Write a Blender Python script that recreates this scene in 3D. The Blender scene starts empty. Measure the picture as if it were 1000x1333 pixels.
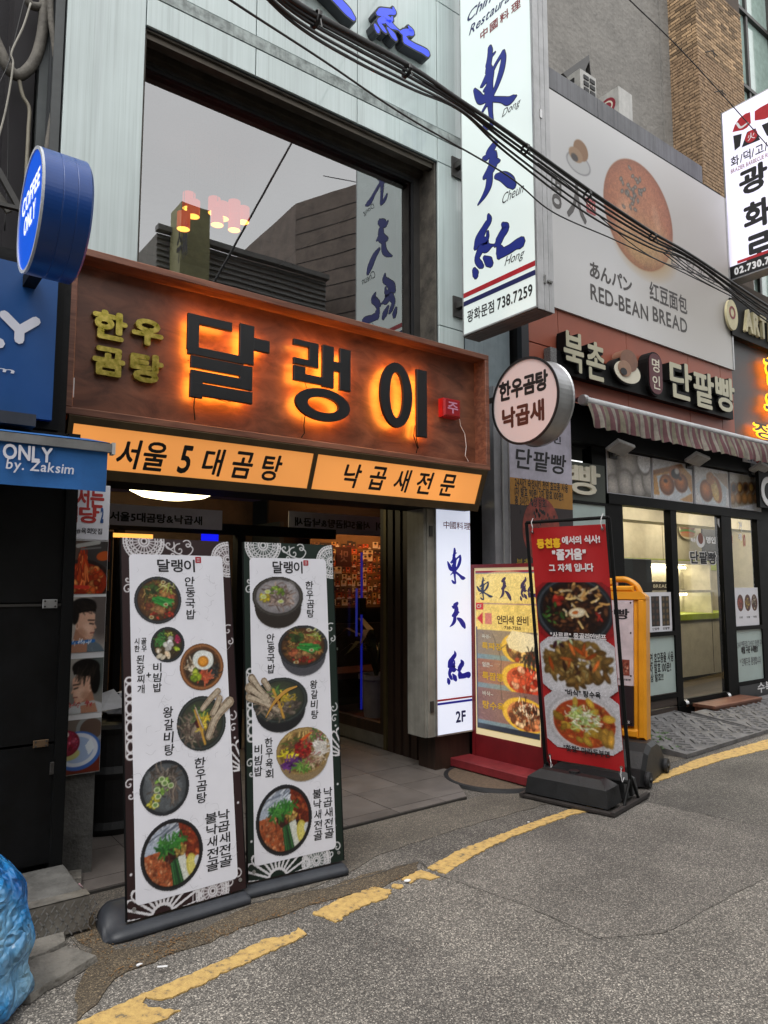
import bpy, math, random
import numpy as np
from mathutils import Vector, Matrix

# ------------------------------------------------------------------ camera, world, sun, exposure
SC = bpy.context.scene
COL = SC.collection
FPX, EYE = 932.0, 1.55                      # focal length in photo pixels, eye height in metres
PITCH, HEAD = math.atan(94 / 932.0), math.radians(53.1)
_fh = np.array([math.cos(HEAD), math.sin(HEAD), 0.0]); _r = np.array([math.sin(HEAD), -math.cos(HEAD), 0.0]); _z = np.array([0, 0, 1.0])
_fw = _fh * math.cos(PITCH) + _z * math.sin(PITCH)
_up = -_fh * math.sin(PITCH) + _z * math.cos(PITCH)
_C = np.array([0.0, 0.0, EYE])
cam = bpy.data.cameras.new('camera'); cam.sensor_fit = 'HORIZONTAL'; cam.sensor_width = 36; cam.lens = FPX / 1000 * 36
cam.clip_start = 0.05; cam.clip_end = 2000
camo = bpy.data.objects.new('camera', cam); COL.objects.link(camo)
camo.matrix_world = Matrix(((_r[0], _up[0], -_fw[0], 0), (_r[1], _up[1], -_fw[1], 0), (_r[2], _up[2], -_fw[2], EYE), (0, 0, 0, 1)))
SC.camera = camo

SUN_EL, SUN_AZ = math.radians(62), math.radians(-150)
W = bpy.data.worlds.new('World'); SC.world = W; W.use_nodes = True
nt = W.node_tree; nd = nt.nodes; bg = nd['Background']
sky = nd.new('ShaderNodeTexSky'); sky.sky_type = 'NISHITA'; sky.sun_disc = False
sky.sun_elevation = SUN_EL; sky.sun_rotation = math.radians(90) - SUN_AZ; sky.air_density = 1.0; sky.dust_density = 4.0
hs = nd.new('ShaderNodeHueSaturation'); hs.inputs['Saturation'].default_value = 0.12
cl = nd.new('ShaderNodeTexNoise'); cl.inputs['Scale'].default_value = 2.2; cl.inputs['Detail'].default_value = 5
mx = nd.new('ShaderNodeMix'); mx.data_type = 'RGBA'; mx.inputs[0].default_value = 0.75
mr = nd.new('ShaderNodeMapRange'); mr.inputs[1].default_value = 0.3; mr.inputs[2].default_value = 0.75; mr.inputs[3].default_value = 7.5; mr.inputs[4].default_value = 10.5
cb = nd.new('ShaderNodeCombineColor')
nt.links.new(sky.outputs[0], hs.inputs['Color'])
tcw = nd.new('ShaderNodeTexCoord'); nt.links.new(tcw.outputs['Generated'], cl.inputs['Vector'])
nt.links.new(cl.outputs[0], mr.inputs[0])
for i in range(3): nt.links.new(mr.outputs[0], cb.inputs[i])
nt.links.new(hs.outputs[0], mx.inputs[6]); nt.links.new(cb.outputs[0], mx.inputs[7]); nt.links.new(mx.outputs[2], bg.inputs['Color'])
bg.inputs['Strength'].default_value = 0.13
sl = bpy.data.lights.new('sun', 'SUN'); sl.energy = 0.9; sl.angle = math.radians(30); sl.color = (1.0, 0.97, 0.93)
so = bpy.data.objects.new('sun', sl); COL.objects.link(so)
sd = Vector((math.cos(SUN_EL) * math.cos(SUN_AZ), math.cos(SUN_EL) * math.sin(SUN_AZ), math.sin(SUN_EL)))
so.rotation_euler = sd.to_track_quat('Z', 'Y').to_euler(); so.location = (0, -3, 30)
SC.view_settings.view_transform = 'Standard'; SC.view_settings.look = 'None'; SC.view_settings.gamma = 1; SC.view_settings.use_curve_mapping = False
SC.view_settings.exposure = 0.85
SC.render.engine = 'CYCLES'
SC.cycles.use_denoising = True
SC.cycles.max_bounces = 7; SC.cycles.diffuse_bounces = 3; SC.cycles.glossy_bounces = 4; SC.cycles.transparent_max_bounces = 12
SC.cycles.sample_clamp_indirect = 4.0; SC.cycles.caustics_reflective = False; SC.cycles.caustics_refractive = False

# ------------------------------------------------------------------ geometry helpers
def ray(u, v): return _fw + _r * (u - 500) / FPX - _up * (v - 666.5) / FPX
def atY(u, v, y): d = ray(u, v); return Vector(_C + d * (y / d[1]))
def atX(u, v, x): d = ray(u, v); return Vector(_C + d * (x / d[0]))
def atG(u, v, z=0.0): d = ray(u, v); return Vector(_C + d * ((z - EYE) / d[2]))
def lin(c):
    if isinstance(c, str): c = [int(c[i:i + 2], 16) / 255 for i in (0, 2, 4)]
    return tuple(x / 12.92 if x <= 0.04045 else ((x + 0.055) / 1.055) ** 2.4 for x in c)

class Fr:
    """a flat frame in the world: origin, right and up; the normal faces the viewer"""
    def __init__(s, O, ex, ey=(0, 0, 1)):
        s.O = Vector(O); s.ex = Vector(ex).normalized(); s.ey = Vector(ey).normalized(); s.n = s.ex.cross(s.ey).normalized()
    def w(s, a, b, c=0.0): return s.O + s.ex * a + s.ey * b + s.n * c
    def px(s, u, v, c=0.0):
        d = Vector(ray(u, v)); o = Vector(_C); O = s.O + s.n * c
        t = (O - o).dot(s.n) / d.dot(s.n); p = o + d * t - s.O
        return p.dot(s.ex), p.dot(s.ey)
    def rect(s, *pts):                          # top-left, (top-right), bottom-right, (bottom-left) photo points -> a0,b0,a1,b1
        q = [s.px(*p) for p in pts]
        if len(q) == 2: return q[0][0], q[1][1], q[1][0], q[0][1]
        return (q[0][0] + q[3][0]) / 2, (q[2][1] + q[3][1]) / 2, (q[1][0] + q[2][0]) / 2, (q[0][1] + q[1][1]) / 2
    def off(s, c): return Fr(s.O + s.n * c, s.ex, s.ey)
def FY(y): return Fr((0, y, 0), (1, 0, 0))
def FX(x): return Fr((x, 0, 0), (0, -1, 0))
FG = Fr((0, 0, 0), (1, 0, 0), (0, 1, 0))

def smooth_line(P, k=5):
    P = [np.array(p, float) for p in P]; out = []
    if len(P) < 3: return P
    Q = [2 * P[0] - P[1]] + P + [2 * P[-1] - P[-2]]
    for i in range(1, len(Q) - 2):
        for j in range(k):
            t = j / k
            out.append(0.5 * ((2 * Q[i]) + (-Q[i - 1] + Q[i + 1]) * t + (2 * Q[i - 1] - 5 * Q[i] + 4 * Q[i + 1] - Q[i + 2]) * t * t + (-Q[i - 1] + 3 * Q[i] - 3 * Q[i + 1] + Q[i + 2]) * t ** 3))
    out.append(P[-1]); return out

class MB:
    """collects faces in world coordinates, written out as ONE mesh"""
    def __init__(s): s.V = []; s.F = []; s.M = []; s.C = None; s.mi = 0
    def add(s, V, F):
        n = len(s.V); s.V += [tuple(v) for v in V]; s.F += [tuple(i + n for i in f) for f in F]; s.M += [s.mi] * len(F); return s
    def box(s, x0, x1, y0, y1, z0, z1): return s.fbox(Fr((0, 0, 0), (1, 0, 0), (0, 0, 1)), x0, x1, z0, z1, -y1, -y0)
    def fbox(s, F, a0, a1, b0, b1, c0, c1, bev=0.0):
        if bev:
            e = bev; V = []
            for c, d in ((c0, 0), (c1 - e, 0), (c1, e)):
                V += [F.w(a0 + d, b0 + d, c), F.w(a1 - d, b0 + d, c), F.w(a1 - d, b1 - d, c), F.w(a0 + d, b1 - d, c)]
            f = [(3, 2, 1, 0), (8, 9, 10, 11)]
            for k in (0, 4):
                for i in range(4): j = (i + 1) % 4; f.append((k + i, k + j, k + 4 + j, k + 4 + i))
            return s.add(V, f)
        V = [F.w(a, b, c) for c in (c0, c1) for a, b in ((a0, b0), (a1, b0), (a1, b1), (a0, b1))]
        return s.add(V, [(3, 2, 1, 0), (4, 5, 6, 7), (0, 1, 5, 4), (1, 2, 6, 5), (2, 3, 7, 6), (3, 0, 4, 7)])
    def fpoly(s, F, P, c0, c1=None):
        n = len(P)
        if sum(P[i][0] * P[(i + 1) % n][1] - P[(i + 1) % n][0] * P[i][1] for i in range(n)) < 0: P = P[::-1]
        if c1 is None: return s.add([F.w(a, b, c0) for a, b in P], [tuple(range(n))])
        V = [F.w(a, b, c0) for a, b in P] + [F.w(a, b, c1) for a, b in P]
        f = [tuple(range(n - 1, -1, -1)), tuple(range(n, 2 * n))]
        for i in range(n): j = (i + 1) % n; f.append((i, j, n + j, n + i))
        return s.add(V, f)
    def disc(s, F, a, b, ra, rb, c0, c1=None, n=40): return s.fpoly(F, [(a + ra * math.cos(2 * math.pi * i / n), b + rb * math.sin(2 * math.pi * i / n)) for i in range(n)], c0, c1)
    def ring(s, F, a, b, ra, rb, ia, ib, c0, c1, n=44):
        V = []
        for c in (c0, c1):
            for (p, q) in ((ra, rb), (ia, ib)):
                V += [F.w(a + p * math.cos(2 * math.pi * i / n), b + q * math.sin(2 * math.pi * i / n), c) for i in range(n)]
        f = []
        for i in range(n):
            j = (i + 1) % n
            f += [(i, j, 2 * n + j, 2 * n + i), (n + j, n + i, 3 * n + i, 3 * n + j), (2 * n + i, 2 * n + j, 3 * n + j, 3 * n + i), (j, i, n + i, n + j)]
        return s.add(V, f)
    def tube(s, P, r, seg=8, caps=True):
        P = [Vector(p) for p in P]; R = r if isinstance(r, (list, tuple)) else [r] * len(P); V = []; f = []
        up = Vector((0, 0, 1)); prev = None
        for i, p in enumerate(P):
            t = (P[min(i + 1, len(P) - 1)] - P[max(i - 1, 0)]).normalized()
            if prev is None: a = up if abs(t.z) < 0.95 else Vector((1, 0, 0)); x = t.cross(a).normalized()
            else: x = (prev - t * prev.dot(t)).normalized()
            prev = x; y = t.cross(x)
            V += [p + (x * math.cos(2 * math.pi * k / seg) + y * math.sin(2 * math.pi * k / seg)) * R[i] for k in range(seg)]
        for i in range(len(P) - 1):
            for k in range(seg): l = (k + 1) % seg; f.append((i * seg + k, i * seg + l, (i + 1) * seg + l, (i + 1) * seg + k))
        if caps: f += [tuple(range(seg - 1, -1, -1)), tuple(range((len(P) - 1) * seg, len(P) * seg))]
        return s.add(V, f)
    def lathe(s, O, prof, n=32, axis=(0, 0, 1)):
        ax = Vector(axis).normalized(); x = ax.orthogonal().normalized(); y = ax.cross(x); O = Vector(O); V = []; f = []
        for (r, h) in prof: V += [O + ax * h + (x * math.cos(2 * math.pi * k / n) + y * math.sin(2 * math.pi * k / n)) * r for k in range(n)]
        for i in range(len(prof) - 1):
            for k in range(n): l = (k + 1) % n; f.append((i * n + k, i * n + l, (i + 1) * n + l, (i + 1) * n + k))
        return s.add(V, f)
    def stroke(s, F, P, c0, c1=None, tip=True):
        """brush stroke: P = (a, b, width) points in the frame"""
        Q = smooth_line(P, 5) if len(P) > 2 else smooth_line([P[0], tuple((np.array(P[0]) + np.array(P[-1])) / 2), P[-1]], 3)
        L = []; Rr = []
        for i, q in enumerate(Q):
            d = Q[min(i + 1, len(Q) - 1)][:2] - Q[max(i - 1, 0)][:2]; d = d / (np.linalg.norm(d) + 1e-9); nn = np.array([-d[1], d[0]]); w = max(q[2], 1e-4) / 2
            L.append(q[:2] + nn * w); Rr.append(q[:2] - nn * w)
        if tip:
            for q, nb, lst in ((Q[-1], Q[-2], 1), (Q[0], Q[1], 0)):
                d = q[:2] - nb[:2]; d = d / (np.linalg.norm(d) + 1e-9); w = q[2] / 2; nn = np.array([-d[1], d[0]])
                arc = [q[:2] + (nn * math.cos(t) + d * math.sin(t)) * w for t in (0.7, 1.57, 2.44)]
                if lst: endarc = arc
                else: startarc = arc
            # end: from L side over tip to R side ; start: from R side over tip to L side
            poly_n = len(L)
            V = [F.w(p[0], p[1], c0 if c1 is None else c1) for p in L] + [F.w(p[0], p[1], c0 if c1 is None else c1) for p in Rr]
            f = [(poly_n + i, poly_n + i + 1, i + 1, i) for i in range(poly_n - 1)]
            k = len(V); V += [F.w(p[0], p[1], c0 if c1 is None else c1) for p in endarc]; f.append((poly_n - 1, 2 * poly_n - 1, k + 2, k + 1, k))
            k = len(V); V += [F.w(p[0], p[1], c0 if c1 is None else c1) for p in startarc]; f.append((poly_n, 0, k + 2, k + 1, k))
            s.add(V, f)
            if c1 is not None:
                bd = [*L, *endarc, *Rr[::-1], *startarc]; m = len(bd)
                s.add([F.w(p[0], p[1], c0) for p in bd] + [F.w(p[0], p[1], c1) for p in bd], [((i + 1) % m, i, m + i, m + (i + 1) % m) for i in range(m)])
        else:
            poly_n = len(L)
            s.add([F.w(p[0], p[1], c0) for p in L] + [F.w(p[0], p[1], c0) for p in Rr], [(poly_n + i, poly_n + i + 1, i + 1, i) for i in range(poly_n - 1)])
        return s

ROOTM = {}
def inv_of(parent):
    while parent is not None:
        if parent.name in ROOTM: return ROOTM[parent.name]
        parent = parent.parent
    return None
def put(name, mb, mat, parent=None, label=None, cat=None, group=None, kind=None, smooth=False):
    me = bpy.data.meshes.new(name)
    V = np.array(mb.V, float); im = inv_of(parent)
    base = None
    if parent is None:
        base = Vector(((V[:, 0].min() + V[:, 0].max()) / 2, (V[:, 1].min() + V[:, 1].max()) / 2, V[:, 2].min())); V = V - np.array(base)
    elif im is not None:
        A = np.array(im); V = V @ A[:3, :3].T + A[:3, 3]
    me.from_pydata(V.tolist(), [], mb.F)
    mats = mat if isinstance(mat, (list, tuple)) else [mat]
    for m in mats: me.materials.append(m)
    if len(mats) > 1: me.polygons.foreach_set('material_index', mb.M)
    if smooth: me.polygons.foreach_set('use_smooth', [True] * len(me.polygons))
    if mb.C is not None:
        ca = me.color_attributes.new('Col', 'FLOAT_COLOR', 'POINT'); ca.data.foreach_set('color', np.asarray(mb.C, np.float32).ravel())
    me.update()
    o = bpy.data.objects.new(name, me); COL.objects.link(o)
    if parent is not None: o.parent = parent
    else:
        o.location = base; ROOTM[o.name] = Matrix.Translation(base).inverted()
    tagit(o, label, cat, group, kind)
    return o
def tagit(o, label=None, cat=None, group=None, kind=None):
    if label: o['label'] = label
    if cat: o['category'] = cat
    if group: o['group'] = group
    if kind: o['kind'] = kind
def thing(name, loc, label, cat, group=None, rz=0.0, kind=None):
    o = bpy.data.objects.new(name, None); COL.objects.link(o); o.location = loc; o.rotation_euler = (0, 0, rz); o.empty_display_size = 0.1
    ROOTM[o.name] = (Matrix.Translation(Vector(loc)) @ Matrix.Rotation(rz, 4, 'Z')).inverted()
    tagit(o, label, cat, group, kind); return o
def struct(name, mb, mat, parent=None, **k): return put(name, mb, mat, parent, kind='structure' if parent is None else None, **k)
def kids(o): return [c for c in bpy.data.objects if c.parent == o]
def copy_tree(o, loc=None, rz=None, label=None):
    c = o.copy(); COL.objects.link(c)
    if loc is not None: c.location = loc
    if rz is not None: c.rotation_euler = (0, 0, rz)
    if label: c['label'] = label
    for ch in kids(o):
        d = ch.copy(); COL.objects.link(d); d.parent = c
        for g in kids(ch): e = g.copy(); COL.objects.link(e); e.parent = d
    return c

# ------------------------------------------------------------------ materials
MATS = {}
def nmat(name):
    m = bpy.data.materials.new(name); m.use_nodes = True; return m, m.node_tree, m.node_tree.nodes, m.node_tree.nodes['Principled BSDF']
def mat(name, c, rough=0.6, metal=0.0, var=0.12, scale=6.0, bump=0.0, bscale=60.0, spec=0.5, stretch=None, coat=0.0, streak=0.0, tint=None, rnd=0.0):
    """plain surface: base colour, broad dirt variation, fine relief, optional vertical run-off streaks"""
    if name in MATS: return MATS[name]
    m, t, n, b = nmat(name); c = lin(c)
    tc = n.new('ShaderNodeTexCoord'); mp = n.new('ShaderNodeMapping'); t.links.new(tc.outputs['Object'], mp.inputs[0])
    if stretch: mp.inputs['Scale'].default_value = stretch
    nz = n.new('ShaderNodeTexNoise'); nz.inputs['Scale'].default_value = scale; nz.inputs['Detail'].default_value = 6; nz.inputs['Roughness'].default_value = 0.65
    t.links.new(mp.outputs[0], nz.inputs['Vector'])
    rp = n.new('ShaderNodeValToRGB'); t.links.new(nz.outputs[0], rp.inputs[0])
    c2 = lin(tint) if tint else tuple(x * (1 - min(0.9, var * 2.2)) for x in c)
    rp.color_ramp.elements[0].position = 0.3; rp.color_ramp.elements[0].color = (*c2, 1)
    rp.color_ramp.elements[1].position = 0.62; rp.color_ramp.elements[1].color = (*[min(1, x * (1 + var * 0.4)) for x in c], 1)
    out = rp.outputs[0]
    if streak:
        mp2 = n.new('ShaderNodeMapping'); mp2.inputs['Scale'].default_value = (26, 26, 0.7); t.links.new(tc.outputs['Object'], mp2.inputs[0])
        n2 = n.new('ShaderNodeTexNoise'); n2.inputs['Scale'].default_value = 1; n2.inputs['Detail'].default_value = 5; t.links.new(mp2.outputs[0], n2.inputs['Vector'])
        r2 = n.new('ShaderNodeMapRange'); r2.inputs[1].default_value = 0.42; r2.inputs[2].default_value = 0.75; r2.inputs[3].default_value = 1; r2.inputs[4].default_value = 1 - streak
        t.links.new(n2.outputs[0], r2.inputs[0]); mm = n.new('ShaderNodeMix'); mm.data_type = 'RGBA'; mm.blend_type = 'MULTIPLY'; mm.inputs[0].default_value = 1
        t.links.new(out, mm.inputs[6]); t.links.new(r2.outputs[0], mm.inputs[7]); out = mm.outputs[2]
    if rnd:
        oi = n.new('ShaderNodeObjectInfo'); r3 = n.new('ShaderNodeMapRange'); r3.inputs[3].default_value = 1 - rnd; r3.inputs[4].default_value = 1 + rnd
        t.links.new(oi.outputs['Random'], r3.inputs[0]); mm = n.new('ShaderNodeMix'); mm.data_type = 'RGBA'; mm.blend_type = 'MULTIPLY'; mm.inputs[0].default_value = 1
        t.links.new(out, mm.inputs[6]); t.links.new(r3.outputs[0], mm.inputs[7]); out = mm.outputs[2]
    t.links.new(out, b.inputs['Base Color'])
    rr = n.new('ShaderNodeMapRange'); rr.inputs[3].default_value = max(0.03, rough - 0.1); rr.inputs[4].default_value = min(1, rough + 0.1); t.links.new(nz.outputs[0], rr.inputs[0]); t.links.new(rr.outputs[0], b.inputs['Roughness'])
    b.inputs['Metallic'].default_value = metal; b.inputs['Specular IOR Level'].default_value = spec; b.inputs['Coat Weight'].default_value = coat
    if bump:
        nb = n.new('ShaderNodeTexNoise'); nb.inputs['Scale'].default_value = bscale; nb.inputs['Detail'].default_value = 4; t.links.new(mp.outputs[0], nb.inputs['Vector'])
        bp = n.new('ShaderNodeBump'); bp.inputs['Strength'].default_value = min(1, bump); bp.inputs['Distance'].default_value = 0.01 if bscale > 15 else 0.02; t.links.new(nb.outputs[0], bp.inputs['Height']); t.links.new(bp.outputs[0], b.inputs['Normal'])
    MATS[name] = m; return m
def ink(name, c, rough=0.55): return mat('ink_' + name, c, rough, var=0.03)
def glow(name, c, strength, base=None, rough=0.35, var=0.0, scale=1.5, attr=False):
    """a lit face: emission plus a glossy plastic skin"""
    if name in MATS: return MATS[name]
    m, t, n, b = nmat(name); b.inputs['Base Color'].default_value = (*lin(base or c), 1); b.inputs['Roughness'].default_value = rough
    b.inputs['Emission Color'].default_value = (*lin(c), 1); b.inputs['Emission Strength'].default_value = strength = strength * 0.85
    if attr:
        a = n.new('ShaderNodeAttribute'); a.attribute_name = 'Col'; t.links.new(a.outputs['Color'], b.inputs['Base Color']); t.links.new(a.outputs['Color'], b.inputs['Emission Color'])
    if var:
        tc = n.new('ShaderNodeTexCoord'); nz = n.new('ShaderNodeTexNoise'); nz.inputs['Scale'].default_value = scale; t.links.new(tc.outputs['Object'], nz.inputs['Vector'])
        r = n.new('ShaderNodeMapRange'); r.inputs[1].default_value = 0.3; r.inputs[2].default_value = 0.7; r.inputs[3].default_value = strength * (1 - var); r.inputs[4].default_value = strength * (1 + var)
        t.links.new(nz.outputs[0], r.inputs[0]); t.links.new(r.outputs[0], b.inputs['Emission Strength'])
    MATS[name] = m; return m
def printed(name, rough=0.45, bright=1.0, coat=0.0):
    if name in MATS: return MATS[name]
    m, t, n, b = nmat(name); a = n.new('ShaderNodeAttribute'); a.attribute_name = 'Col'; t.links.new(a.outputs['Color'], b.inputs['Base Color'])
    b.inputs['Roughness'].default_value = rough; b.inputs['Coat Weight'].default_value = coat; MATS[name] = m; return m
def glass(name, refl, tint=(1, 1, 1), rough=0.0, wobble=0.0):
    if name in MATS: return MATS[name]
    m, t, n, b = nmat(name); n.remove(b); o = n['Material Output']
    tr = n.new('ShaderNodeBsdfTransparent'); tr.inputs[0].default_value = (*tint, 1)
    gl = n.new('ShaderNodeBsdfGlossy'); gl.inputs['Roughness'].default_value = rough; gl.inputs[0].default_value = (0.92, 0.93, 0.94, 1)
    ge = n.new('ShaderNodeNewGeometry'); dt = n.new('ShaderNodeVectorMath'); dt.operation = 'DOT_PRODUCT'; t.links.new(ge.outputs['Incoming'], dt.inputs[0]); t.links.new(ge.outputs['Normal'], dt.inputs[1])
    ab = n.new('ShaderNodeMath'); ab.operation = 'ABSOLUTE'; t.links.new(dt.outputs['Value'], ab.inputs[0]); iv = n.new('ShaderNodeMath'); iv.operation = 'SUBTRACT'; iv.inputs[0].default_value = 1; t.links.new(ab.outputs[0], iv.inputs[1])
    pw = n.new('ShaderNodeMath'); pw.operation = 'POWER'; pw.inputs[1].default_value = 5; t.links.new(iv.outputs[0], pw.inputs[0])
    r = n.new('ShaderNodeMapRange'); r.inputs[3].default_value = refl; r.inputs[4].default_value = 1.0; t.links.new(pw.outputs[0], r.inputs[0])
    ms = n.new('ShaderNodeMixShader'); t.links.new(r.outputs[0], ms.inputs[0]); t.links.new(tr.outputs[0], ms.inputs[1]); t.links.new(gl.outputs[0], ms.inputs[2]); t.links.new(ms.outputs[0], o.inputs['Surface'])
    if wobble:
        nz = n.new('ShaderNodeTexNoise'); nz.inputs['Scale'].default_value = 1.3; tc = n.new('ShaderNodeTexCoord'); t.links.new(tc.outputs['Object'], nz.inputs['Vector'])
        bp = n.new('ShaderNodeBump'); bp.inputs['Strength'].default_value = wobble; bp.inputs['Distance'].default_value = 0.02; t.links.new(nz.outputs[0], bp.inputs['Height']); t.links.new(bp.outputs[0], gl.inputs['Normal'])
    MATS[name] = m; return m

# ------------------------------------------------------------------ lettering
PHRASES = ("달랭이 한우곰탕 낙곱새 서울5대곰탕 낙곱새전문 주 줄서는 식당 맛집 육회맛집 서울5대곰탕&낙곱새 안동국밥 시한 골우 된장찌개 비빔밥 왕갈비탕 한우곰탕 낙곱새전골 불낙새전골 한우육회 "
           "광화문점 中國料理 언리석 완비 특짜장 옥경 얼큰 특짬뽕 바삭 탕수육 동천홍 에서의 식사 즐거움 그 자체 입니다 사르르 몽골리안비프 핫핫 마라두부면 명인 단팥빵 북촌 거래 인 천연 효모종을 사용 "
           "차 발효 분 이상 발효 시간 연중무휴 고소하고 정성껏 구워요 매일 구운 수제빵 단체주문 환영합니다 수북 빵 あんパン 红豆面包 는 앙꼬빵 숙성시킨 효모종 총 광화로 화덕고깃 火 한우정 쉬 麻수")
_G = {}
def load_glyphs(chars):
    """outlines of all characters used, converted from the built-in font in one go, one character per line"""
    chars = [c for c in dict.fromkeys(chars) if c not in _G and not c.isspace()]
    if not chars: return
    c = bpy.data.curves.new('lettering', 'FONT'); c.body = '\n'.join(chars); c.size = 1; c.resolution_u = 3; c.fill_mode = 'FRONT'; c.space_line = 3
    o = bpy.data.objects.new('lettering', c); COL.objects.link(o); bpy.context.view_layer.update()
    me = bpy.data.meshes.new_from_object(o); V = np.empty(len(me.vertices) * 3); me.vertices.foreach_get('co', V); V = V.reshape(-1, 3); T = [tuple(p.vertices) for p in me.polygons]
    bpy.data.objects.remove(o); bpy.data.curves.remove(c); bpy.data.meshes.remove(me)
    base = np.round((0.35 - V[:, 1]) / 3.0).astype(int); per = {}
    for f in T: per.setdefault(int(base[f[0]]), []).append(f)
    for i, ch in enumerate(chars):
        fs = per.get(i, [])
        if not fs: _G[ch] = (np.zeros((1, 2)), [], []); continue
        ids = sorted({k for f in fs for k in f}); mp = {k: n for n, k in enumerate(ids)}; P = V[ids][:, :2] + [0, 3.0 * i]; P[:, 0] -= P[:, 0].min()
        Fs = [tuple(mp[k] for k in f) for f in fs]; E = {}
        for f in Fs:
            for a, b in zip(f, f[1:] + f[:1]): E[(a, b)] = 1
        _G[ch] = (P, Fs, [e for e in E if (e[1], e[0]) not in E])
load_glyphs(''.join(chr(i) for i in range(33, 127)) + PHRASES)
_TC = {}
def text_geo(body, bold=0.0, depth=0.0, shear=0.0, gap=1.0, line=1.0):
    k = (body, bold, depth, shear, gap)
    if k in _TC: return _TC[k]
    load_glyphs(body); V = []; Fc = []; x = 0.0
    offs = [(0, 0)] + ([(bold * math.cos(t), bold * math.sin(t)) for t in [math.pi * i / 4 for i in range(8)]] if bold >= .01 else [])
    for ch in body:
        if ch == ' ': x += .32 * gap; continue
        P, Fs, E = _G[ch]; w = P[:, 0].max()
        for q, (dx, dy) in enumerate(offs):
            n = len(V); zz = q * 2e-5
            if not depth: V += [(px_ + x + dx + shear * (py_ + dy), py_ + dy, zz) for px_, py_ in P]; Fc += [tuple(i + n for i in f) for f in Fs]
            else:
                m = len(P); V += [(px_ + x + dx + shear * (py_ + dy), py_ + dy, z_) for z_ in (-.5, .5 + q * .004) for px_, py_ in P]
                Fc += [tuple(i + n + m for i in f) for f in Fs] + [(b + n, a + n, a + n + m, b + n + m)[::-1] for a, b in E]
        x += w + (.10 if ord(ch) > 0x2000 else .085) * gap + 2 * bold * (.8 if ord(ch) < 0x2000 else .3)
    _TC[k] = (np.array(V), Fc); return _TC[k]
def text_mb(mb, body, F, rect, c=0.001, bold=0.02, depth=0.0, keep=False, mirror=False, rot=0.0, **k):
    V, Fc = text_geo(body, bold, 1.0 if depth else 0.0, **k); a0, b0, a1, b1 = rect
    x0, x1 = V[:, 0].min(), V[:, 0].max(); y0, y1 = V[:, 1].min(), V[:, 1].max()
    sx = (a1 - a0) / (x1 - x0); sy = (b1 - b0) / max(1e-6, y1 - y0)
    if keep: sx = sy = min(sx, sy)
    X = (V[:, 0] - (x0 + x1) / 2) * sx * (-1 if mirror else 1); Y = (V[:, 1] - (y0 + y1) / 2) * sy; cr, sr = math.cos(rot), math.sin(rot); X, Y = X * cr - Y * sr, X * sr + Y * cr
    Z = c + ((V[:, 2] + 0.5) * depth if depth else V[:, 2])
    out = np.array(F.O) + np.outer((a0 + a1) / 2 + X, np.array(F.ex)) + np.outer((b0 + b1) / 2 + Y, np.array(F.ey)) + np.outer(Z, np.array(F.n))
    if mirror: Fc = [f[::-1] for f in Fc]
    return mb.add(out.tolist(), Fc)
def lettering(parent, body, F, rect, m, name='lettering', label=None, **k): return put(name, text_mb(MB(), body, F, rect, **k), m, parent, label=label)
def column_text(parent, chars, F, rect, m, name='lettering', c=0.0015, bold=0.02, wob=0.04, **k):
    """handwritten look: characters set one below another, each a little off"""
    a0, b0, a1, b1 = rect; n = len(chars); h = (b1 - b0) / n; mb = MB(); R = random.Random(sum(map(ord, chars)))
    for i, ch in enumerate(chars):
        if ch == ' ': continue
        t = b1 - h * i; w = (a1 - a0); dx = R.uniform(-wob, wob) * w; sc = R.uniform(0.9, 1.06)
        text_mb(mb, ch, F, ((a0 + a1) / 2 - w / 2 * sc + dx, t - h * 0.93, (a0 + a1) / 2 + w / 2 * sc + dx, t - h * 0.05), c=c, bold=bold, rot=R.uniform(-0.05, 0.03), shear=R.uniform(0.0, 0.12), **k)
    return put(name, mb, m, parent)

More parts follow.
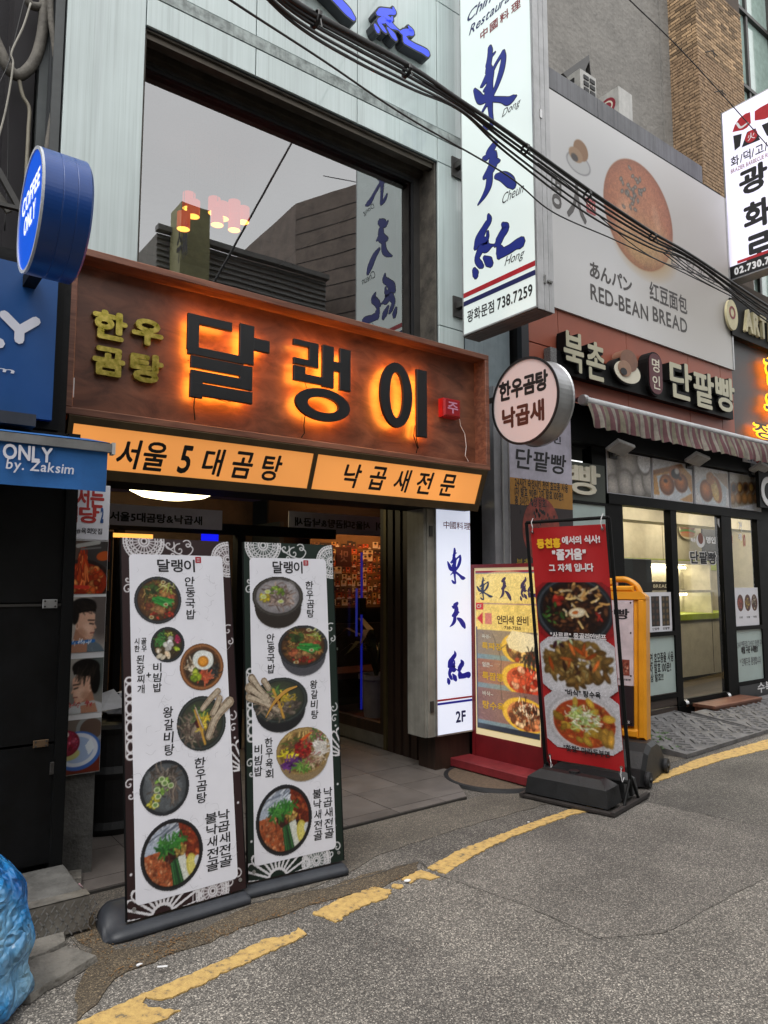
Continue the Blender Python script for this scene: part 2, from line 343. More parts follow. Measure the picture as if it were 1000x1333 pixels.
# ------------------------------------------------------------------ printed pictures: coloured points on a fine flat sheet
class Can:
    def __init__(s, w, h, bg=(1, 1, 1), seed=1):
        s.w, s.h = w, h; s.A = np.empty((h, w, 3)); s.A[:] = rgb(bg); s.R = np.random.RandomState(seed)
        y, x = np.mgrid[0:h, 0:w]; s.x = x / (w - 1); s.y = y / (h - 1); s.asp = h / w
    def mask(s, m, c, al=1.0):
        m = np.clip(m, 0, 1)[..., None] * al; s.A = s.A * (1 - m) + rgb(c) * m
    def ell(s, cx, cy, rx, ry, c, ang=0.0, soft=None, al=1.0, shade=0.0):
        d = (s.x - cx); e = (s.y - cy) * s.asp; ry = ry * s.asp; ca, sa = math.cos(ang), math.sin(ang)
        p = d * ca + e * sa; q = -d * sa + e * ca; r = np.sqrt((p / rx) ** 2 + (q / ry) ** 2)
        soft = soft or 1.2 / (s.w * min(rx, ry)); m = np.clip((1 - r) / soft + 0.5, 0, 1)
        if shade:
            k = (1 - shade * np.clip(r, 0, 1) ** 2 + shade * 0.3 * (-(p / rx) - (q / ry)) * 0.5)[..., None]
            mm = (m * al)[..., None]; s.A = s.A * (1 - mm) + np.clip(rgb(c) * k, 0, 1) * mm
        else: s.mask(m, c, al)
    def line(s, P, w, c, al=1.0):
        P = [np.array(p, float) for p in P]; D = np.full((s.h, s.w), 9.0)
        for p, q in zip(P[:-1], P[1:]):
            v = q - p; v = v * [1, s.asp]; L = v @ v + 1e-12; t = np.clip(((s.x - p[0]) * v[0] + (s.y - p[1]) * s.asp * v[1]) / L, 0, 1)
            D = np.minimum(D, np.hypot(s.x - p[0] - v[0] * t, (s.y - p[1]) * s.asp - v[1] * t))
        s.mask(np.clip((w / 2 - D) * s.w + 0.5, 0, 1), c, al)
    def poly(s, P, c, al=1.0):
        m = np.zeros((s.h, s.w), bool); n = len(P); j = n - 1
        for i in range(n):
            (xi, yi), (xj, yj) = P[i], P[j]
            if yi != yj: m ^= ((yi > s.y) != (yj > s.y)) & (s.x < (xj - xi) * (s.y - yi) / (yj - yi) + xi)
            j = i
        s.mask(m.astype(float), c, al)
    def blobs(s, n, pal, cx, cy, sx, sy, r=(0.03, 0.06), el=1.6, shade=0.35, al=1.0):
        for _ in range(n):
            t = s.R.rand() * 6.283; k = math.sqrt(s.R.rand()); rr = s.R.uniform(*r); c = np.clip(rgb(pal[s.R.randint(len(pal))]) * s.R.uniform(0.8, 1.15), 0, 1)
            s.ell(cx + math.cos(t) * k * sx, cy + math.sin(t) * k * sy, rr, rr / el / 1.0, c, s.R.rand() * 3.14, shade=shade, al=al)
    def strands(s, n, pal, cx, cy, sx, sy, L=0.15, w=0.02, ang=None, curl=0.5):
        for _ in range(n):
            t = s.R.rand() * 6.283; k = math.sqrt(s.R.rand()); x, y = cx + math.cos(t) * k * sx, cy + math.sin(t) * k * sy
            a = (s.R.rand() * 6.28) if ang is None else ang + s.R.uniform(-.25, .25); c = np.clip(rgb(pal[s.R.randint(len(pal))]) * s.R.uniform(0.8, 1.15), 0, 1); P = []
            for i in range(5): P.append((x, y)); x += math.cos(a) * L / 4; y += math.sin(a) * L / 4; a += s.R.uniform(-curl, curl)
            s.line(P, w, c)
    def blur(s, n=1):
        for _ in range(n):
            A = np.pad(s.A, ((1, 1), (1, 1), (0, 0)), mode='edge'); s.A = (A[:-2, 1:-1] + A[2:, 1:-1] + A[1:-1, :-2] + A[1:-1, 2:] + 2 * A[1:-1, 1:-1]) / 6
    def noise(s, amt, k=2):
        g = s.R.rand(s.h // k + 2, s.w // k + 2); g = np.kron(g, np.ones((k, k)))[:s.h, :s.w]; s.A = np.clip(s.A * (1 + (g[..., None] - .5) * amt), 0, 1)
def rgb(c):
    if isinstance(c, str): c = [int(c[i:i + 2], 16) / 255 for i in (0, 2, 4)]
    return np.array(c, float)
def srgb2lin(a): return np.where(a <= 0.04045, a / 12.92, ((a + 0.055) / 1.055) ** 2.4)
def sheet(name, can, F, rect, m, parent, c=0.001, circle=False, mask=None, label=None, dim=0.85, **k):
    if name in ('food_picture', 'bread_picture', 'menu_print') and not getattr(can, 'grained', False): can.blur(1); can.noise(.15, 1); can.noise(.09, 3); can.grained = True
    a0, b0, a1, b1 = rect; h, w = can.h, can.w; xs = np.linspace(a0, a1, w); ys = np.linspace(b1, b0, h)
    X, Y = np.meshgrid(xs, ys); O = np.array(F.w(0, 0, c)); ex, ey = np.array(F.ex), np.array(F.ey)
    V = O + X[..., None] * ex + Y[..., None] * ey
    I = np.arange(h * w).reshape(h, w); Q = np.stack([I[1:, :-1], I[1:, 1:], I[:-1, 1:], I[:-1, :-1]], -1).reshape(-1, 4)
    if circle:
        cx = (can.x[:-1, :-1] + 0.5 / (w - 1) - 0.5) * 2; cy = (can.y[:-1, :-1] + 0.5 / (h - 1) - 0.5) * 2; Q = Q[(cx ** 2 + cy ** 2 < 0.995).ravel()]
    if mask is not None: Q = Q[mask[:-1, :-1].ravel()]
    used = np.unique(Q); mp = -np.ones(h * w, int); mp[used] = np.arange(len(used))
    mb = MB(); mb.V = V.reshape(-1, 3)[used].tolist(); mb.F = [tuple(r) for r in mp[Q].tolist()]; mb.M = [0] * len(mb.F)
    mb.C = np.concatenate([srgb2lin(can.A.reshape(-1, 3)[used]) * dim, np.ones((len(used), 1))], 1)
    return put(name, mb, m, parent, label=label, **k)
# ------------------------------------------------------------------ special materials
def asphalt(name, dark, light, dens=150.0, amt=1.0):
    m, t, n, b = nmat(name); tc = n.new('ShaderNodeTexCoord')
    vo = n.new('ShaderNodeTexVoronoi'); vo.inputs['Scale'].default_value = dens; t.links.new(tc.outputs['Object'], vo.inputs['Vector'])
    sp = n.new('ShaderNodeSeparateColor'); t.links.new(vo.outputs['Color'], sp.inputs[0])
    r1 = n.new('ShaderNodeValToRGB'); t.links.new(sp.outputs[0], r1.inputs[0]); e = r1.color_ramp.elements
    e[0].position = 0.0; e[0].color = (*[x * 0.6 for x in lin(dark)], 1); e[1].position = 1.0; e[1].color = (*[min(1, x * 1.5) for x in lin(light)], 1)
    for p, c in ((0.45, lin(dark)), (0.8, [(a + b_) / 2 for a, b_ in zip(lin(dark), lin(light))]), (0.93, lin(light))): k = e.new(p); k.color = (*c, 1)
    # dark tar between the stones
    r2 = n.new('ShaderNodeMapRange'); r2.inputs[1].default_value = 0.25; r2.inputs[2].default_value = 0.75; r2.inputs[3].default_value = 1.0; r2.inputs[4].default_value = 0.35; t.links.new(vo.outputs['Distance'], r2.inputs[0])
    nz = n.new('ShaderNodeTexNoise'); nz.inputs['Scale'].default_value = 1.7; nz.inputs['Detail'].default_value = 7; nz.inputs['Roughness'].default_value = 0.62; t.links.new(tc.outputs['Object'], nz.inputs['Vector'])
    r3 = n.new('ShaderNodeMapRange'); r3.inputs[1].default_value = 0.3; r3.inputs[2].default_value = 0.7; r3.inputs[3].default_value = 0.72; r3.inputs[4].default_value = 1.2; t.links.new(nz.outputs[0], r3.inputs[0])
    v1 = n.new('ShaderNodeMix'); v1.data_type = 'RGBA'; v1.blend_type = 'MULTIPLY'; v1.inputs[0].default_value = 0.75 * amt; t.links.new(r1.outputs[0], v1.inputs[6]); t.links.new(r2.outputs[0], v1.inputs[7])
    v2 = n.new('ShaderNodeMix'); v2.data_type = 'RGBA'; v2.blend_type = 'MULTIPLY'; v2.inputs[0].default_value = 1; t.links.new(v1.outputs[2], v2.inputs[6]); t.links.new(r3.outputs[0], v2.inputs[7])
    n3 = n.new('ShaderNodeTexNoise'); n3.inputs['Scale'].default_value = 0.45; n3.inputs['Detail'].default_value = 3; n3.inputs['Distortion'].default_value = 1.0; t.links.new(tc.outputs['Object'], n3.inputs['Vector'])
    r4 = n.new('ShaderNodeValToRGB'); t.links.new(n3.outputs[0], r4.inputs[0]); e4 = r4.color_ramp.elements; e4[0].position = 0.36; e4[0].color = (0.66, 0.64, 0.62, 1); e4[1].position = 0.55; e4[1].color = (1.06, 1.03, 0.98, 1)
    v3 = n.new('ShaderNodeMix'); v3.data_type = 'RGBA'; v3.blend_type = 'MULTIPLY'; v3.inputs[0].default_value = 1.0; t.links.new(v2.outputs[2], v3.inputs[6]); t.links.new(r4.outputs[0], v3.inputs[7])
    t.links.new(v3.outputs[2], b.inputs['Base Color']); b.inputs['Roughness'].default_value = 0.85
    vb = n.new('ShaderNodeTexVoronoi'); vb.inputs['Scale'].default_value = dens; vb.feature = 'SMOOTH_F1'; t.links.new(tc.outputs['Object'], vb.inputs['Vector'])
    bp = n.new('ShaderNodeBump'); bp.invert = True; bp.inputs['Strength'].default_value = 0.9 * amt; bp.inputs['Distance'].default_value = 0.006; t.links.new(vb.outputs['Distance'], bp.inputs['Height']); t.links.new(bp.outputs[0], b.inputs['Normal'])
    return m
M_ROAD = asphalt('road_asphalt', '65625f', 'aaa59e', 190, 0.7)
M_PATCH = asphalt('patch_asphalt', '63605d', '9e9993', 200, 0.7)
M_DARKPATCH = asphalt('fresh_asphalt', '585653', '8c8882', 195, 0.7)
M_VERGE = asphalt('verge_asphalt', '635f5a', '8e877d', 210, 0.7)
M_DIRT = asphalt('gutter_dirt', '5f5548', '8f8069', 200, 0.8)
M_CRACK = ink('crack', '4e4b47', 0.95)
M_CONC = mat('old_concrete', '7a766f', 0.9, var=0.28, scale=9, bump=0.8, bscale=60)
M_CEMENT = mat('grey_cement', '676663', 0.9, var=0.25, scale=7, bump=0.6, bscale=50)

def yellow_paint():
    m, t, n, b = nmat('road_paint'); tc = n.new('ShaderNodeTexCoord')
    nz = n.new('ShaderNodeTexNoise'); nz.inputs['Scale'].default_value = 28; nz.inputs['Detail'].default_value = 9; nz.inputs['Roughness'].default_value = 0.7; t.links.new(tc.outputs['Object'], nz.inputs['Vector'])
    r = n.new('ShaderNodeValToRGB'); t.links.new(nz.outputs[0], r.inputs[0]); e = r.color_ramp.elements
    e[0].position = 0.36; e[0].color = (*lin('6d6350'), 1); e[1].position = 0.43; e[1].color = (*lin('b3935a'), 1); k = e.new(0.62); k.color = (*lin('c9a866'), 1)
    t.links.new(r.outputs[0], b.inputs['Base Color']); b.inputs['Roughness'].default_value = 0.8
    bp = n.new('ShaderNodeBump'); bp.inputs['Strength'].default_value = 0.5; bp.inputs['Distance'].default_value = 0.004; vb = n.new('ShaderNodeTexVoronoi'); vb.inputs['Scale'].default_value = 140
    t.links.new(tc.outputs['Object'], vb.inputs['Vector']); t.links.new(vb.outputs['Distance'], bp.inputs['Height']); t.links.new(bp.outputs[0], b.inputs['Normal']); return m
M_PAINT = yellow_paint()
def wood(name, c1, c2, axis_scale=(1.2, 14, 14), rough=0.45, coat=0.0, ring=6.0):
    m, t, n, b = nmat(name); tc = n.new('ShaderNodeTexCoord'); mp = n.new('ShaderNodeMapping'); mp.inputs['Scale'].default_value = axis_scale; t.links.new(tc.outputs['Object'], mp.inputs[0])
    nz = n.new('ShaderNodeTexNoise'); nz.inputs['Scale'].default_value = 1.6; nz.inputs['Detail'].default_value = 10; nz.inputs['Roughness'].default_value = 0.62; nz.inputs['Distortion'].default_value = 0.8; t.links.new(mp.outputs[0], nz.inputs['Vector'])
    r = n.new('ShaderNodeValToRGB'); t.links.new(nz.outputs[0], r.inputs[0]); e = r.color_ramp.elements; e[0].position = 0.32; e[0].color = (*lin(c1), 1); e[1].position = 0.68; e[1].color = (*lin(c2), 1)
    n2 = n.new('ShaderNodeTexNoise'); n2.inputs['Scale'].default_value = 1.1; n2.inputs['Detail'].default_value = 4; t.links.new(tc.outputs['Object'], n2.inputs['Vector'])
    r2 = n.new('ShaderNodeMapRange'); r2.inputs[1].default_value = 0.3; r2.inputs[2].default_value = 0.7; r2.inputs[3].default_value = 0.7; r2.inputs[4].default_value = 1.15; t.links.new(n2.outputs[0], r2.inputs[0])
    v = n.new('ShaderNodeMix'); v.data_type = 'RGBA'; v.blend_type = 'MULTIPLY'; v.inputs[0].default_value = 1; t.links.new(r.outputs[0], v.inputs[6]); t.links.new(r2.outputs[0], v.inputs[7])
    t.links.new(v.outputs[2], b.inputs['Base Color']); b.inputs['Roughness'].default_value = rough; b.inputs['Coat Weight'].default_value = coat; b.inputs['Coat Roughness'].default_value = 0.3
    bp = n.new('ShaderNodeBump'); bp.inputs['Strength'].default_value = 0.25; bp.inputs['Distance'].default_value = 0.004; t.links.new(nz.outputs[0], bp.inputs['Height']); t.links.new(bp.outputs[0], b.inputs['Normal']); return m
M_PLY = wood('stained_plywood', '4e2c1f', '885740', (2.2, 9, 5), 0.4, 0.12)
M_PLYF = wood('stained_frame_wood', '5c3426', '91604a', (1.5, 12, 18), 0.45, 0.1)
M_BOARD = wood('dark_boards', '2c2320', '4c3f38', (0.8, 16, 16), 0.6)
M_STEPW = wood('step_wood', '4a2c20', '7d4f3a', (0.8, 18, 14), 0.6)
M_SLATW = wood('column_wood', '1d1410', '3a2920', (14, 14, 0.6), 0.5)

def backglass():
    m, t, n, b = nmat('painted_glass'); tc = n.new('ShaderNodeTexCoord'); mp = n.new('ShaderNodeMapping'); mp.inputs['Scale'].default_value = (42, 42, 0.4); t.links.new(tc.outputs['Object'], mp.inputs[0])
    nz = n.new('ShaderNodeTexNoise'); nz.inputs['Scale'].default_value = 1.5; nz.inputs['Detail'].default_value = 7; nz.inputs['Roughness'].default_value = 0.7; t.links.new(mp.outputs[0], nz.inputs['Vector'])
    oi = n.new('ShaderNodeObjectInfo'); r = n.new('ShaderNodeValToRGB'); t.links.new(nz.outputs[0], r.inputs[0]); e = r.color_ramp.elements
    e[0].position = 0.35; e[0].color = (*lin('c3d0d0'), 1); e[1].position = 0.66; e[1].color = (*lin('aebbba'), 1); k = e.new(0.55); k.color = (*lin('bac8c7'), 1)
    n2 = n.new('ShaderNodeTexNoise'); n2.inputs['Scale'].default_value = 1.2; n2.inputs['Detail'].default_value = 3; t.links.new(tc.outputs['Object'], n2.inputs['Vector'])
    r2 = n.new('ShaderNodeMapRange'); r2.inputs[1].default_value = 0.3; r2.inputs[2].default_value = 0.7; r2.inputs[3].default_value = 0.88; r2.inputs[4].default_value = 1.08; t.links.new(n2.outputs[0], r2.inputs[0])
    v = n.new('ShaderNodeMix'); v.data_type = 'RGBA'; v.blend_type = 'MULTIPLY'; v.inputs[0].default_value = 1; t.links.new(r.outputs[0], v.inputs[6]); t.links.new(r2.outputs[0], v.inputs[7])
    mp3 = n.new('ShaderNodeMapping'); mp3.inputs['Scale'].default_value = (11, 11, 0.5); t.links.new(tc.outputs['Object'], mp3.inputs[0]); n5 = n.new('ShaderNodeTexNoise'); n5.inputs['Scale'].default_value = 1; n5.inputs['Detail'].default_value = 4; t.links.new(mp3.outputs[0], n5.inputs['Vector'])
    r5 = n.new('ShaderNodeMapRange'); r5.inputs[1].default_value = 0.56; r5.inputs[2].default_value = 0.78; r5.inputs[3].default_value = 1.0; r5.inputs[4].default_value = 0.72; t.links.new(n5.outputs[0], r5.inputs[0])
    v5 = n.new('ShaderNodeMix'); v5.data_type = 'RGBA'; v5.blend_type = 'MULTIPLY'; v5.inputs[0].default_value = 1; t.links.new(v.outputs[2], v5.inputs[6]); t.links.new(r5.outputs[0], v5.inputs[7])
    t.links.new(v5.outputs[2], b.inputs['Base Color']); b.inputs['Roughness'].default_value = 0.45; b.inputs['Coat Weight'].default_value = 0.9; b.inputs['Coat Roughness'].default_value = 0.02
    bp = n.new('ShaderNodeBump'); bp.inputs['Strength'].default_value = 0.12; bp.inputs['Distance'].default_value = 0.01; t.links.new(n2.outputs[0], bp.inputs['Height']); t.links.new(bp.outputs[0], b.inputs['Coat Normal']); return m
M_PGLASS = backglass()
M_BLACK = mat('black_paint', '0b0c0d', 0.6, var=0.15, scale=3, spec=.2)
M_BLACKM = mat('black_metal_sheet', '0b0c0e', 0.5, var=0.4, scale=6, bump=0.2, bscale=22, spec=.25, streak=.3)
M_VOID = mat('darkened_wall', '0d0d0f', 0.9, var=0.1)  # near-black base: the dark of unlit recesses is put into the colour
M_SEAL = mat('panel_joint', '59656a', 0.8, var=0.1)
M_DGREY = mat('dark_window_frame', '3a3836', 0.45, var=0.2, scale=4)
M_REVEAL = mat('dirty_soffit', '5a554d', 0.8, var=0.3, scale=7, tint='2b2825', bump=0.3)
M_ALU = mat('aluminium', 'a9aaab', 0.35, metal=0.7, var=0.12, scale=5)
M_WHITEM = mat('white_metal', 'b7b8ba', 0.5, var=0.12, scale=4, streak=0.12)
M_STEEL = mat('stainless', 'b5b5b5', 0.25, metal=1.0, var=0.05)
M_STUCCO = mat('grey_stucco', '817e79', 0.95, var=0.10, scale=2.2, bump=1.0, bscale=11, streak=0.1)
M_BRICK = mat('tan_brick', '9c8264', 0.9, var=0.2, scale=30, bump=0.4, bscale=120, rnd=0.6)
M_MORTAR = mat('mortar', '4b4139', 0.95, var=0.1)
M_TILE = mat('floor_tile', '68625e', 0.55, var=0.14, scale=6, bump=0.1, rnd=0.07)
M_GROUT = mat('tile_grout', '35322f', 0.95)
M_ORANGE = mat('terracotta_panel', '9c5540', 0.5, var=0.06, scale=2)
M_CABLE = mat('black_cable', '111113', 0.5, var=0.1)
M_PIPE = mat('lagged_pipe', '6e6a63', 0.8, var=0.25, scale=9, bump=0.5, bscale=50)
M_BLUE = mat('blue_sign_film', '184a86', 0.4, var=0.04)
M_BLUEF = mat('blue_awning_cloth', '2464a8', 0.75, var=0.08, scale=8, bump=0.1, bscale=200)
M_PWHITE = mat('white_print', 'dedee6', 0.5, var=0.03, scale=3)
M_PWHITE2 = mat('off_white_panel', 'c9c9cd', 0.5, var=0.04)
M_GASKET = mat('rubber', '1b1c1f', 0.7, var=0.1)
M_GBASE = mat('grey_plastic_base', '303339', 0.5, var=0.12, scale=12)
M_BPLAS = mat('black_plastic', '18191b', 0.5, var=0.2, scale=10, bump=0.15)
M_YPLAS = mat('yellow_plastic', 'dc9420', 0.38, var=0.08, scale=4)
M_RED = mat('red_vinyl', 'a81c20', 0.45, var=0.05, scale=3)
M_DRED = mat('dark_red_paint', '701319', 0.5, var=0.15, scale=6)
M_RUBBER = mat('rubber_ramp', '6a696a', 0.75, var=0.25, scale=10, bump=0.3)
M_TREAD = mat('tread_plate', '8f8b84', 0.5, metal=0.5, var=0.25, scale=12)
K_BLACK = ink('black', '0e0f12'); K_NAVY = ink('navy', '141a56'); K_BLUE = ink('blue', '1524a0'); K_RED = ink('red', 'a81c24'); K_WHITE = ink('white', 'e4e4e6'); K_GREY = ink('grey', '55545a')
K_MAROON = ink('maroon', '7e2a2f'); K_BROWN = ink('brown', '4b2116'); K_YEL = ink('yellow', 'e6b422'); K_CREAM = ink('cream', 'd8d3c0')
P_MAT = printed('printed_vinyl', 0.5); P_GLOSS = printed('printed_gloss', 0.35)
# ------------------------------------------------------------------ ground, road, markings
struct('road', MB().add([(-60, -60, 0), (90, -60, 0), (90, 90, 0), (-60, 90, 0)], [(0, 1, 2, 3)]), M_ROAD)
def gpoly(pts): return [tuple(atG(u, v)[:2]) for u, v in pts]
def rag(P, amt, step, seed):
    R = random.Random(seed); out = []
    for i in range(len(P)):
        a, b = Vector(P[i]), Vector(P[(i + 1) % len(P)]); L = (b - a).length; k = max(1, int(L / step)); nrm = Vector((-(b - a).y, (b - a).x)).normalized() if L > 0 else Vector((0, 0))
        for j in range(k):
            p = a.lerp(b, j / k) + (nrm * R.gauss(0, amt) if j else Vector((0, 0))); out.append((p.x, p.y))
    return out
struct('road_patch', MB().fpoly(FG, rag(gpoly([(571, 1140), (670, 1174), (779, 1222), (864, 1215), (1000, 1140), (1130, 1080), (1060, 1095), (986, 1076), (843, 1045), (700, 1078)]), 0.006, 0.06, 3), 0.0004, 0.003), M_PATCH)
struct('road_patch', MB().fpoly(FG, rag(gpoly([(843, 1045), (986, 1076), (1130, 1108), (1400, 1050), (1400, 905), (1130, 925), (1000, 962), (905, 1010)]), 0.006, 0.08, 4), 0.0004, 0.003), M_DARKPATCH)
struct('pavement', MB().fpoly(FG, rag([(0.9, 3.22), (1.5, 3.2), (2.3, 3.35), (2.55, 3.45), (3.2, 3.5), (4.6, 3.5), (5.3, 3.62), (6.2, 3.66), (9, 3.75), (16, 3.9), (16, 4.72), (4.3, 4.72), (4.1, 3.93), (0.9, 3.93)], 0.006, 0.08, 5), 0.0004, 0.0034), M_VERGE)
struct('dirt_gutter', MB().fpoly(FG, rag(gpoly([(100, 1333), (150, 1275), (215, 1245), (260, 1232), (340, 1200), (430, 1172), (500, 1155), (540, 1137), (545, 1123), (470, 1140), (440, 1152), (330, 1178), (262, 1212), (215, 1228), (150, 1238), (135, 1212), (110, 1178), (100, 1180), (90, 1210), (118, 1245), (100, 1290)]), 0.008, 0.05, 6), 0.0006, 0.0052), M_DIRT)
# yellow edge line, worn through in places
def ypiece(L, seed): struct('yellow_line', MB().fpoly(FG, rag(gpoly(L), 0.0045, 0.018, seed), 0.0008, 0.0066), M_PAINT)
ypiece([(60, 1350), (180, 1299), (290, 1252), (345, 1224), (378, 1219), (388, 1209), (400, 1218), (372, 1232), (300, 1264), (262, 1284), (225, 1300), (205, 1303), (190, 1300), (185, 1308), (200, 1314), (235, 1317), (150, 1360), (60, 1400)], 1)
ypiece([(407, 1191), (440, 1172), (487, 1156), (510, 1160), (505, 1170), (470, 1182), (437, 1202), (425, 1197)], 2)
ypiece([(512, 1152), (524, 1153), (521, 1158), (510, 1156)], 8)
ypiece([(522, 1146), (548, 1134), (573, 1143), (560, 1147), (547, 1144), (535, 1151)], 3)
ypiece([(556, 1131), (600, 1107), (700, 1069), (745, 1054), (772, 1048), (790, 1052), (742, 1062), (665, 1091), (620, 1113), (580, 1139)], 4)
ypiece([(835, 1019), (868, 1006), (905, 990), (1000, 963), (1100, 938), (1400, 890), (1400, 900), (1100, 949), (1000, 976), (940, 990), (868, 1014), (850, 1020)], 5)
# cracks along the joints of the patches
def crack(pts, w, seed, k=14):
    R = random.Random(seed); Q = []
    P = [Vector(p) for p in gpoly(pts)]
    for a, b in zip(P[:-1], P[1:]):
        n = max(2, int((b - a).length / 0.05))
        for i in range(n): q = a.lerp(b, i / n); Q.append((q.x + R.gauss(0, .006), q.y + R.gauss(0, .006), w * R.uniform(.3, 1.3)))
    struct('road_crack', MB().stroke(FG, Q, 0.0072, tip=False), M_CRACK)
crack([(571, 1141), (670, 1175), (779, 1223)], 0.0032, 1); crack([(843, 1045), (900, 1056), (986, 1077)], 0.0035, 2)
crack([(779, 1223), (864, 1215), (1000, 1140)], 0.0018, 3); crack([(430, 1160), (500, 1135), (545, 1122), (560, 1136)], 0.008, 4)
crack([(330, 1176), (420, 1160), (470, 1140)], 0.006, 5)

# ------------------------------------------------------------------ entrance floor tiles
R = random.Random(5)
fl = thing('entrance_floor', (2.5, 5.2, 0), None, None, kind='structure')
struct('tile_bed', MB().fpoly(FG, [(0.97, 3.885), (3.70, 3.93), (4.12, 4.60), (4.12, 9.5), (0.97, 9.5)], 0.0, 0.016), M_GROUT, fl)
T = 0.42
def edge_y(x): return 3.895 + max(0, x - 0.97) * 0.0165
for i in range(8):
    for j in range(11):
        x0, y0 = 0.98 + i * T, 3.62 + j * T; x1, y1 = x0 + T, y0 + T; g = 0.003
        P = [(x0 + g, y0 + g), (x1 - g, y0 + g), (x1 - g, y1 - g), (x0 + g, y1 - g)]
        def clip(P, f):
            out = []
            for k in range(len(P)):
                p, q = P[k], P[(k + 1) % len(P)]; a, b = f(*p), f(*q)
                if a >= 0: out.append(p)
                if (a >= 0) != (b >= 0): t = a / (a - b); out.append((p[0] + (q[0] - p[0]) * t, p[1] + (q[1] - p[1]) * t))
            return out
        P = clip(P, lambda x, y: y - edge_y(x)); 
        if len(P) > 2: P = clip(P, lambda x, y: -(x - 3.70) * 0.67 + (y - 3.93) * 0.42)
        if len(P) > 2: P = clip(P, lambda x, y: 4.10 - x)
        if len(P) > 2: put('tile', MB().fpoly(FG, P, 0.012, 0.020 + R.uniform(0, .002)), M_TILE, fl)
# broken concrete slab and metal-nosed step before the black cabinet
s = thing('entrance_step', (0.6, 3.75, 0), 'low grey stone step with metal tread nosing beneath the black folding doors', 'step')
F0 = FY(3.42)
put('slab', MB().fbox(Fr((0, 0, 0), (1, 0, 0), (0, 1, 0)), -0.6, 0.965, 3.50, 3.95, 0.0, 0.16, bev=0.01), M_CEMENT, s)
nose = MB(); nose.box(-0.6, 0.968, 3.488, 3.498, 0.02, 0.165); nose.box(-0.6, 0.968, 3.488, 3.56, 0.161, 0.166)
put('nosing', nose, M_TREAD, s)
dm = MB()
for i in range(60):
    for j in range(4):
        x = -0.2 + i * 0.02 + (j % 2) * 0.005; z = 0.035 + j * 0.032; sg = 1 if (i + j) % 2 else -1
        dm.add([(x, 3.486, z), (x + .004, 3.486, z - .004 * sg), (x + .02, 3.486, z + .02 * sg), (x + .016, 3.486, z + .024 * sg)], [(0, 1, 2, 3)])
put('tread_relief', dm, M_ALU, s, kind='stuff')
def slab(P, z, seed, lab):
    P = rag(P, .006, .06, seed); c = Vector(np.mean(P, 0)); V = [(p[0], p[1], 0.004) for p in P] + [(c.x + (p[0] - c.x) * .97, c.y + (p[1] - c.y) * .97, z) for p in P]; n = len(P)
    A = sum(P[i][0] * P[(i + 1) % n][1] - P[(i + 1) % n][0] * P[i][1] for i in range(n))
    f = [tuple(range(n, 2 * n))] + [(i, (i + 1) % n, n + (i + 1) % n, n + i) for i in range(n)]
    if A < 0: f = [x[::-1] for x in f]
    put('concrete_slab', MB().add(V, f), M_CONC, label=lab, cat='slab', group='broken concrete slabs by the step')
slab(gpoly([(28, 1262), (60, 1252), (87, 1236), (88, 1216), (-60, 1222), (-90, 1262)]), 0.035, 1, 'cracked grey concrete slab butting against the metal step')
slab(gpoly([(30, 1266), (88, 1240), (128, 1253), (98, 1272), (60, 1292), (40, 1308), (-80, 1330), (-100, 1270)]), 0.03, 2, 'wide broken concrete slab next to the blue rubbish bag')
slab([(0.985, 4.0), (1.06, 3.98), (1.09, 4.10), (1.0, 4.13)], 0.06, 4, 'rough stone chunk lying on the tiles beside the black cabinet')
# litter
def litter(name, P, m, lab, cat='litter'): put(name, P, m, label=lab, cat=cat)
cupc = atG(93, 1172, .03)
t = thing('crushed_cup', (cupc.x, cupc.y, 0.02), 'crushed pink and white paper cup at the corner of the black cabinet', 'cup')
R = random.Random(8); mb = MB(); prof = []
mb.lathe((cupc.x, cupc.y, 0.055), [(0.0, -.045), (.026, -.045), (.033, -.01), (.03, .03), (.038, .045)], 12, (0.8, -0.5, 0.25)); mb.V = [tuple(c + R.uniform(-.008, .008) for c in v) for v in mb.V]
put('cup_body', mb, mat('pink_paper', 'c98a9a', .6, var=.3, scale=30, tint='e8e4e6'), t)
mb = MB().lathe((cupc.x - .03, cupc.y + .02, 0.05), [(0, -.01), (.036, -.01), (.038, .012), (0, .014)], 12, (0.8, -0.5, 0.5)); put('lid', mb, M_BPLAS, t)
for (u, v, s_, lab) in ((530, 1145, .016, 'white paper scrap lying on the worn yellow line'), (181, 1254, .013, 'small torn white scrap in the brown gutter dirt'), (688, 1069, .008, 'tiny white speck of paper near the red banner base')):
    p = atG(u, v, .016); R = random.Random(u)
    P = [(p.x + math.cos(a) * s_ * R.uniform(.6, 1.6), p.y + math.sin(a) * s_ * R.uniform(.5, 1.2)) for a in (0, 1, 2.2, 3.3, 4.4, 5.4)]
    put('paper_scrap', MB().fpoly(FG, P, .0085, .012), K_WHITE, label=lab, cat='paper scrap')
p, q = atG(205, 1259, .02), atG(218, 1258, .02); put('cigarette_butt', MB().tube([p, q], .004, 8), K_WHITE, label='white cigarette butt lying on the asphalt beside the gutter', cat='cigarette butt')
p, q = atG(224, 1207, .045), atG(228, 1203, .045); 
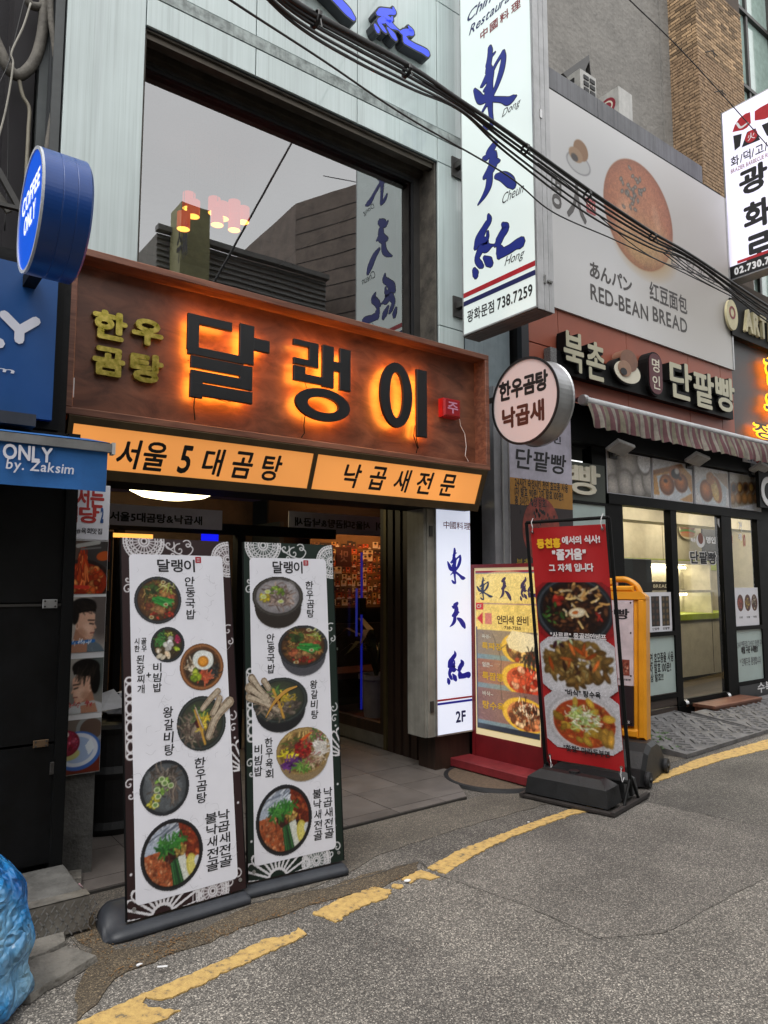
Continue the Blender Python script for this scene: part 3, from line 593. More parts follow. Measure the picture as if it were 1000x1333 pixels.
# dead leaves and grit in the gutter
R = random.Random(11); mb = MB()
gp = gpoly([(150, 1272), (215, 1243), (300, 1213), (420, 1174), (520, 1147), (110, 1225), (130, 1190), (230, 1225), (360, 1193)])
for _ in range(900):
    a = gp[R.randrange(len(gp))]; b = gp[R.randrange(len(gp))]; t_ = R.random()
    if math.hypot(a[0] - b[0], a[1] - b[1]) > .5: continue
    x, y = a[0] + (b[0] - a[0]) * t_ + R.gauss(0, .03), a[1] + (b[1] - a[1]) * t_ + R.gauss(0, .02); s_ = R.uniform(.002, .006); h = .008; an = R.random() * 6.3
    q = [(x + math.cos(an + k) * s_ * e_, y + math.sin(an + k) * s_ * e_, h + R.uniform(0, .004)) for k, e_ in ((0, 1.6), (1.6, .6), (3.1, 1.6), (4.7, .6))]
    mb.add(q, [(0, 1, 2, 3)])
put('gutter_debris', mb, mat('dead_leaf', '80603c', .9, var=.4, scale=40, tint='3f3122'), label='fine dead leaf bits and grit along the gutter', cat='debris', kind='stuff')
# ------------------------------------------------------------------ glass-clad building
YF = 4.85
b = thing('glass_clad_building', (2.8, 6, 0), 'building clad in pale mint painted glass around a wide upper window', 'building')
# carcass behind the cladding
cw = MB(); y0, y1 = 4.875, 5.10
cw.box(0.97, 4.60, y0, y1, 5.57, 12); cw.box(0.97, 1.50, y0, y1, 2.35, 5.57); cw.box(4.28, 4.60, y0, y1, 2.35, 5.57); cw.box(1.50, 4.28, y0, y1, 2.35, 3.62)
cw.box(0.90, 0.97, 4.9, 9.5, 0, 12); cw.box(4.14, 4.20, 7.6, 9.5, 0, 2.3); cw.box(4.61, 5.25, 4.96, 5.4, 2.3, 12).box(4.20, 5.25, 5.4, 9.5, 2.75, 12); cw.box(0.97, 6.3, 9.4, 9.5, 0, 12)
put('wall', cw, mat('dark_backing', '303438', .9), b)
xs = [0.97, 1.50, 2.37, 3.35, 4.28, 4.60]; g = 0.004
def panel(x0, x1, z0, z1, y=YF): put('glass_panel', MB().fbox(FY(y + .02), x0 + g, x1 - g, z0 + g, z1 - g, -0.0, .02, bev=.003), M_PGLASS, b)
for i in range(5):
    panel(xs[i], xs[i + 1], 5.90, 7.22); panel(xs[i], xs[i + 1], 7.22, 8.7); panel(xs[i], xs[i + 1], 8.7, 10.2); panel(xs[i], xs[i + 1], 10.2, 11.9)
    if 0 < i < 4: panel(xs[i], xs[i + 1], 5.56, 5.80)
panel(0.97, 1.50, 3.6, 5.80); panel(4.28, 4.60, 3.95, 5.56); panel(4.28, 4.60, 5.56, 5.80); panel(4.28, 4.60, 2.45, 3.95)
put('trim_strip', MB().fbox(FY(YF + .015), 0.974, 4.596, 5.803, 5.897, 0, .018), mat('dirty_white_trim', 'a4aeac', .6, var=.3, scale=12, streak=.4), b)
put('panel_joint', MB().fbox(FY(YF + .024), 0.975, 4.595, 5.56, 11.9, 0, .008), M_SEAL, b)
# upper window in its deep reveal
rv = MB(); rv.box(1.50, 4.28, YF + .03, 5.2, 5.545, 5.56); put('soffit', rv, M_REVEAL, b)
rv = MB(); rv.box(4.262, 4.28, YF + .03, 5.2, 3.62, 5.545); rv.box(1.50, 1.515, YF + .03, 5.2, 3.62, 5.545); rv.box(1.515, 4.262, YF + .03, 5.2, 3.60, 3.62); put('reveal', rv, M_REVEAL, b)
w = put('window_frame', MB().box(1.515, 4.262, 5.10, 5.16, 5.46, 5.545).box(4.19, 4.262, 5.10, 5.16, 3.62, 5.46).box(1.515, 1.56, 5.10, 5.16, 3.62, 5.46).box(1.56, 4.19, 5.10, 5.16, 3.62, 3.68), M_DGREY, b)
put('gasket', MB().box(1.56, 4.19, 5.105, 5.12, 5.43, 5.46).box(4.165, 4.19, 5.105, 5.12, 3.68, 5.43), M_GASKET, w)
put('pane', MB().add([(1.555, 5.13, 3.67), (4.195, 5.13, 3.67), (4.195, 5.13, 5.47), (1.555, 5.13, 5.47)], [(0, 1, 2, 3)]), glass('upper_glass', 0.27, (0.50, 0.50, 0.52), wobble=0.03), w)
put('cornice', MB().box(1.50, 4.262, YF + .05, YF + .11, 5.50, 5.545).box(1.515, 4.262, 5.04, 5.10, 5.485, 5.545), mat('bronze_trim', '4d463c', .4, metal=.4, var=.2), b)
# the room upstairs
rm = MB(); rm.box(0.98, 4.3, 5.2, 9.3, 3.2, 3.25); rm.box(0.97, 1.02, 5.2, 9.3, 3.25, 5.6); rm.box(0.98, 4.25, 9.25, 9.3, 3.25, 5.6); rm.box(4.3, 4.35, 5.2, 9.3, 3.25, 5.6)
put('room_wall', rm, mat('room_paint', '6d6a68', .9, var=.1), b)
put('room_ceiling', MB().box(0.98, 4.3, 5.2, 9.3, 5.6, 5.65), mat('textured_ceiling', '8b878a', .95, var=.08, scale=5, bump=.8, bscale=24), b)
put('ceiling_beam', MB().box(1.02, 4.3, 7.9, 8.1, 5.42, 5.6), mat('beam_paint', '77747c', .9), b)
put('duct', MB().lathe((2.6, 7.4, 5.52), [(0.9, 0), (0.9, .08), (0, .08)], 36), mat('beam_paint', '77747c', .9), b)
put('duct_rim', MB().lathe((2.6, 7.4, 5.50), [(0.0, .018), (0.86, .018), (0.9, 0.018), (0.93, .0)], 36), mat('beam_paint', '77747c', .9), b)
M_SHADE = glow('red_lamp_paper', 'f03a10', 0.6, 'a03024'); M_BULB = glow('warm_bulb', 'ffc050', 3.2)
lampspots = [(239, 288), (252, 272), (279, 268), (290, 275), (305, 272), (317, 280), (283, 283), (305, 290), (246, 262)]
LAMPWHERE = ['lowest one towards the blue drum sign', 'second from the drum sign', 'highest one in the middle of the cluster', 'beside the reflected cable, middle height', 'high one towards the tall sign', 'outermost towards the tall sign', 'low one in the middle of the cluster', 'lowest one towards the tall white sign', 'high one above the lowest lamp']
for i, (u, v) in enumerate(lampspots):
    y = 5.95 + 0.12 * (i % 3); p = atY(u, v, y)
    if i == 0:
        l0 = thing('pendant_lamp', p, 'red pendant lamp behind the upper window, ' + LAMPWHERE[0], 'lamp', 'red pendant lamps behind the upper window')
        put('lamp_shade', MB().lathe(p, [(.058, -.075), (.058, .075), (.03, .085)], 20), M_SHADE, l0); put('bulb_disc', MB().lathe(p, [(0, -.07), (.056, -.072)], 20), M_BULB, l0)
        put('flex', MB().tube([p + Vector((0, 0, .1)), p + Vector((0, 0, 0.9))], .003, 5), M_DGREY, l0)
    else: copy_tree(l0, p, label='red pendant lamp behind the upper window, ' + LAMPWHERE[i])
# side wall strip and dark gap to the left of the panels, with pipes
sw = thing('side_wall', (0.85, 5.3, 0), 'grey metal wall strip in the gap beside the mint glass panels', 'wall')
put('cladding', MB().box(0.845, 0.90, 5.0, 5.05, 2.4, 8), mat('slate_sheet', '565b5c', .6, var=.15, scale=3, streak=.2), sw)
put('edge_trim', MB().box(0.905, 0.962, 4.87, 4.95, 3.2, 8), mat('grey_trim', '4c4f50', .6), sw)
db = thing('dark_sided_house', (0, 6, 0), 'dark house wall of overlapping horizontal siding above the blue shop', 'building')
for k in range(26):
    z = 3.0 + k * 0.22; F = Fr((0, 5.42, z), (1, 0, 0), (0, -0.09, 1))
    put('siding_board', MB().fbox(F, -3.0, 0.70, 0, 0.235, 0, .018), mat('black_siding', '221f24', .7, var=.25, scale=3, bump=.2), db)
put('corner_post', MB().box(0.70, 0.845, 5.15, 5.45, 2.4, 8.8), mat('black_siding2', '1d191e', .75, var=.2), db)
put('wall', MB().box(-3.0, 0.55, 5.45, 9.5, 0, 8.8), M_VOID, db)
def pipe(name, pts, r, m, lab, cat='pipe', y=5.0, group=None):
    P = [atY(u, v, y + (dy[0] if dy else 0)) for (u, v, *dy) in pts]; P = [Vector(q) for q in smooth_line([tuple(p) for p in P], 6)]
    return put(name, MB().tube(P, r, 12), m, label=lab, cat=cat, smooth=True, group=group)
pipe('pipe', [(60, -60), (58, 10), (55, 45), (47, 75), (35, 92), (22, 98), (10, 88), (2, 70), (-8, 48)], .036, M_PIPE, 'thick taped grey pipe looping in a U beside the dark siding')
pipe('pipe', [(66, -30), (66, 20), (71, 60), (74, 100), (72, 130), (66, 165), (61, 200), (58, 260)], .02, M_PIPE, 'slim ribbed hose running down in front of the grey wall strip', 'hose', 4.9)
pipe('conduit', [(24, 100), (30, 125), (38, 141), (37, 170), (34, 230), (28, 320)], .012, mat('beige_pipe', '8a8474', .5), 'narrow beige conduit bending down behind the round blue sign', 'conduit')
pipe('pipe', [(33, -20), (38, 4), (50, 9), (64, 8), (78, 12), (86, 4)], .027, M_PIPE, 'short grey pipe crossing at the very top by the glass panels')
pipe('wire', [(40, 4), (30, 35), (15, 68), (17, 85), (8, 140), (-5, 190)], .006, mat('pale_wire', '9a968c', .6), 'thin pale wire hanging loose across the dark siding', 'wire', 4.8)
pipe('wire', [(33, -5), (22, 40), (12, 80), (-4, 115)], .004, M_CABLE, 'thin dark wire slanting behind the pale hanging wire', 'wire', 4.95)
pipe('wire', [(13, 60), (11, 120), (10, 220), (6, 300)], .004, M_CABLE, 'thin dark wire dropping straight down over the siding boards', 'wire', 5.1)
# bracket lattice above the blue sign
br = thing('sign_bracket', (0.4, 4.3, 3.4), 'angled black steel bracket holding up the blue shop sign', 'bracket')
F = FY(4.2)
def pbar(F, a, b_, w, c0, c1):
    a = Vector(F.px(*a)); b_ = Vector(F.px(*b_)); d = (b_ - a).normalized(); n_ = Vector((-d.y, d.x)) * w / 2
    return MB().fpoly(F, [tuple(a + n_), tuple(a - n_), tuple(b_ - n_), tuple(b_ + n_)], c0, c1)
put('brace', pbar(F, (-4, 222), (26, 276), .03, 0, .03), M_DGREY, br); put('brace', pbar(F, (-10, 236), (14, 272), .035, -.06, -.03), mat('dull_steel', '5d5a55', .5), br); put('rail', pbar(F, (-30, 264), (30, 278), .02, .03, .06), M_DGREY, br)

# ------------------------------------------------------------------ channel letters on the glass panels
def glyph_strokes(F, crop, S):
    ox, oy, sc = crop; out = []
    for st in S:
        P = []
        for x, y, w in st:
            a, b_ = F.px(ox + x / sc, oy + y / sc); a2, _ = F.px(ox + (x + w) / sc, oy + y / sc); _, b3 = F.px(ox + x / sc, oy + (y + w) / sc)
            P.append((a, b_, (abs(a2 - a) + abs(b3 - b_)) / 2))
        out.append(P)
    return out
XB = 4.45
FB = FX(XB)
DONG = [[(212,345,24),(215,380,34),(205,430,26),(198,470,30)],[(250,380,8),(222,415,20),(205,480,36),(205,505,50)],[(215,500,34),(185,570,34),(150,625,12)],[(308,380,26),(312,430,34),(295,520,40),(262,620,30),(235,680,24),(215,730,40)],
        [(160,620,18),(215,545,24),(262,455,18),(305,388,24)],[(225,530,36),(212,600,46),(205,660,60),(210,735,50)],[(172,655,14),(212,605,26)],[(102,650,14),(125,690,38),(150,722,44),(195,715,30)],
        [(230,718,24),(300,722,28),(345,732,42),(380,712,34),(402,696,10)],[(215,740,36),(220,820,26),(230,895,22)],[(200,740,20),(170,790,14),(148,832,6)],[(172,905,16),(195,918,28),(228,910,18)]]
CHEUN = [[(250,1040,36),(215,1095,50),(188,1138,36),(165,1142,12)],[(238,1125,50),(240,1170,60),(282,1165,12)],[(240,1185,60),(212,1235,56),(175,1280,26)],[(212,1262,40),(205,1340,44),(175,1410,30),(128,1480,6)],[(258,1275,24),(310,1278,50),(360,1315,58),(385,1345,34)]]
HONG = [[(210,348,14),(215,390,40),(180,450,44),(140,530,60),(115,592,28)],[(205,475,14),(203,515,26),(175,560,66),(200,592,56),(240,577,12),(268,571,10)],[(150,610,50),(125,680,34),(150,722,34),(166,735,20)],[(180,668,18),(212,698,50),(230,718,34)],[(103,762,26),(115,792,42),(118,808,30)],
        [(318,415,18),(340,445,52),(310,500,50),(285,550,50),(263,577,18)],[(285,580,24),(298,620,56),(295,655,38)],[(300,640,50),(370,605,50),(420,570,54),(455,556,64)]]
G_DONG = glyph_strokes(FB, (600, 0, 5.554), DONG); G_CHEUN = glyph_strokes(FB, (600, 0, 5.554), CHEUN); G_HONG = glyph_strokes(FB, (600, 220, 5.79), HONG)
def norm(G):
    A = [p for s_ in G for p in s_]; x0 = min(p[0] - p[2] / 2 for p in A); x1 = max(p[0] + p[2] / 2 for p in A); y0 = min(p[1] - p[2] / 2 for p in A); y1 = max(p[1] + p[2] / 2 for p in A)
    return [[((x - x0) / (x1 - x0), (y - y0) / (y1 - y0), w / ((x1 - x0) + (y1 - y0)) * 2) for x, y, w in s_] for s_ in G]
N_D, N_C, N_H = norm(G_DONG), norm(G_CHEUN), norm(G_HONG)
def draw(mb, F, G, rect=None, c0=0.001, c1=None, fat=0.0, mul=1.0):
    for k, s_ in enumerate(G):
        if rect: a0, b0, a1, b1 = rect; P = [(a0 + x * (a1 - a0), b0 + y * (b1 - b0), w * (abs(a1 - a0) + abs(b1 - b0)) / 2 * mul + fat) for x, y, w in s_]
        else: P = [(x, y, w * mul + fat) for x, y, w in s_]
        mb.stroke(F, P, c0 + k * .00012, None if c1 is None else c1 + k * .0004)
    return mb
M_VIOLET = glow('violet_blue_face', '3c50e0', 0.55, '3040c0'); M_CSIDE = mat('channel_side', '34383e', .5)
F = FY(YF)
for nm, N, r, lab in (('紅', N_H, F.rect((488, -8, .12), (562, 80, .12)), 'blue brush-style character raised on the mint panels beside the tall white sign'), ('天', N_C, F.rect((366, -82, .12), (466, 26, .12)), 'blue brush-style character cut off above the cables')):
    t = thing('channel_letter', F.w((r[0] + r[2]) / 2, r[1], .05), lab, 'sign letter', 'blue characters on the glass wall')
    put('letter_body', draw(MB(), F, N, r, 0.002, 0.10, .03), M_CSIDE, t); put('letter_face', draw(MB(), F, N, r, 0.103), M_VIOLET, t)
# ------------------------------------------------------------------ tall blade sign
t = thing('blade_sign', (XB, 4.2, 3.83), 'tall white lightbox with blue brush characters and phone number jutting out from the mint building', 'sign')
Y0, Y1, Z0, Z1 = 4.70, 3.82, 3.83, 7.6          # wall side, street side
M_FACE = glow('white_sign_face', 'd6e4e0', 0.28, 'cfd8d6', var=0.10, scale=1.6)
put('housing', MB().box(XB + .004, XB + .20, Y1 - .012, Y0, Z0, Z1), M_WHITEM, t)
put('face_panel', MB().fbox(FB, -Y0, -Y1, Z0 + .012, Z1, -.002, .004), M_FACE, t)
fr = MB(); fr.fbox(FB, -Y0, -Y0 + .012, Z0, Z1, -.001, .008); fr.fbox(FB, -Y1, -Y1 + .012, Z0, Z1, -.001, .008); fr.fbox(FB, -Y0 + .012, -Y1, Z0, Z0 + .014, -.001, .008); put('edge_frame', fr, M_ALU, t)
bt = MB()
for k in range(4): bt.box(XB + .006 + k * .049, XB + .052 + k * .049, Y1, Y0, Z0 - .012, Z0 - .001)
put('bottom_cover', bt, mat('brown_soffit_metal', '66544c', .55, var=.15), t)
sd_ = MB()
for k, (x0, x1) in enumerate(((.004, .075), (.082, .135), (.142, .2))): sd_.box(XB + x0, XB + x1, Y1 - .02, Y1 - .012, Z0 - .01, Z1)
put('side_strip', sd_, M_WHITEM, t)
for z in (4.05, 5.52): put('hinge', MB().box(XB + .066, XB + .092, Y1 - .028, Y1 - .02, z, z + .075), M_STEEL, t)
put('latch', MB().box(XB + .11, XB + .17, Y1 - .034, Y1 - .02, 4.07, 4.085), M_STEEL, t)
FBf = FB.off(.005)
for G in (G_DONG, G_CHEUN, G_HONG):
    put('brush_character', draw(MB(), FB, G, c0=.0062, mul=1.16), mat('sign_blue', '1a2a86', .5, var=.03), t)
for G in (G_DONG, G_CHEUN, G_HONG): put('character_outline', draw(MB(), FB, G, c0=.0045, fat=.014, mul=1.16), K_BLACK, t)
def tx(parent, body, F, tl, br, m, c=.006, bold=.02, **k):
    r = F.rect(tl + (c,), br + (c,)); return lettering(parent, body, F, r, m, c=c, bold=bold, **k)
def rectm(F, u0, v0, u1, v1, h, c=.006):
    """baseline from photo point 0 to point 1, letter height h metres"""
    a0, b0 = F.px(u0, v0, c); a1, b1 = F.px(u1, v1, c); return (a0, (b0 + b1) / 2, a1, (b0 + b1) / 2 + h)
def rectf(u0, v0, u1, h):
    a0, b0 = FB.px(u0, v0); return (a0, b0, FB.px(u1, v0 - (u1 - u0) * .47)[0], b0 + h)
lettering(t, 'Chinese', FB, rectf(609, 30, 668, .10), K_NAVY, c=.006, bold=.012, shear=.4, gap=.8)
lettering(t, 'Restaurant', FB, rectf(611, 47, 680, .09), K_NAVY, c=.006, bold=.012, shear=.4, gap=.8)
lettering(t, '中國料理', FB, rectf(626, 54, 679, .095), K_MAROON, c=.006, bold=.02, gap=2.6)
lettering(t, 'Dong', FB, rectf(654, 156, 679, .085), K_BLACK, c=.006, bold=.004, shear=.45)
lettering(t, 'Cheun', FB, rectf(654.5, 266, 683, .09), K_BLACK, c=.006, bold=.004, shear=.45)
lettering(t, 'Hong', FB, rectf(657.5, 350, 684, .10), K_BLACK, c=.006, bold=.004, shear=.45)
zr = FB.px(604, 388)[1]
put('red_stripe', MB().fbox(FB, -Y0 + .013, -Y1 - .001, zr - .005, zr + .04, .0042, .0062), mat('sign_red', 'b5202c', .5), t); put('navy_stripe', MB().fbox(FB, -Y0 + .013, -Y1 - .001, zr - .085, zr - .04, .0042, .0062), K_NAVY, t)
lettering(t, '광화문점', FB, rectf(609, 421, 644, .115), K_BLACK, c=.006, bold=.02); lettering(t, '738.7259', FB, rectf(648, 404, 694, .105), K_BLACK, c=.006, bold=.025)
for z in (4.15, 5.55):
    put('mounting_arm', MB().box(XB + .03, XB + .09, Y0, YF, z, z + .06).box(XB, XB + .14, YF - .02, YF - .005, z - .08, z + .12), M_DGREY, t)

# ------------------------------------------------------------------ wooden sign with backlit letters
YW = 4.30
t = thing('wooden_sign', (2.65, 4.5, 2.52), 'broad stained plywood box sign with three black letters haloed in orange light', 'sign')
X0, X1, ZB, ZT, D = 0.945, 4.37, 2.52, 3.53, 0.14
put('back_panel', MB().box(X0 + .02, X1 - .02, YW + D, YW + D + .02, ZB + .02, ZT - .02), M_PLY, t)
th = .045
put('frame_board', MB().fbox(FY(YW), X0, X1, ZT - th, ZT, -D - .02, 0, bev=.004), M_PLYF, t); put('frame_board', MB().fbox(FY(YW), X0, X1, ZB, ZB + th, -D - .02, 0, bev=.004), M_PLYF, t)
put('frame_board', MB().fbox(FY(YW), X0, X0 + th, ZB + th, ZT - th, -D - .02, -.001, bev=.004), M_PLYF, t); put('frame_board', MB().fbox(FY(YW), X1 - th, X1, ZB + th, ZT - th, -D - .02, -.001, bev=.004), M_PLYF, t)
put('rear_case', MB().box(X0, X1, YW + D + .025, YF + .01, ZB + .01, ZT - .01), M_BLACK, t)
FWp = FY(YW + D)                                  # plane of the plywood
LC0, LC1 = .068, .095
M_LET = mat('matt_black_letter', '141518', .5, var=.08); M_HALO = glow('orange_led', 'ff9c34', 17.0, 'ff9c34')
def crop(ox, oy): return lambda x, y: FWp.px(ox + x / 2.941, oy + y / 2.941, LC1)
def letter(label, cr, rects, ells=(), polys=()):
    L = MB(); H = MB(); k = 0
    for (x0, y0, x1, y1) in rects:
        a0, b1 = cr(x0, y0); a1, b0 = cr(x1, y1); e = k * .0006; L.fbox(FWp, a0, a1, b0, b1, LC0 + e, LC1 + e, bev=.003); m_ = .013
        H.fbox(FWp, a0 + m_, a1 - m_, b0 + m_, b1 - m_, LC0 - .012 - e * .2, LC0 - .003); k += 1
    for (cx, cy, rx, ry, ix, iy) in ells:
        a, b0 = cr(cx, cy); ra = abs(cr(cx + rx, cy)[0] - cr(cx - rx, cy)[0]) / 2; rb = abs(cr(cx, cy - ry)[1] - cr(cx, cy + ry)[1]) / 2; ia, ib = ra * ix / rx, rb * iy / ry
        L.ring(FWp, a, b0, ra, rb, ia, ib, LC0, LC1); H.ring(FWp, a, b0, ra - .013, rb - .013, ia + .013, ib + .013, LC0 - .012, LC0 - .003)
    o = put('letter', L, M_LET, t, label=label); put('led_backlight', H, M_HALO, o)
letter('backlit black letter 달', crop(0, 330), [(722, 225, 890, 298), (722, 262, 757, 405), (735, 347, 928, 425), (921, 266, 972, 432), (965, 330, 1033, 382), (733, 386, 966, 452 + 50), (915, 430, 966, 524), (732, 440 + 0, 970, 526 - 0)] if False else
       [(722, 225, 890, 298), (722, 232, 762, 372), (722, 350, 935, 425), (921, 266, 972, 428), (972, 322, 1033, 382), (733, 388, 966, 478), (920, 432, 966, 526), (733, 443, 920, 518), (730, 455, 775, 555), (730, 490, 966, 577)])
letter('backlit black letter 랭', crop(330, 330), [(156, 324, 250, 368), (216, 345, 250, 432), (156, 395, 250, 440), (156, 425, 200, 468), (156, 452, 285, 508), (266, 348, 308, 517), (306, 412, 334, 455), (332, 362, 372, 530)], [(269, 579, 104, 62, 60, 30)])
letter('backlit black letter 이', crop(330, 330), [(627, 441, 667, 705)], [(549, 541, 61, 124, 26, 88)])
# loose feed wires under the letters
for P in ([(742, 545), (738, 590), (742, 640)], ): put('feed_wire', MB().tube([FWp.w(*FWp.px(0 + x / 2.941, 330 + y / 2.941), .02) for x, y in P], .004, 6), M_BLACK, t)
for P in ([(192, 622), (188, 660), (190, 690), (178, 706)], [(612, 660), (608, 700), (622, 745), (618, 765)], [(622, 668), (618, 710), (626, 748)]): put('feed_wire', MB().tube([FWp.w(*FWp.px(330 + x / 2.941, 330 + y / 2.941), .02) for x, y in P], .004, 6), M_BLACK, t)
for (cxy, P) in (((0, 330), [(748, 372), (735, 385), (725, 410), (712, 415)]), ((330, 330), [(180, 485), (190, 500), (196, 520)]), ((330, 330), [(478, 468), (495, 470)]), ((330, 330), [(480, 622), (496, 622)]), ((330, 330), [(612, 480), (628, 484)]), ((0, 330), [(820, 560), (860, 572), (905, 566)])):
    put('feed_wire', MB().tube([FWp.w(*FWp.px(cxy[0] + x / 2.941, cxy[1] + y / 2.941), .03) for x, y in P], .0025, 5), M_BLACK, t)
M_GOLD = mat('polished_brass', 'd8c46a', .3, metal=1.0, var=.2, scale=22, tint='98902c')
for ch, tl, br_ in (('한', (121, 400), (165, 447)), ('우', (172, 411), (212, 454)), ('곰', (121, 448), (162, 493)), ('탕', (170, 456), (212, 502))):
    r = FWp.rect(tl + (.03,), br_ + (.03,)); lettering(t, ch, FWp, r, M_GOLD, name='brass_letter', c=.004, bold=.05, depth=.03)
put('switch_strip', MB().fbox(FWp, *[FWp.rect((91, 491, .01), (96, 517, .01))[i] for i in (0, 2, 1, 3)], .001, .014), K_WHITE, t)
# little red lamp box on the plywood
r = FWp.rect((578, 517, .07), (600, 545, .07)); t2 = thing('red_lamp_box', FWp.w((r[0] + r[2]) / 2, r[1], .03), 'small red box lamp with a pale character hung inside the wooden sign', 'lamp')
M_REDL = glow('red_box_face', 'c01824', 0.04, '8c141c')
put('lamp_body', MB().fbox(FWp, r[0], r[2], r[1], r[3], .001, .075, bev=.014), M_REDL, t2); lettering(t2, '주', FWp, (r[0] + .035, r[1] + .03, r[2] - .035, r[3] - .03), glow('pink_print', 'b07a90', .15), c=.077, bold=.02)
put('cable', MB().tube([FWp.w(*FWp.px(330 + x / 2.941, 330 + y / 2.941), .01) for x, y in [(785, 628), (790, 660), (806, 690), (812, 740), (808, 775), (820, 796)]], .003, 6), K_WHITE, t2)

# ------------------------------------------------------------------ amber lightbox below
YL = 4.34
t = thing('amber_lightbox', (2.75, 4.5, 2.17), 'long amber lightbox with black lettering mounted under the wooden sign', 'sign')
zt, zb = 2.515, 2.175
FL = Fr((0, 4.31, zt), (1, 0, 0), (0, 0.16 / 0.345, 1))     # leans back towards the bottom
# slanted face: top edge further out
FL = Fr((0, 4.42, zb), (1, 0, 0), (0, -0.13, zt - zb)); H = math.hypot(.13, zt - zb)
M_AMB = glow('amber_face', 'e8964a', 0.54, 'c98a50', var=.16, scale=1.4); M_BRONZE = mat('bronze_frame', '4e4028', .5, metal=.3, var=.15)
seam = FL.px(405, 620)[0]
put('amber_panel', MB().fbox(FL, 1.0, seam - .016, .062, H - .045, -.02, 0), M_AMB, t); put('amber_panel', MB().fbox(FL, seam + .016, 4.27, .062, H - .045, -.02, 0), M_AMB, t)
f = MB(); f.fbox(FL, .97, 4.32, 0, .062, -.03, .012); f.fbox(FL, .97, 4.32, H - .045, H, -.03, .012); f.fbox(FL, .97, 1.0, .062, H - .045, -.03, .012); f.fbox(FL, 4.27, 4.32, .062, H - .045, -.03, .012); f.fbox(FL, seam - .016, seam + .016, .062, H - .045, -.03, .012)
put('frame', f, M_BRONZE, t); put('box_body', MB().box(.97, 4.32, 4.46, 4.86, zb + .01, zt), M_BLACK, t)
for ch, x0, x1, xc in (('서', 0, 0, 168), ('울', 0, 0, 202), ('5', 0, 0, 241), ('대', 0, 0, 278), ('곰', 0, 0, 316), ('탕', 0, 0, 354), ('낙', 0, 0, 459), ('곱', 0, 0, 492), ('새', 0, 0, 524), ('전', 0, 0, 553), ('문', 0, 0, 583)):
    vm = 590 + (xc - 168) * .098 + 1; a, b_ = FL.px(xc, vm, .001); w_ = .145 if ch != '5' else .085; h_ = .185
    lettering(t, ch, FL, (a - w_ / 2 * (1 + (a - 1.3) * .04), b_ - h_ / 2, a + w_ / 2 * (1 + (a - 1.3) * .04), b_ + h_ / 2), K_BLACK, c=.001, bold=.022, shear=.12)

# ------------------------------------------------------------------ round hanging sign
t = thing('round_sign', (4.45, 3.98, 2.68), 'round pink-faced metal sign reading 한우곰탕 낙곱새 beside the wooden sign', 'sign')
F = FX(4.45); ca, cb2 = F.px(683.5, 522); RR = .355
put('drum', MB().lathe(F.w(ca, cb2, 0), [(0, -.2), (RR, -.2), (RR + .01, -.19), (RR, -.18), (RR, -.01), (RR + .012, 0), (RR + .012, .012), (RR - .008, .012), (RR - .008, .004)], 56, -F.n * -1), M_ALU, t, smooth=False)
put('face_disc', MB().disc(F, ca, cb2, RR - .006, RR - .006, -.004, .005, 56), glow('pink_face', 'd6bebb', .10, 'c9b6b3'), t)
put('rim', MB().ring(F, ca, cb2, RR + .014, RR + .014, RR - .006, RR - .006, .006, .016, 56), K_BLACK, t)
for body, q0, q1, m_, h_ in (('한우곰탕', (650, 524), (714, 507), K_BLACK, .175), ('낙곱새', (654, 560), (709, 547), K_BROWN, .185)):
    a0, b0 = F.px(*q0, .006); a1, b1 = F.px(*q1, .006); lettering(t, body, F, (a0, (b0 + b1) / 2 - .0, a1, (b0 + b1) / 2 + h_), m_, c=.0065, bold=.045, gap=.6)
put('bracket_arm', MB().box(4.53, 4.57, F.w(ca, 0).y + .3, 4.86, cb2 + .1, cb2 + .14), M_DGREY, t)

# ------------------------------------------------------------------ 2F pillar sign
t = thing('pillar_lightbox', (4.2, 4.65, .28), 'narrow white lit box with blue brush characters and 2F beside the entrance', 'sign')
YP = 4.58; F = FY(YP); r = (3.985, .31, 4.385, 2.215)
M_PF = glow('cool_white_face', 'd8e0f4', 0.46, 'd8dce6', var=.08, scale=1.2)
put('housing', MB().box(r[0] - .09, r[2], YP + .004, YP + .24, r[1] - .01, r[3]).box(r[0] - .115, r[0] - .09, YP + .02, YP + .24, r[1] - .01, r[3]), mat('grey_white_metal', '96948c', .5, var=.15, scale=5, streak=.2), t)
put('face_panel', MB().fbox(F, r[0], r[2], r[1], r[3], -.003, .003), M_PF, t)
put('edge_trim', MB().fbox(F, r[0] - .012, r[0], r[1], r[3], -.002, .01).fbox(F, r[0], r[2], r[3] - .0, r[3] + .012, -.002, .01).fbox(F, r[0], r[2], r[1] - .012, r[1], -.002, .01), M_ALU, t)
for z in (.5, 1.95): put('hinge', MB().fbox(F, r[0] - .07, r[0] - .035, z, z + .09, -.003, .006), M_DGREY, t)
M_LB = mat('vivid_blue', '1c24b8', .5, var=.03)
cx = (r[0] + r[2]) / 2
for N, tl, br_ in ((N_D, (582, 713), (606, 760)), (N_C, (585, 784), (606, 818)), (N_H, (582, 848), (612, 888))):
    q = F.rect(tl + (.003,), br_ + (.003,)); put('brush_character', draw(MB(), F, N, q, .0042, mul=1.45), M_LB, t)
lettering(t, '中國料理', F, F.rect((577, 678), (612, 690)), K_MAROON, c=.0045, bold=.01)
z1 = F.px(590, 914)[1]; put('red_stripe', MB().fbox(F, r[0] + .004, r[2] - .002, z1 + .02, z1 + .035, .0032, .0045), mat('sign_red', 'b5202c', .5), t); put('blue_stripe', MB().fbox(F, r[0] + .004, r[2] - .002, z1 - .01, z1 + .008, .0032, .0045), M_LB, t)
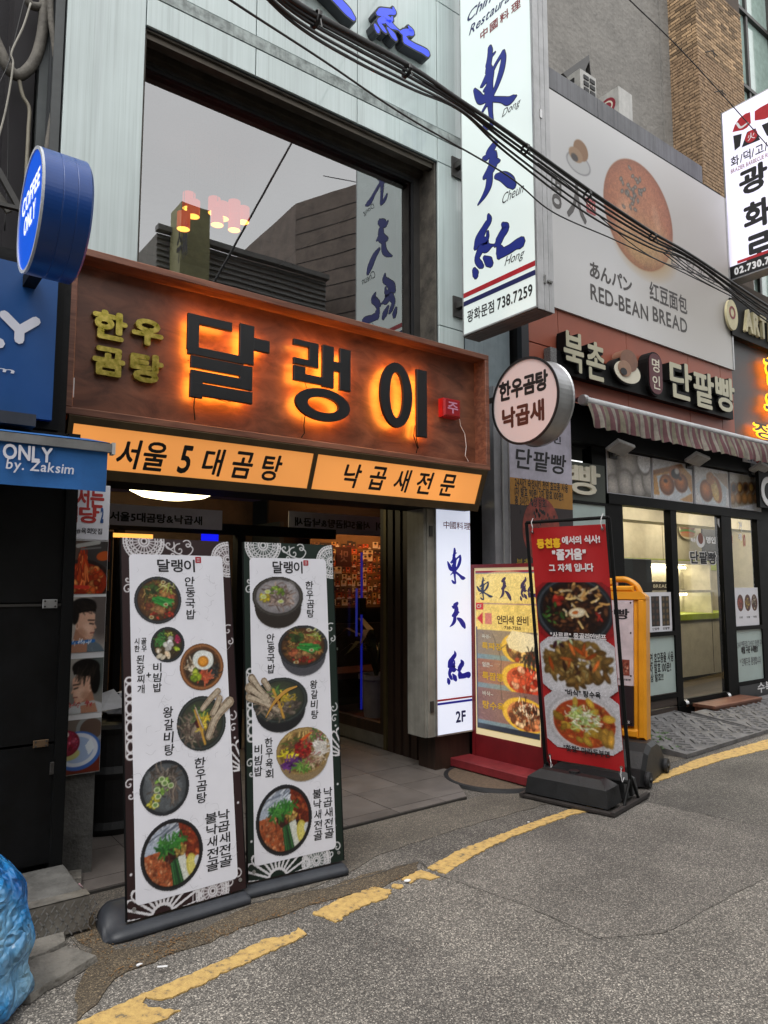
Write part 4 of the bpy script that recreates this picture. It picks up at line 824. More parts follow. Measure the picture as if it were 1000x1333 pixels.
lettering(t, '2F', F, F.rect((593, 926), (606, 939)), K_NAVY, c=.0045, bold=.03)
# dark plinth below and slatted column to its left
t = thing('door_column', (4.0, 5, 0), 'dark brown ribbed timber column between the entrance and the lit pillar sign', 'column')
put('plinth', MB().box(4.0, 4.39, 4.62, 4.835, 0, .295), M_SLATW, t)
put('core', MB().box(4.125, 4.40, 4.84, 5.35, 0, 2.3), M_SLATW, t)
for k in range(5): 
    y = 4.80 + k * .115; put('slat', MB().box(4.095, 4.124, y + .06, y + .135, 0.0, 2.3), M_SLATW, t)
put('door_jamb', MB().box(4.10, 4.24, 5.43, 5.47, 0, 2.3), mat('brass_trim', '5b5135', .45, metal=.4), t)
put('notice_plate', MB().box(4.087, 4.095, 4.90, 4.96, 1.93, 2.0), mat('blue_plate', '5a6f8a', .4), t); put('sticker', MB().box(4.088, 4.095, 4.92, 4.955, 1.33, 1.37), mat('pale_red', 'a86a62', .5), t)
# ------------------------------------------------------------------ blue shop on the corner
YB = 3.97
t = thing('blue_shop_sign', (0, 4, 2.39), 'large blue wall sign with white ONLY lettering cut by the frame', 'sign')
F = FY(YB)
put('sign_board', MB().fbox(F, -1.6, .815, 2.40, 3.20, -.05, 0), M_BLUE, t); put('black_border', MB().fbox(F, -1.62, .86, 2.36, 3.24, -.3, -.052), M_BLACK, t)
def lettery(F, tl, br_, m, parent):
    a0, b0, a1, b1 = F.rect(tl, br_); w_ = (a1 - a0); h_ = b1 - b0; s_ = .24 * w_
    return put('lettering', MB().stroke(F, [(a0 + s_ / 2, b1 - s_ / 2, s_), (a0 + w_ * .5, b0 + h_ * .45, s_), (a0 + w_ * .5, b0 + h_ * .45, s_)][:2], .006).stroke(F, [(a1 - s_ / 2, b1 - s_ / 2, s_), (a0 + w_ * .5, b0 + h_ * .45, s_)], .0065).stroke(F, [(a0 + w_ * .5, b0 + h_ * .45, s_), (a0 + w_ * .5, b0 + s_ / 2, s_)], .007), m, parent)
M_LETW = mat('white_acrylic', 'd5d6e0', .35, var=.02)
lettery(F, (-1, 403), (51, 453), M_LETW, t)
q = F.px(-3, 446); s_ = .055
put('lettering', MB().stroke(F, [(q[0] - .17, q[1] + .0, s_), (q[0] + .005, q[1] - .002, s_)], .006).stroke(F, [(q[0] - .17, q[1] + .28, s_), (q[0] - .17, q[1], s_)], .0065), M_LETW, t)
text_r = F.rect((-60, 470), (19, 489)); lettering(t, 'by. Zaksim', F, (F.px(19, 0)[0] - .52, text_r[1], F.px(19, 480)[0], text_r[3] + .01), M_LETW, c=.005, bold=.012, shear=.1)
put('fascia', MB().box(-2.5, .90, 4.05, 5.3, 2.34, 3.3), M_BLACKM, thing('shop_fascia', (0, 4.6, 2.3), 'plain black metal fascia carrying the blue wall sign', 'fascia'))
# round sign
XC = .545; F = FX(XC); q = [F.px(27, 290), F.px(61, 243), F.px(53, 197), F.px(37, 345)]
ca, cb2, RR = -3.235, 3.135, .262
t = thing('round_sign', (XC + .1, 3.24, 2.87), 'deep round blue drum sign reading COFFEE ONLY above the blue shop', 'sign')
M_DRUM = mat('blue_enamel', '0d3f86', .3, var=.05)
put('drum', MB().lathe(F.w(ca, cb2, 0), [(0, -.19), (RR - .012, -.19), (RR, -.18), (RR, -.129), (RR - .0015, -.127), (RR - .0015, -.126), (RR, -.124), (RR, -.073), (RR - .0015, -.071), (RR - .0015, -.070), (RR, -.068), (RR, 0), (RR - .004, .004)], 96, F.n), M_DRUM, t)
put('rim', MB().ring(F, ca, cb2, RR, RR, RR - .014, RR - .014, .0, .01, 64), mat('white_rim', 'c8ccd2', .4), t)
put('face_disc', MB().disc(F, ca, cb2, RR - .012, RR - .012, -.004, .005, 56), glow('blue_lit_face', '0d57d6', 0.4, '0d4fc4', var=.08), t)
M_LTX = glow('white_lit_letter', 'e8ecff', .6)
ang = .0
for body, dz, w_ in (('COFFEE', .035, .36), ('ONLY', -.075, .235)): lettering(t, body, F, (ca - w_ / 2, cb2 + dz, ca + w_ / 2, cb2 + dz + .085), M_LTX, c=.0065, bold=.03)
put('mounting_arm', MB().box(XC + .1, XC + .16, 3.49, 4.06, 3.08, 3.14), M_BLACK, t)
# awning
t = thing('blue_awning', (0, 3.7, 2.0), 'blue cloth awning with a silver front rail reading ONLY by. Zaksim', 'awning')
YA = 3.6; F = FY(YA)
def z_of(v, u=70): return F.px(u, v)[1]
put('roof_cloth', MB().add([(-1.8, YA, 2.245), (1.01, YA, 2.245), (1.01, 4.02, 2.335), (-1.8, 4.02, 2.335), (-1.8, YA, 2.237), (1.01, YA, 2.237), (1.01, 4.02, 2.327), (-1.8, 4.02, 2.327)], [(0, 1, 2, 3), (7, 6, 5, 4), (1, 5, 6, 2)]), M_BLUEF, t)
put('front_rail', MB().box(-1.8, 1.015, YA - .022, YA + .018, 2.195, 2.237), M_ALU, t); put('end_cap', MB().box(1.015, 1.03, YA - .026, YA + .022, 2.185, 2.243), mat('white_cap', 'c9cac9', .5), t)
# slightly wavy valance
vm = MB(); n = 60; V = []; R = random.Random(2)
for i in range(n + 1):
    x = -1.8 + 2.8 * i / n
    for j in range(5): z = 2.195 - .195 * j / 4; V.append((x, YA - .004 + .008 * math.sin(x * 9 + j * .5) * j / 4 + (.02 * (j / 4) * max(0, (x - .86) / .14) if x > .86 else 0), z))
vm.add(V, [(i * 5 + j, i * 5 + j + 1, (i + 1) * 5 + j + 1, (i + 1) * 5 + j) for i in range(n) for j in range(4)]); put('valance', vm, M_BLUEF, t, smooth=True)
c_ = .016
lettering(t, 'ONLY', F, rectm(F, 3, 598, 68, 602, .072, c_), M_LETW, c=c_, bold=.03); lettering(t, 'by. Zaksim', F, rectm(F, 7, 617, 96, 619, .062, c_), M_LETW, c=c_, bold=.015, shear=.1)
put('roller_box', MB().box(-1.8, .72, 3.86, 3.97, 2.335, 2.395), M_GBASE, t)
put('arm', MB().tube([(.6, 4.0, 2.25), (.8, 3.64, 2.2)], .012, 8), M_ALU, t)
# black folding doors
t = thing('folding_doors', (.5, 4.1, .16), 'black painted metal folding doors closed on the corner beneath the blue awning', 'door')
zc = FY(3.98).px(0, 787)[1]; zc2 = FY(3.98).px(0, 975)[1]
put('door_leaf', MB().box(-1.2, .945, 3.98, 4.04, .17, zc2 - .006), M_BLACKM, t); put('door_leaf', MB().box(-1.2, .945, 3.98, 4.04, zc2 + .006, zc - .008), M_BLACKM, t); put('door_leaf', MB().box(-1.2, .945, 3.98, 4.04, zc + .008, 2.34), M_BLACKM, t)
put('edge_post', MB().box(.90, .957, 3.955, 4.10, .02, 2.34), M_BLACK, t)
put('seam_strip', MB().box(-1.2, .90, 3.972, 3.98, zc - .012, zc + .001), M_DGREY, t)
for (u, v, w_, h_, m_) in ((65, 786, .07, .045, M_ALU), (53, 968, .07, .035, mat('rusty_plate', '6b5640', .6, metal=.4)), (68, 1000, .022, .06, M_DGREY), (68, 1110, .02, .06, M_DGREY)):
    a, b_ = FY(3.97).px(u, v); o = put('hinge', MB().fbox(FY(3.972), a - w_ / 2, a + w_ / 2, b_ - h_ / 2, b_ + h_ / 2, 0, .008, bev=.002), m_, t)
    sc = MB(); [sc.disc(FY(3.964), a + dx * w_, b_ + dz * h_, .005, .005, 0, .003, 8) for dx in (-.35, .35) for dz in (-.3, .3)]; put('screw', sc, M_DGREY, o)
t = thing('shop_wall', (0, 4.6, 0), 'dark side wall standing behind the black folding doors', 'wall'); put('wall', MB().box(-3, .93, 4.06, 5.35, 0, 2.34), M_VOID, t)
# pillar with poster strip
t = thing('concrete_post', (1.05, 4.2, 0), 'bare grey concrete post carrying the strip of food posters', 'post')
put('shaft', MB().box(.985, 1.15, 4.14, 4.42, .018, 2.3), M_CEMENT, t)
t = thing('poster_strip', (1.1, 4.1, .55), 'strip of glossy posters with spicy food and two young men', 'poster')
YQ = 4.11; F = FY(YQ); a0, a1 = .965, F.px(137, 800)[0]
def zz(v): return F.px(110, v)[1]
put('backing_board', MB().fbox(F, a0, a1 + .002, zz(1007), zz(630), -.02, -.001), K_WHITE, t)
put('header_panel', MB().fbox(F, a0, a1, zz(702), zz(631), -.0005, .003), M_PWHITE, t)
lettering(t, '줄서는', F, (a0 - .06, zz(661), a1 - .03, zz(634)), mat('print_red', 'b0302c', .5), c=.004, bold=.04); lettering(t, '식당', F, (a0 - .07, zz(681), a0 + .145, zz(659)), mat('print_red', 'b0302c', .5), c=.004, bold=.04); lettering(t, '2', F, (a0 + .15, zz(680), a1 - .03, zz(659)), mat('print_blue', '27508c', .5), c=.0045, bold=.06)
lettering(t, '#맛집 #육회맛집', F, (a0 - .06, zz(695), a1 - .035, zz(687)), K_GREY, c=.004, bold=.03)
def poster(v0, v1, can): sheet('photo_panel', can, F, (a0, zz(v1), a1, zz(v0)), P_GLOSS, t, c=.002, dim=1.1)
c = Can(60, 78, '5b4a42', 3); c.ell(.75, .3, .5, .35, '3a3634', 0, .3); c.ell(.35, .75, .75, .4, '2a1d1a'); c.ell(.35, .78, .66, .36, '8c2a12'); c.blobs(70, ['c2441c', 'd8622c', 'a83214', 'e08a4a'], .38, .76, .55, .3, (.05, .1)); c.strands(50, ['cf5020', 'b83a14', 'e27a40', '8c2410'], .35, .35, .12, .3, .3, .035, 1.5, .3); c.line([(.2, .1), (.75, .02)], .1, 'a9a8a4'); c.line([(.3, .16), (.8, .12)], .04, '6a6a68'); c.ell(.9, .28, .2, .09, 'b5501e', -.2); c.line([(.05, .86), (.5, .88)], .09, 'c83a2a'); poster(704, 773, c)
def face(c, fx, fy, s_, sg, tilt=0.0):
    """a young man in three-quarter profile: neck, jaw, cheek, nose, ear, brow, eye, mouth"""
    P = lambda x, y: (fx + sg * s_ * (x * math.cos(tilt) - y * math.sin(tilt)), fy + s_ * (x * math.sin(tilt) + y * math.cos(tilt)) * .78)
    sk, sh, lt = 'd9ab92', 'b07f66', 'efc8b0'
    c.poly([P(-.55, .2), P(.15, .55), P(.2, 1.5), P(-.75, 1.5)], sh)
    c.poly([P(-.62, -.5), P(.1, -.75), (P(.45, -.55)), P(.5, -.25), P(.47, -.1), P(.62, .14), P(.5, .2), P(.52, .32), P(.47, .4), P(.5, .52), P(.38, .74), P(.12, .74), P(-.3, .5), P(-.6, .1)], sk)
    c.ell(*P(.12, .2), .26 * s_, .2 * s_, lt, soft=.9, al=.7); c.ell(*P(-.2, .42), .3 * s_, .16 * s_, sh, .3, .8, .6); c.ell(*P(-.5, .1), .09 * s_, .15 * s_, lt); c.ell(*P(-.49, .1), .05 * s_, .09 * s_, sh)
    c.line([P(.1, -.22), P(.44, -.24)], .06 * s_, '231a16'); c.line([P(.2, -.06), P(.42, -.04)], .06 * s_, '1a1412'); c.line([P(.48, .12), P(.58, .17)], .04 * s_, sh); c.line([P(.3, .42), P(.5, .39)], .06 * s_, '8f4a42'); c.line([P(.36, .55), P(.48, .52)], .03 * s_, sh)
c = Can(66, 84, 'a79f98', 5); c.ell(.9, .3, .35, .5, '5d5552', soft=.5); c.ell(.05, .4, .2, .5, 'bab2aa', soft=.6)
c.ell(.42, 1.1, .62, .34, '66737d'); c.strands(16, ['56626c', '7a868f'], .4, .98, .4, .08, .2, .02); face(c, .5, .5, .46, 1, .08)
c.ell(.42, .15, .33, .13, '15110f'); c.ell(.2, .3, .11, .2, '15110f'); c.poly([(.3, .12), (.76, .16), (.74, .28), (.6, .24), (.3, .3)], '15110f'); c.strands(34, ['2c2420', '1a1512', '3a302a'], .42, .17, .28, .09, .14, .014, .5, .3); c.blur(1); c.noise(.06, 1)
c.line([(.04, .83), (.72, .8)], .075, '2f6fb8'); c.strands(20, ['f0f4ff', 'dfe8f8'], .38, .815, .33, .025, .05, .018); poster(777, 849, c)
c = Can(66, 84, '7d7a74', 6); c.ell(.2, .15, .3, .3, 'a09c94', soft=.6); c.ell(.85, .25, .2, .4, '585f5c', soft=.4)
c.ell(.62, 1.12, .62, .34, 'c2c4c6'); face(c, .45, .54, .46, -1, .16); c.ell(.55, .17, .36, .16, '14110f'); c.ell(.8, .38, .13, .28, '14110f'); c.poly([(.6, .08), (.2, .16), (.24, .3), (.4, .24), (.7, .32)], '14110f'); c.strands(40, ['262019', '14110f', '39302a'], .62, .2, .3, .12, .2, .016, 1.9, .3); c.blur(1); c.noise(.06, 1)
c.line([(.1, .86), (.78, .81)], .07, 'b9b4b0'); c.strands(22, ['a82c2c', 'c8484a'], .44, .835, .33, .025, .05, .018); poster(857, 928, c)
c = Can(60, 78, '6d625a', 7); c.ell(.75, .2, .4, .28, '8a8c8a'); c.ell(.75, .2, .3, .2, '5c4a40'); c.poly([(0, .75), (1, .62), (1, 1), (0, 1)], '6b2c1e'); c.ell(.42, .58, .6, .36, '3c66b0'); c.ell(.4, .56, .54, .31, 'd5dae6'); c.ell(.4, .56, .42, .24, '9fb3d4'); c.ell(.15, .62, .32, .12, 'c0bd7a'); c.ell(.12, .42, .34, .24, 'b02c48', shade=.3); c.blobs(60, ['c23a5c', '9c2038', 'd8607c'], .14, .42, .28, .2, (.03, .06)); c.ell(.08, .26, .1, .06, 'e8e4dc'); c.poly([(.6, .5), (.75, .35), (.85, .55), (.7, .68)], 'dfe6ee'); poster(936, 1006, c)
# window-side strip of menu board seen in the dark, left of the first banner
# ------------------------------------------------------------------ inside the entrance
t = thing('entrance_lobby', (2.5, 6.5, 0), 'dark entrance passage with purple ceiling under the amber lightbox', 'room')
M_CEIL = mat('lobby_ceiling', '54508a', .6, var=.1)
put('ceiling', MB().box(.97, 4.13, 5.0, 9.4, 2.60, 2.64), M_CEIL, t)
put('side_wall', MB().box(.97, 1.0, 4.45, 9.4, 0.02, 2.34).box(.97, 1.0, 5.11, 9.4, 2.34, 2.6), mat('lobby_dark', '2a2526', .8), t)
M_WALLW = mat('warm_lobby_wall', '5a4334', .8, var=.2)
put('back_wall', MB().box(1.0, 4.13, 8.3, 8.35, 0.02, 2.6), M_WALLW, t)
put('lintel', MB().box(.97, 4.0, 4.86, 4.945, 2.26, 2.42), M_BLACK, t)
put('cross_beam', MB().box(1.0, 4.1, 6.3, 6.38, 2.02, 2.12), M_BLACK, t)
put('door_post', MB().box(2.98, 3.06, 6.29, 6.40, 0.02, 2.02), M_BLACK, t); put('door_post', MB().box(1.86, 1.92, 6.29, 6.40, .02, 2.02), M_BLACK, t)
# side room behind the glass partition on the right
sr = thing('side_room', (5.2, 7, 0), 'dim shop interior with red carpet seen through the side glass', 'room')
put('floor', MB().box(4.215, 6.2, 5.48, 9.4, 0, .05), mat('red_carpet', '4d1a1e', .9, var=.3, scale=9, tint='2a0d10', bump=.4), sr)
put('back_wall', MB().box(4.2, 6.2, 8.0, 8.05, .05, 2.68), mat('dark_brown_wall', '251b17', .8), sr)
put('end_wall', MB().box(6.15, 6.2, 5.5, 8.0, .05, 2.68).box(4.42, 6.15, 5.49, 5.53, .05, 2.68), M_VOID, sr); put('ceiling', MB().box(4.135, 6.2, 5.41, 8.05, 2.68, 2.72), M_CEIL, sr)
XG = 4.17
pt = thing('glass_partition', (XG, 6.5, 0), 'framed glass partition on a low tiled sill along the entrance passage', 'partition')
put('sill_wall', MB().box(XG - .03, XG + .04, 5.48, 6.9, .02, .14), mat('sill_tile', '6d6a64', .5, var=.15), pt); put('bottom_rail', MB().box(XG - .03, XG + .03, 5.48, 6.9, .14, .24), M_SLATW, pt)
put('top_rail', MB().box(XG - .03, XG + .03, 5.48, 6.9, 2.55, 2.60), M_SLATW, pt); put('post', MB().box(XG - .04, XG + .04, 5.48, 5.56, .24, 2.55), M_SLATW, pt)
put('pane', MB().add([(XG, 5.56, .24), (XG, 6.9, .24), (XG, 6.9, 2.55), (XG, 5.56, 2.55)], [(0, 1, 2, 3)]), glass('partition_glass', .05, (.9, .88, .88)), pt)
# poster wall inside, lit warm
YI = 7.75; F = FY(YI); q = F.rect((426, 702), (503, 790))
pw = thing('photo_wall', ((q[0] + q[2]) / 2, YI, q[1]), 'warm-lit wall board crowded with small celebrity photos and autographs behind the glass', 'photo board')
put('board', MB().fbox(F, q[0] - .25, q[2] + .15, q[1], q[3] + .1, -.03, 0), mat('warm_board', '6b5236', .7), pw)
R = random.Random(7); ncol, nrow = 15, 10; cans = []
for s_ in range(10):
    c = Can(12, 14, ['c89a5a', '3a3030', 'a8452a', 'd8c8a0', '6a2a20', '806040', '222630', 'c8502c', 'e0d0b0', '5a4a3a'][s_], s_); c.ell(.5, .42, .2, .24, ['c89878', 'd8a888'][s_ % 2]); c.ell(.5, .25, .24, .16, '1a1412'); c.ell(.5, .95, .4, .3, ['20242c', '8c2020', 'd0c8c0'][s_ % 3]); c.line([(.1, .85), (.9, .8)], .08, ['c03020', 'e8d070', 'f0f0f0'][s_ % 3]); cans.append(c)
cw_, ch_ = (q[2] - q[0] + .3) / ncol, (q[3] - q[1] - .05) / nrow
for i in range(ncol):
    for j in range(nrow):
        a = q[0] - .2 + i * cw_; b_ = q[1] + .03 + j * ch_; w_, h_ = cw_ * R.uniform(.6, 1.15), ch_ * R.uniform(.6, 1.1); a += cw_ * R.uniform(-.15, .15); b_ += ch_ * R.uniform(-.15, .15)
        sheet('photo', cans[R.randrange(10)], F, (a, b_, a + w_, b_ + h_), P_GLOSS, pw, c=.003 + .0007 * ((i * 7 + j * 3) % 13))
put('picture_light', MB().box(q[0] - .25, q[2] + .15, YI - .55, YI - .35, q[3] + .23, q[3] + .26), glow('warm_strip', 'ffb46c', 9), pw)
F = FY(7.55); q2 = F.rect((437, 712), (456, 738))
sg = put('sign_plate', MB().fbox(F, *[q2[i] for i in (0, 2, 1, 3)], 0, .02), mat('maroon_plate', '3c1418', .5), pw); lettering(sg, '맛', F, (q2[0] + .05, q2[1] + .06, q2[2] - .05, q2[3] - .04), mat('dull_red_print', '7a5a52', .5), c=.021, mirror=True)
# hanging banner with the restaurant line, and an added reversed copy standing in for its reflection in the side glass
F = FY(5.75); q = F.rect((139, 655), (289, 690))
t3 = thing('hanging_banner', ((q[0] + q[2]) / 2, 5.75, q[1]), 'long grey banner reading 서울5대곰탕&낙곱새 hung across the passage', 'banner')
M_BAN = mat('grey_banner', 'd4d4e0', .7, var=.06)
put('cloth', MB().fbox(F, q[0] - .7, q[2], q[1], q[3], -.01, 0), M_BAN, t3); r4 = F.rect((143, 665), (263, 684)); lettering(t3, '서울5대곰탕&낙곱새', F, r4, K_BLACK, c=.002, bold=.035)
F = FY(6.9); q = F.rect((382, 664), (509, 698))
t3 = thing('hanging_banner', ((q[0] + q[2]) / 2, 6.9, q[1]), 'grey banner with its wording reversed, added as a reflection in the passage glass', 'banner')
q = (max(q[0], XG + .05) if False else q[0], q[1], q[2] + .2, q[3]); put('cloth', MB().fbox(FY(7.0), q[0], q[2] + .3, q[1], q[3], -.01, 0), M_BAN, t3); F7 = FY(7.0)
lettering(t3, '달랭이  서울5대곰탕&낙곱새', F7, F7.rect((384, 673), (516, 692)), K_BLACK, c=.002, bold=.03, mirror=True)
# round dome lamp on the ceiling
pL = atY(226, 640, 7.0); t3 = thing('dome_lamp', (pL.x, pL.y, 2.49), 'large glowing white dome lamp on the purple passage ceiling', 'lamp')
put('shade', MB().lathe((pL.x, pL.y, 2.60), [(.44, 0), (.45, -.06), (.42, -.12), (.32, -.17), (.14, -.20), (0, -.205)], 40), glow('lamp_dome', 'ffeab0', 4.5), t3, smooth=True); put('base_ring', MB().lathe((pL.x, pL.y, 2.60), [(.46, 0), (.46, -.012), (.42, -.014)], 40), M_ALU, t3)
# neon strip and open glass door edge
t3 = thing('neon_strip', (2.0, 6.2, 2.0), 'short saturated blue light panel above the dark doorway', 'lamp'); F = FY(6.25); q = F.rect((262, 695), (283, 712)); put('neon_panel', MB().fbox(F, q[0], q[2], q[1] - .1, q[3], 0, .02), glow('blue_neon', '1018e0', .8), t3)
gd_ = thing('glass_door', (4.0, 6.2, 0), 'open glass door with an added blue edge glow and long steel handle in the passage', 'door')
F = FY(6.6); e0 = F.px(468, 703); e1 = F.px(471, 900)
F = Fr((e0[0] - .42, 6.45, 0), (1, .12, 0)); a_e = F.px(470, 800)[0]
put('pane', MB().fbox(F, a_e - .55, a_e, .2, 1.86, -.004, .004), glass('door_glass', .04, (.9, .9, .95)), gd_); M_EDGE = glow('blue_edge_glow', '2430c8', .18)  # door edge emits blue itself instead of catching light
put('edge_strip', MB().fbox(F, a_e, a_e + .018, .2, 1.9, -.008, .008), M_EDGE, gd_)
ah = F.px(459.5, 800)[0]; put('handle', MB().tube([F.w(ah, F.px(460, 828)[1], .06), F.w(ah, F.px(460, 766)[1], .06)], .012, 8), glow('blue_glow_steel', '2a35b0', .25, '6070a0'), gd_)  # handle is no lamp; its blue lit look is emission in the steel
put('lock_box', MB().fbox(F, a_e - .06, a_e + .03, 1.22, 1.40, .006, .05), M_BLACK, gd_)
# things in the passage and the side room
def potplant(name, u, v, y, s_, lab, z0=0.05):
    p = atY(u, v, y); p.z = z0; pp = thing(name, p, lab, 'plant')
    put('pot', MB().lathe(p, [(0, 0), (.11 * s_, 0), (.15 * s_, .34 * s_), (.165 * s_, .34 * s_), (.165 * s_, .38 * s_), (.14 * s_, .38 * s_), (.13 * s_, .33 * s_), (0, .33 * s_)], 28), mat('white_pot', '8c8b98', .4), pp)
    R = random.Random(4)
    for k in range(16):
        an = R.random() * 6.28; L = R.uniform(.25, .5) * s_; d = Vector((math.cos(an), math.sin(an), 0)); s0 = Vector(p) + Vector((0, 0, .34 * s_)); P = [s0, s0 + d * L * .3 + Vector((0, 0, L * .9)), s0 + d * L * .8 + Vector((0, 0, L * 1.1)), s0 + d * L * 1.2 + Vector((0, 0, L * .8))]
        side = Vector((-d.y, d.x, 0)) * .035 * s_; V = []; 
        for q_, w_ in zip(P, (.3, 1, .8, .05)): V += [q_ - side * w_, q_ + side * w_]
        put('leaf', MB().add(V, [(0, 1, 3, 2), (2, 3, 5, 4), (4, 5, 7, 6)]), mat('dark_leaf', '24361e', .5, var=.2), pp)
potplant('potted_plant', 490, 860, 6.75, 1.25, 'leafy plant in a white pot on the red carpet behind the glass')
t3 = thing('bench', (4.8, 7.3, 0), 'low dark bench with a reddish seat under the photo board', 'bench')
put('seat', MB().box(4.3, 6.1, 7.05, 7.6, .45, .52), mat('bench_seat', '3a1712', .6), t3); put('leg', MB().box(4.35, 4.42, 7.1, 7.55, .05, .45), M_BLACK, t3); put('leg', MB().box(6.0, 6.07, 7.1, 7.55, .05, .45), M_BLACK, t3); put('back_box', MB().box(4.3, 6.1, 7.6, 7.72, .05, 1.05), M_BLACK, t3)
t3 = thing('cabinet', (2.7, 5.9, 0), 'pale green-grey low cabinet just behind the green-bordered menu stand', 'cabinet')
q = atG(440, 1000); put('carcass', MB().box(3.28, 3.46, 5.3, 5.6, .02, .98), mat('pale_green_cabinet', '5a6258', .6), t3); put('top', MB().box(3.27, 3.47, 5.29, 5.61, .98, 1.0), mat('pale_green_top', '7d857a', .5), t3)
t3 = thing('drum_planter', (1.35, 4.75, 0), 'black banded drum with crumpled white sheets on top beside the poster strip', 'drum'); p = Vector((1.47, 4.9, .02))
put('barrel', MB().lathe(p, [(0, 0), (.27, 0), (.29, .04), (.27, .08), (.27, .33), (.29, .37), (.27, .41), (.27, .60), (.30, .64), (.26, .66), (0, .66)], 36), M_BPLAS, t3)
R = random.Random(9); mb = MB()
for k in range(26):
    c0 = p + Vector((R.uniform(-.2, .2), R.uniform(-.2, .2), .67 + R.uniform(0, .13))); an = R.random() * 6; s_ = R.uniform(.06, .13)
    V = [c0 + Vector((math.cos(an + i) * s_, math.sin(an + i) * s_, R.uniform(-.04, .06))) for i in (0, 1.6, 3.1, 4.7)]; mb.add(V, [(0, 1, 2), (0, 2, 3)])
put('crumpled_sheet', mb, mat('crumpled_paper', 'a8aab0', .6), t3); put('cord', MB().tube(smooth_line([(1.27, 4.72, .72), (1.33, 4.66, .62), (1.22, 4.68, .55), (1.3, 4.64, .45)], 5), .006, 6), M_BLACK, t3)
t3 = thing('drink_cooler', (1.7, 5.4, 0), 'dark upright menu cabinet with red and amber labels behind the first menu stand', 'cabinet')
put('carcass', MB().box(1.25, 1.62, 5.6, 6.0, .02, 1.95), mat('dark_cooler', '14100f', .5), t3)
for k, (z, c, h_) in enumerate(((1.72, '6b1c1c', .17), (1.5, '8a6a30', .16), (.62, '7a2018', .12), (1.3, '241c18', .14), (1.12, '3a2c1c', .12), (.9, '20201f', .14))): put('label_panel', MB().box(1.27, 1.60, 5.585, 5.6, z, z + h_), mat('cooler_label_%d' % k, c, .6), t3)
put('warm_light_bar', MB().box(1.2, 2.15, 6.25, 6.28, 1.95, 1.985), glow('warm_bar', 'ffb050', 1.0), thing('light_bar', (2.4, 6.26, 1.93), 'thin warm light bar over the inner doorway behind the menu stands', 'lamp'))
ex = put('cable', MB().tube([Vector(q_) for q_ in smooth_line([(1.15, 4.85, .028), (1.4, 4.7, .028), (1.7, 4.75, .028), (1.9, 4.7, .028)], 6)], .007, 6), M_BLACK, label='thin black cable lying across the entrance tiles', cat='cable')
# dark gap between lit pillar and bakery
t3 = thing('gap_wall', (4.9, 5, 0), 'dark recess with wire mesh between the pillar sign and the bakery banner', 'wall')
put('wall', MB().box(4.39, 5.2, 5.1, 5.15, 0, 2.45), M_VOID, t3); put('lower_wall', MB().box(4.6, 5.2, 4.88, 5.1, 0, .5), M_BLACK, t3)
# ------------------------------------------------------------------ printed food pictures
BR = ['5a3a1e', '7a4a24', '8f5e2e', '3c2614', 'a8713a', '6e2c14']
def bowl(c, rim='1c1d20', lip='3a3d42', soup='6b4a26', ri=.43, ro=.5):
    c.ell(.5, .5, ro, ro, rim, soft=.03); c.ell(.5, .5, (ro + ri) / 2 + .012, (ro + ri) / 2 + .012, lip, soft=.04); c.ell(.5, .5, ri + .02, ri + .02, rim, soft=.04); c.ell(.5, .5, ri, ri, soup, soft=.05, shade=.25)
def rings(c, pts, col, r=.05, w=.018):
    for x, y in pts: c.ell(x, y, r, r * .8, 'cfd8b0'); c.ell(x, y, r - w, (r - w) * .8, col)
def f_gukbap(seed=1, side=False):
    c = Can(92, 92, 'd3d3da', seed); bowl(c, soup='5c3a1c'); c.blobs(120, BR + ['74502a'], .5, .5, .38, .38, (.03, .06)); c.strands(60, ['a88848', '6c4a20', 'c0a060', '4a5a20'], .5, .42, .34, .3, .16, .014)
    c.blobs(12, ['3f5a24', '2c401a'], .38, .28, .16, .1, (.04, .07)); c.blobs(6, ['b8864a', 'a87038'], .66, .34, .1, .08, (.05, .08), 1.2); c.blobs(5, ['a8744a', 'b88852'], .48, .72, .12, .06, (.06, .09), 1.3); c.blobs(5, ['b0603c', '94482c'], .3, .66, .05, .08, (.05, .09), 1.6); c.blobs(5, ['b0583a'], .78, .48, .04, .08, (.05, .07))
    c.strands(36, ['2c8a34', '1e6a28', '48a04a', '3a9a3e'], .5, .5, .13, .07, .24, .028, .25, .1); c.blobs(14, ['a02818', 'c0402a', '7a1c10'], .55, .82, .28, .07, (.025, .05)); rings(c, [(.66, .6), (.35, .86), (.62, .12)], '8a5a2c'); c.strands(10, ['d8d0a0', 'a8c060'], .7, .22, .14, .1, .14, .018)
    c.blobs(10, ['8a9a30', 'b8b850'], .78, .25, .1, .12, (.02, .035)); return c
def f_doenjang(seed=2):
    c = Can(80, 80, 'd3d3da', seed); bowl(c, '17191c', '33383c', '4a3a22', .42); c.blobs(50, ['5a4a2a', '3c2c1a', '6a5a30'], .5, .5, .36, .36); c.strands(46, ['2e6a30', '3f8038', '1e4a24', '5a9048'], .3, .34, .15, .2, .15, .026); c.blobs(14, ['c0cc50', 'dbe070', '98b040'], .6, .2, .2, .05, (.025, .04))
    c.blobs(12, ['b82a58', 'a02048', 'c84870'], .8, .35, .09, .12, (.04, .06)); c.blobs(9, ['e0ddd4', 'cfcbc2', 'ece9e4'], .52, .48, .14, .17, (.07, .1), 1.2, .15); c.blobs(5, ['e2c8a8', 'e8dcc4'], .38, .8, .2, .06, (.08, .11), 1.7, .2); c.blobs(4, ['b8d040', 'a0c030'], .77, .63, .06, .04, (.05, .07)); c.blobs(4, ['efe3d2', 'd8b890'], .2, .65, .06, .06, (.06, .09)); return c
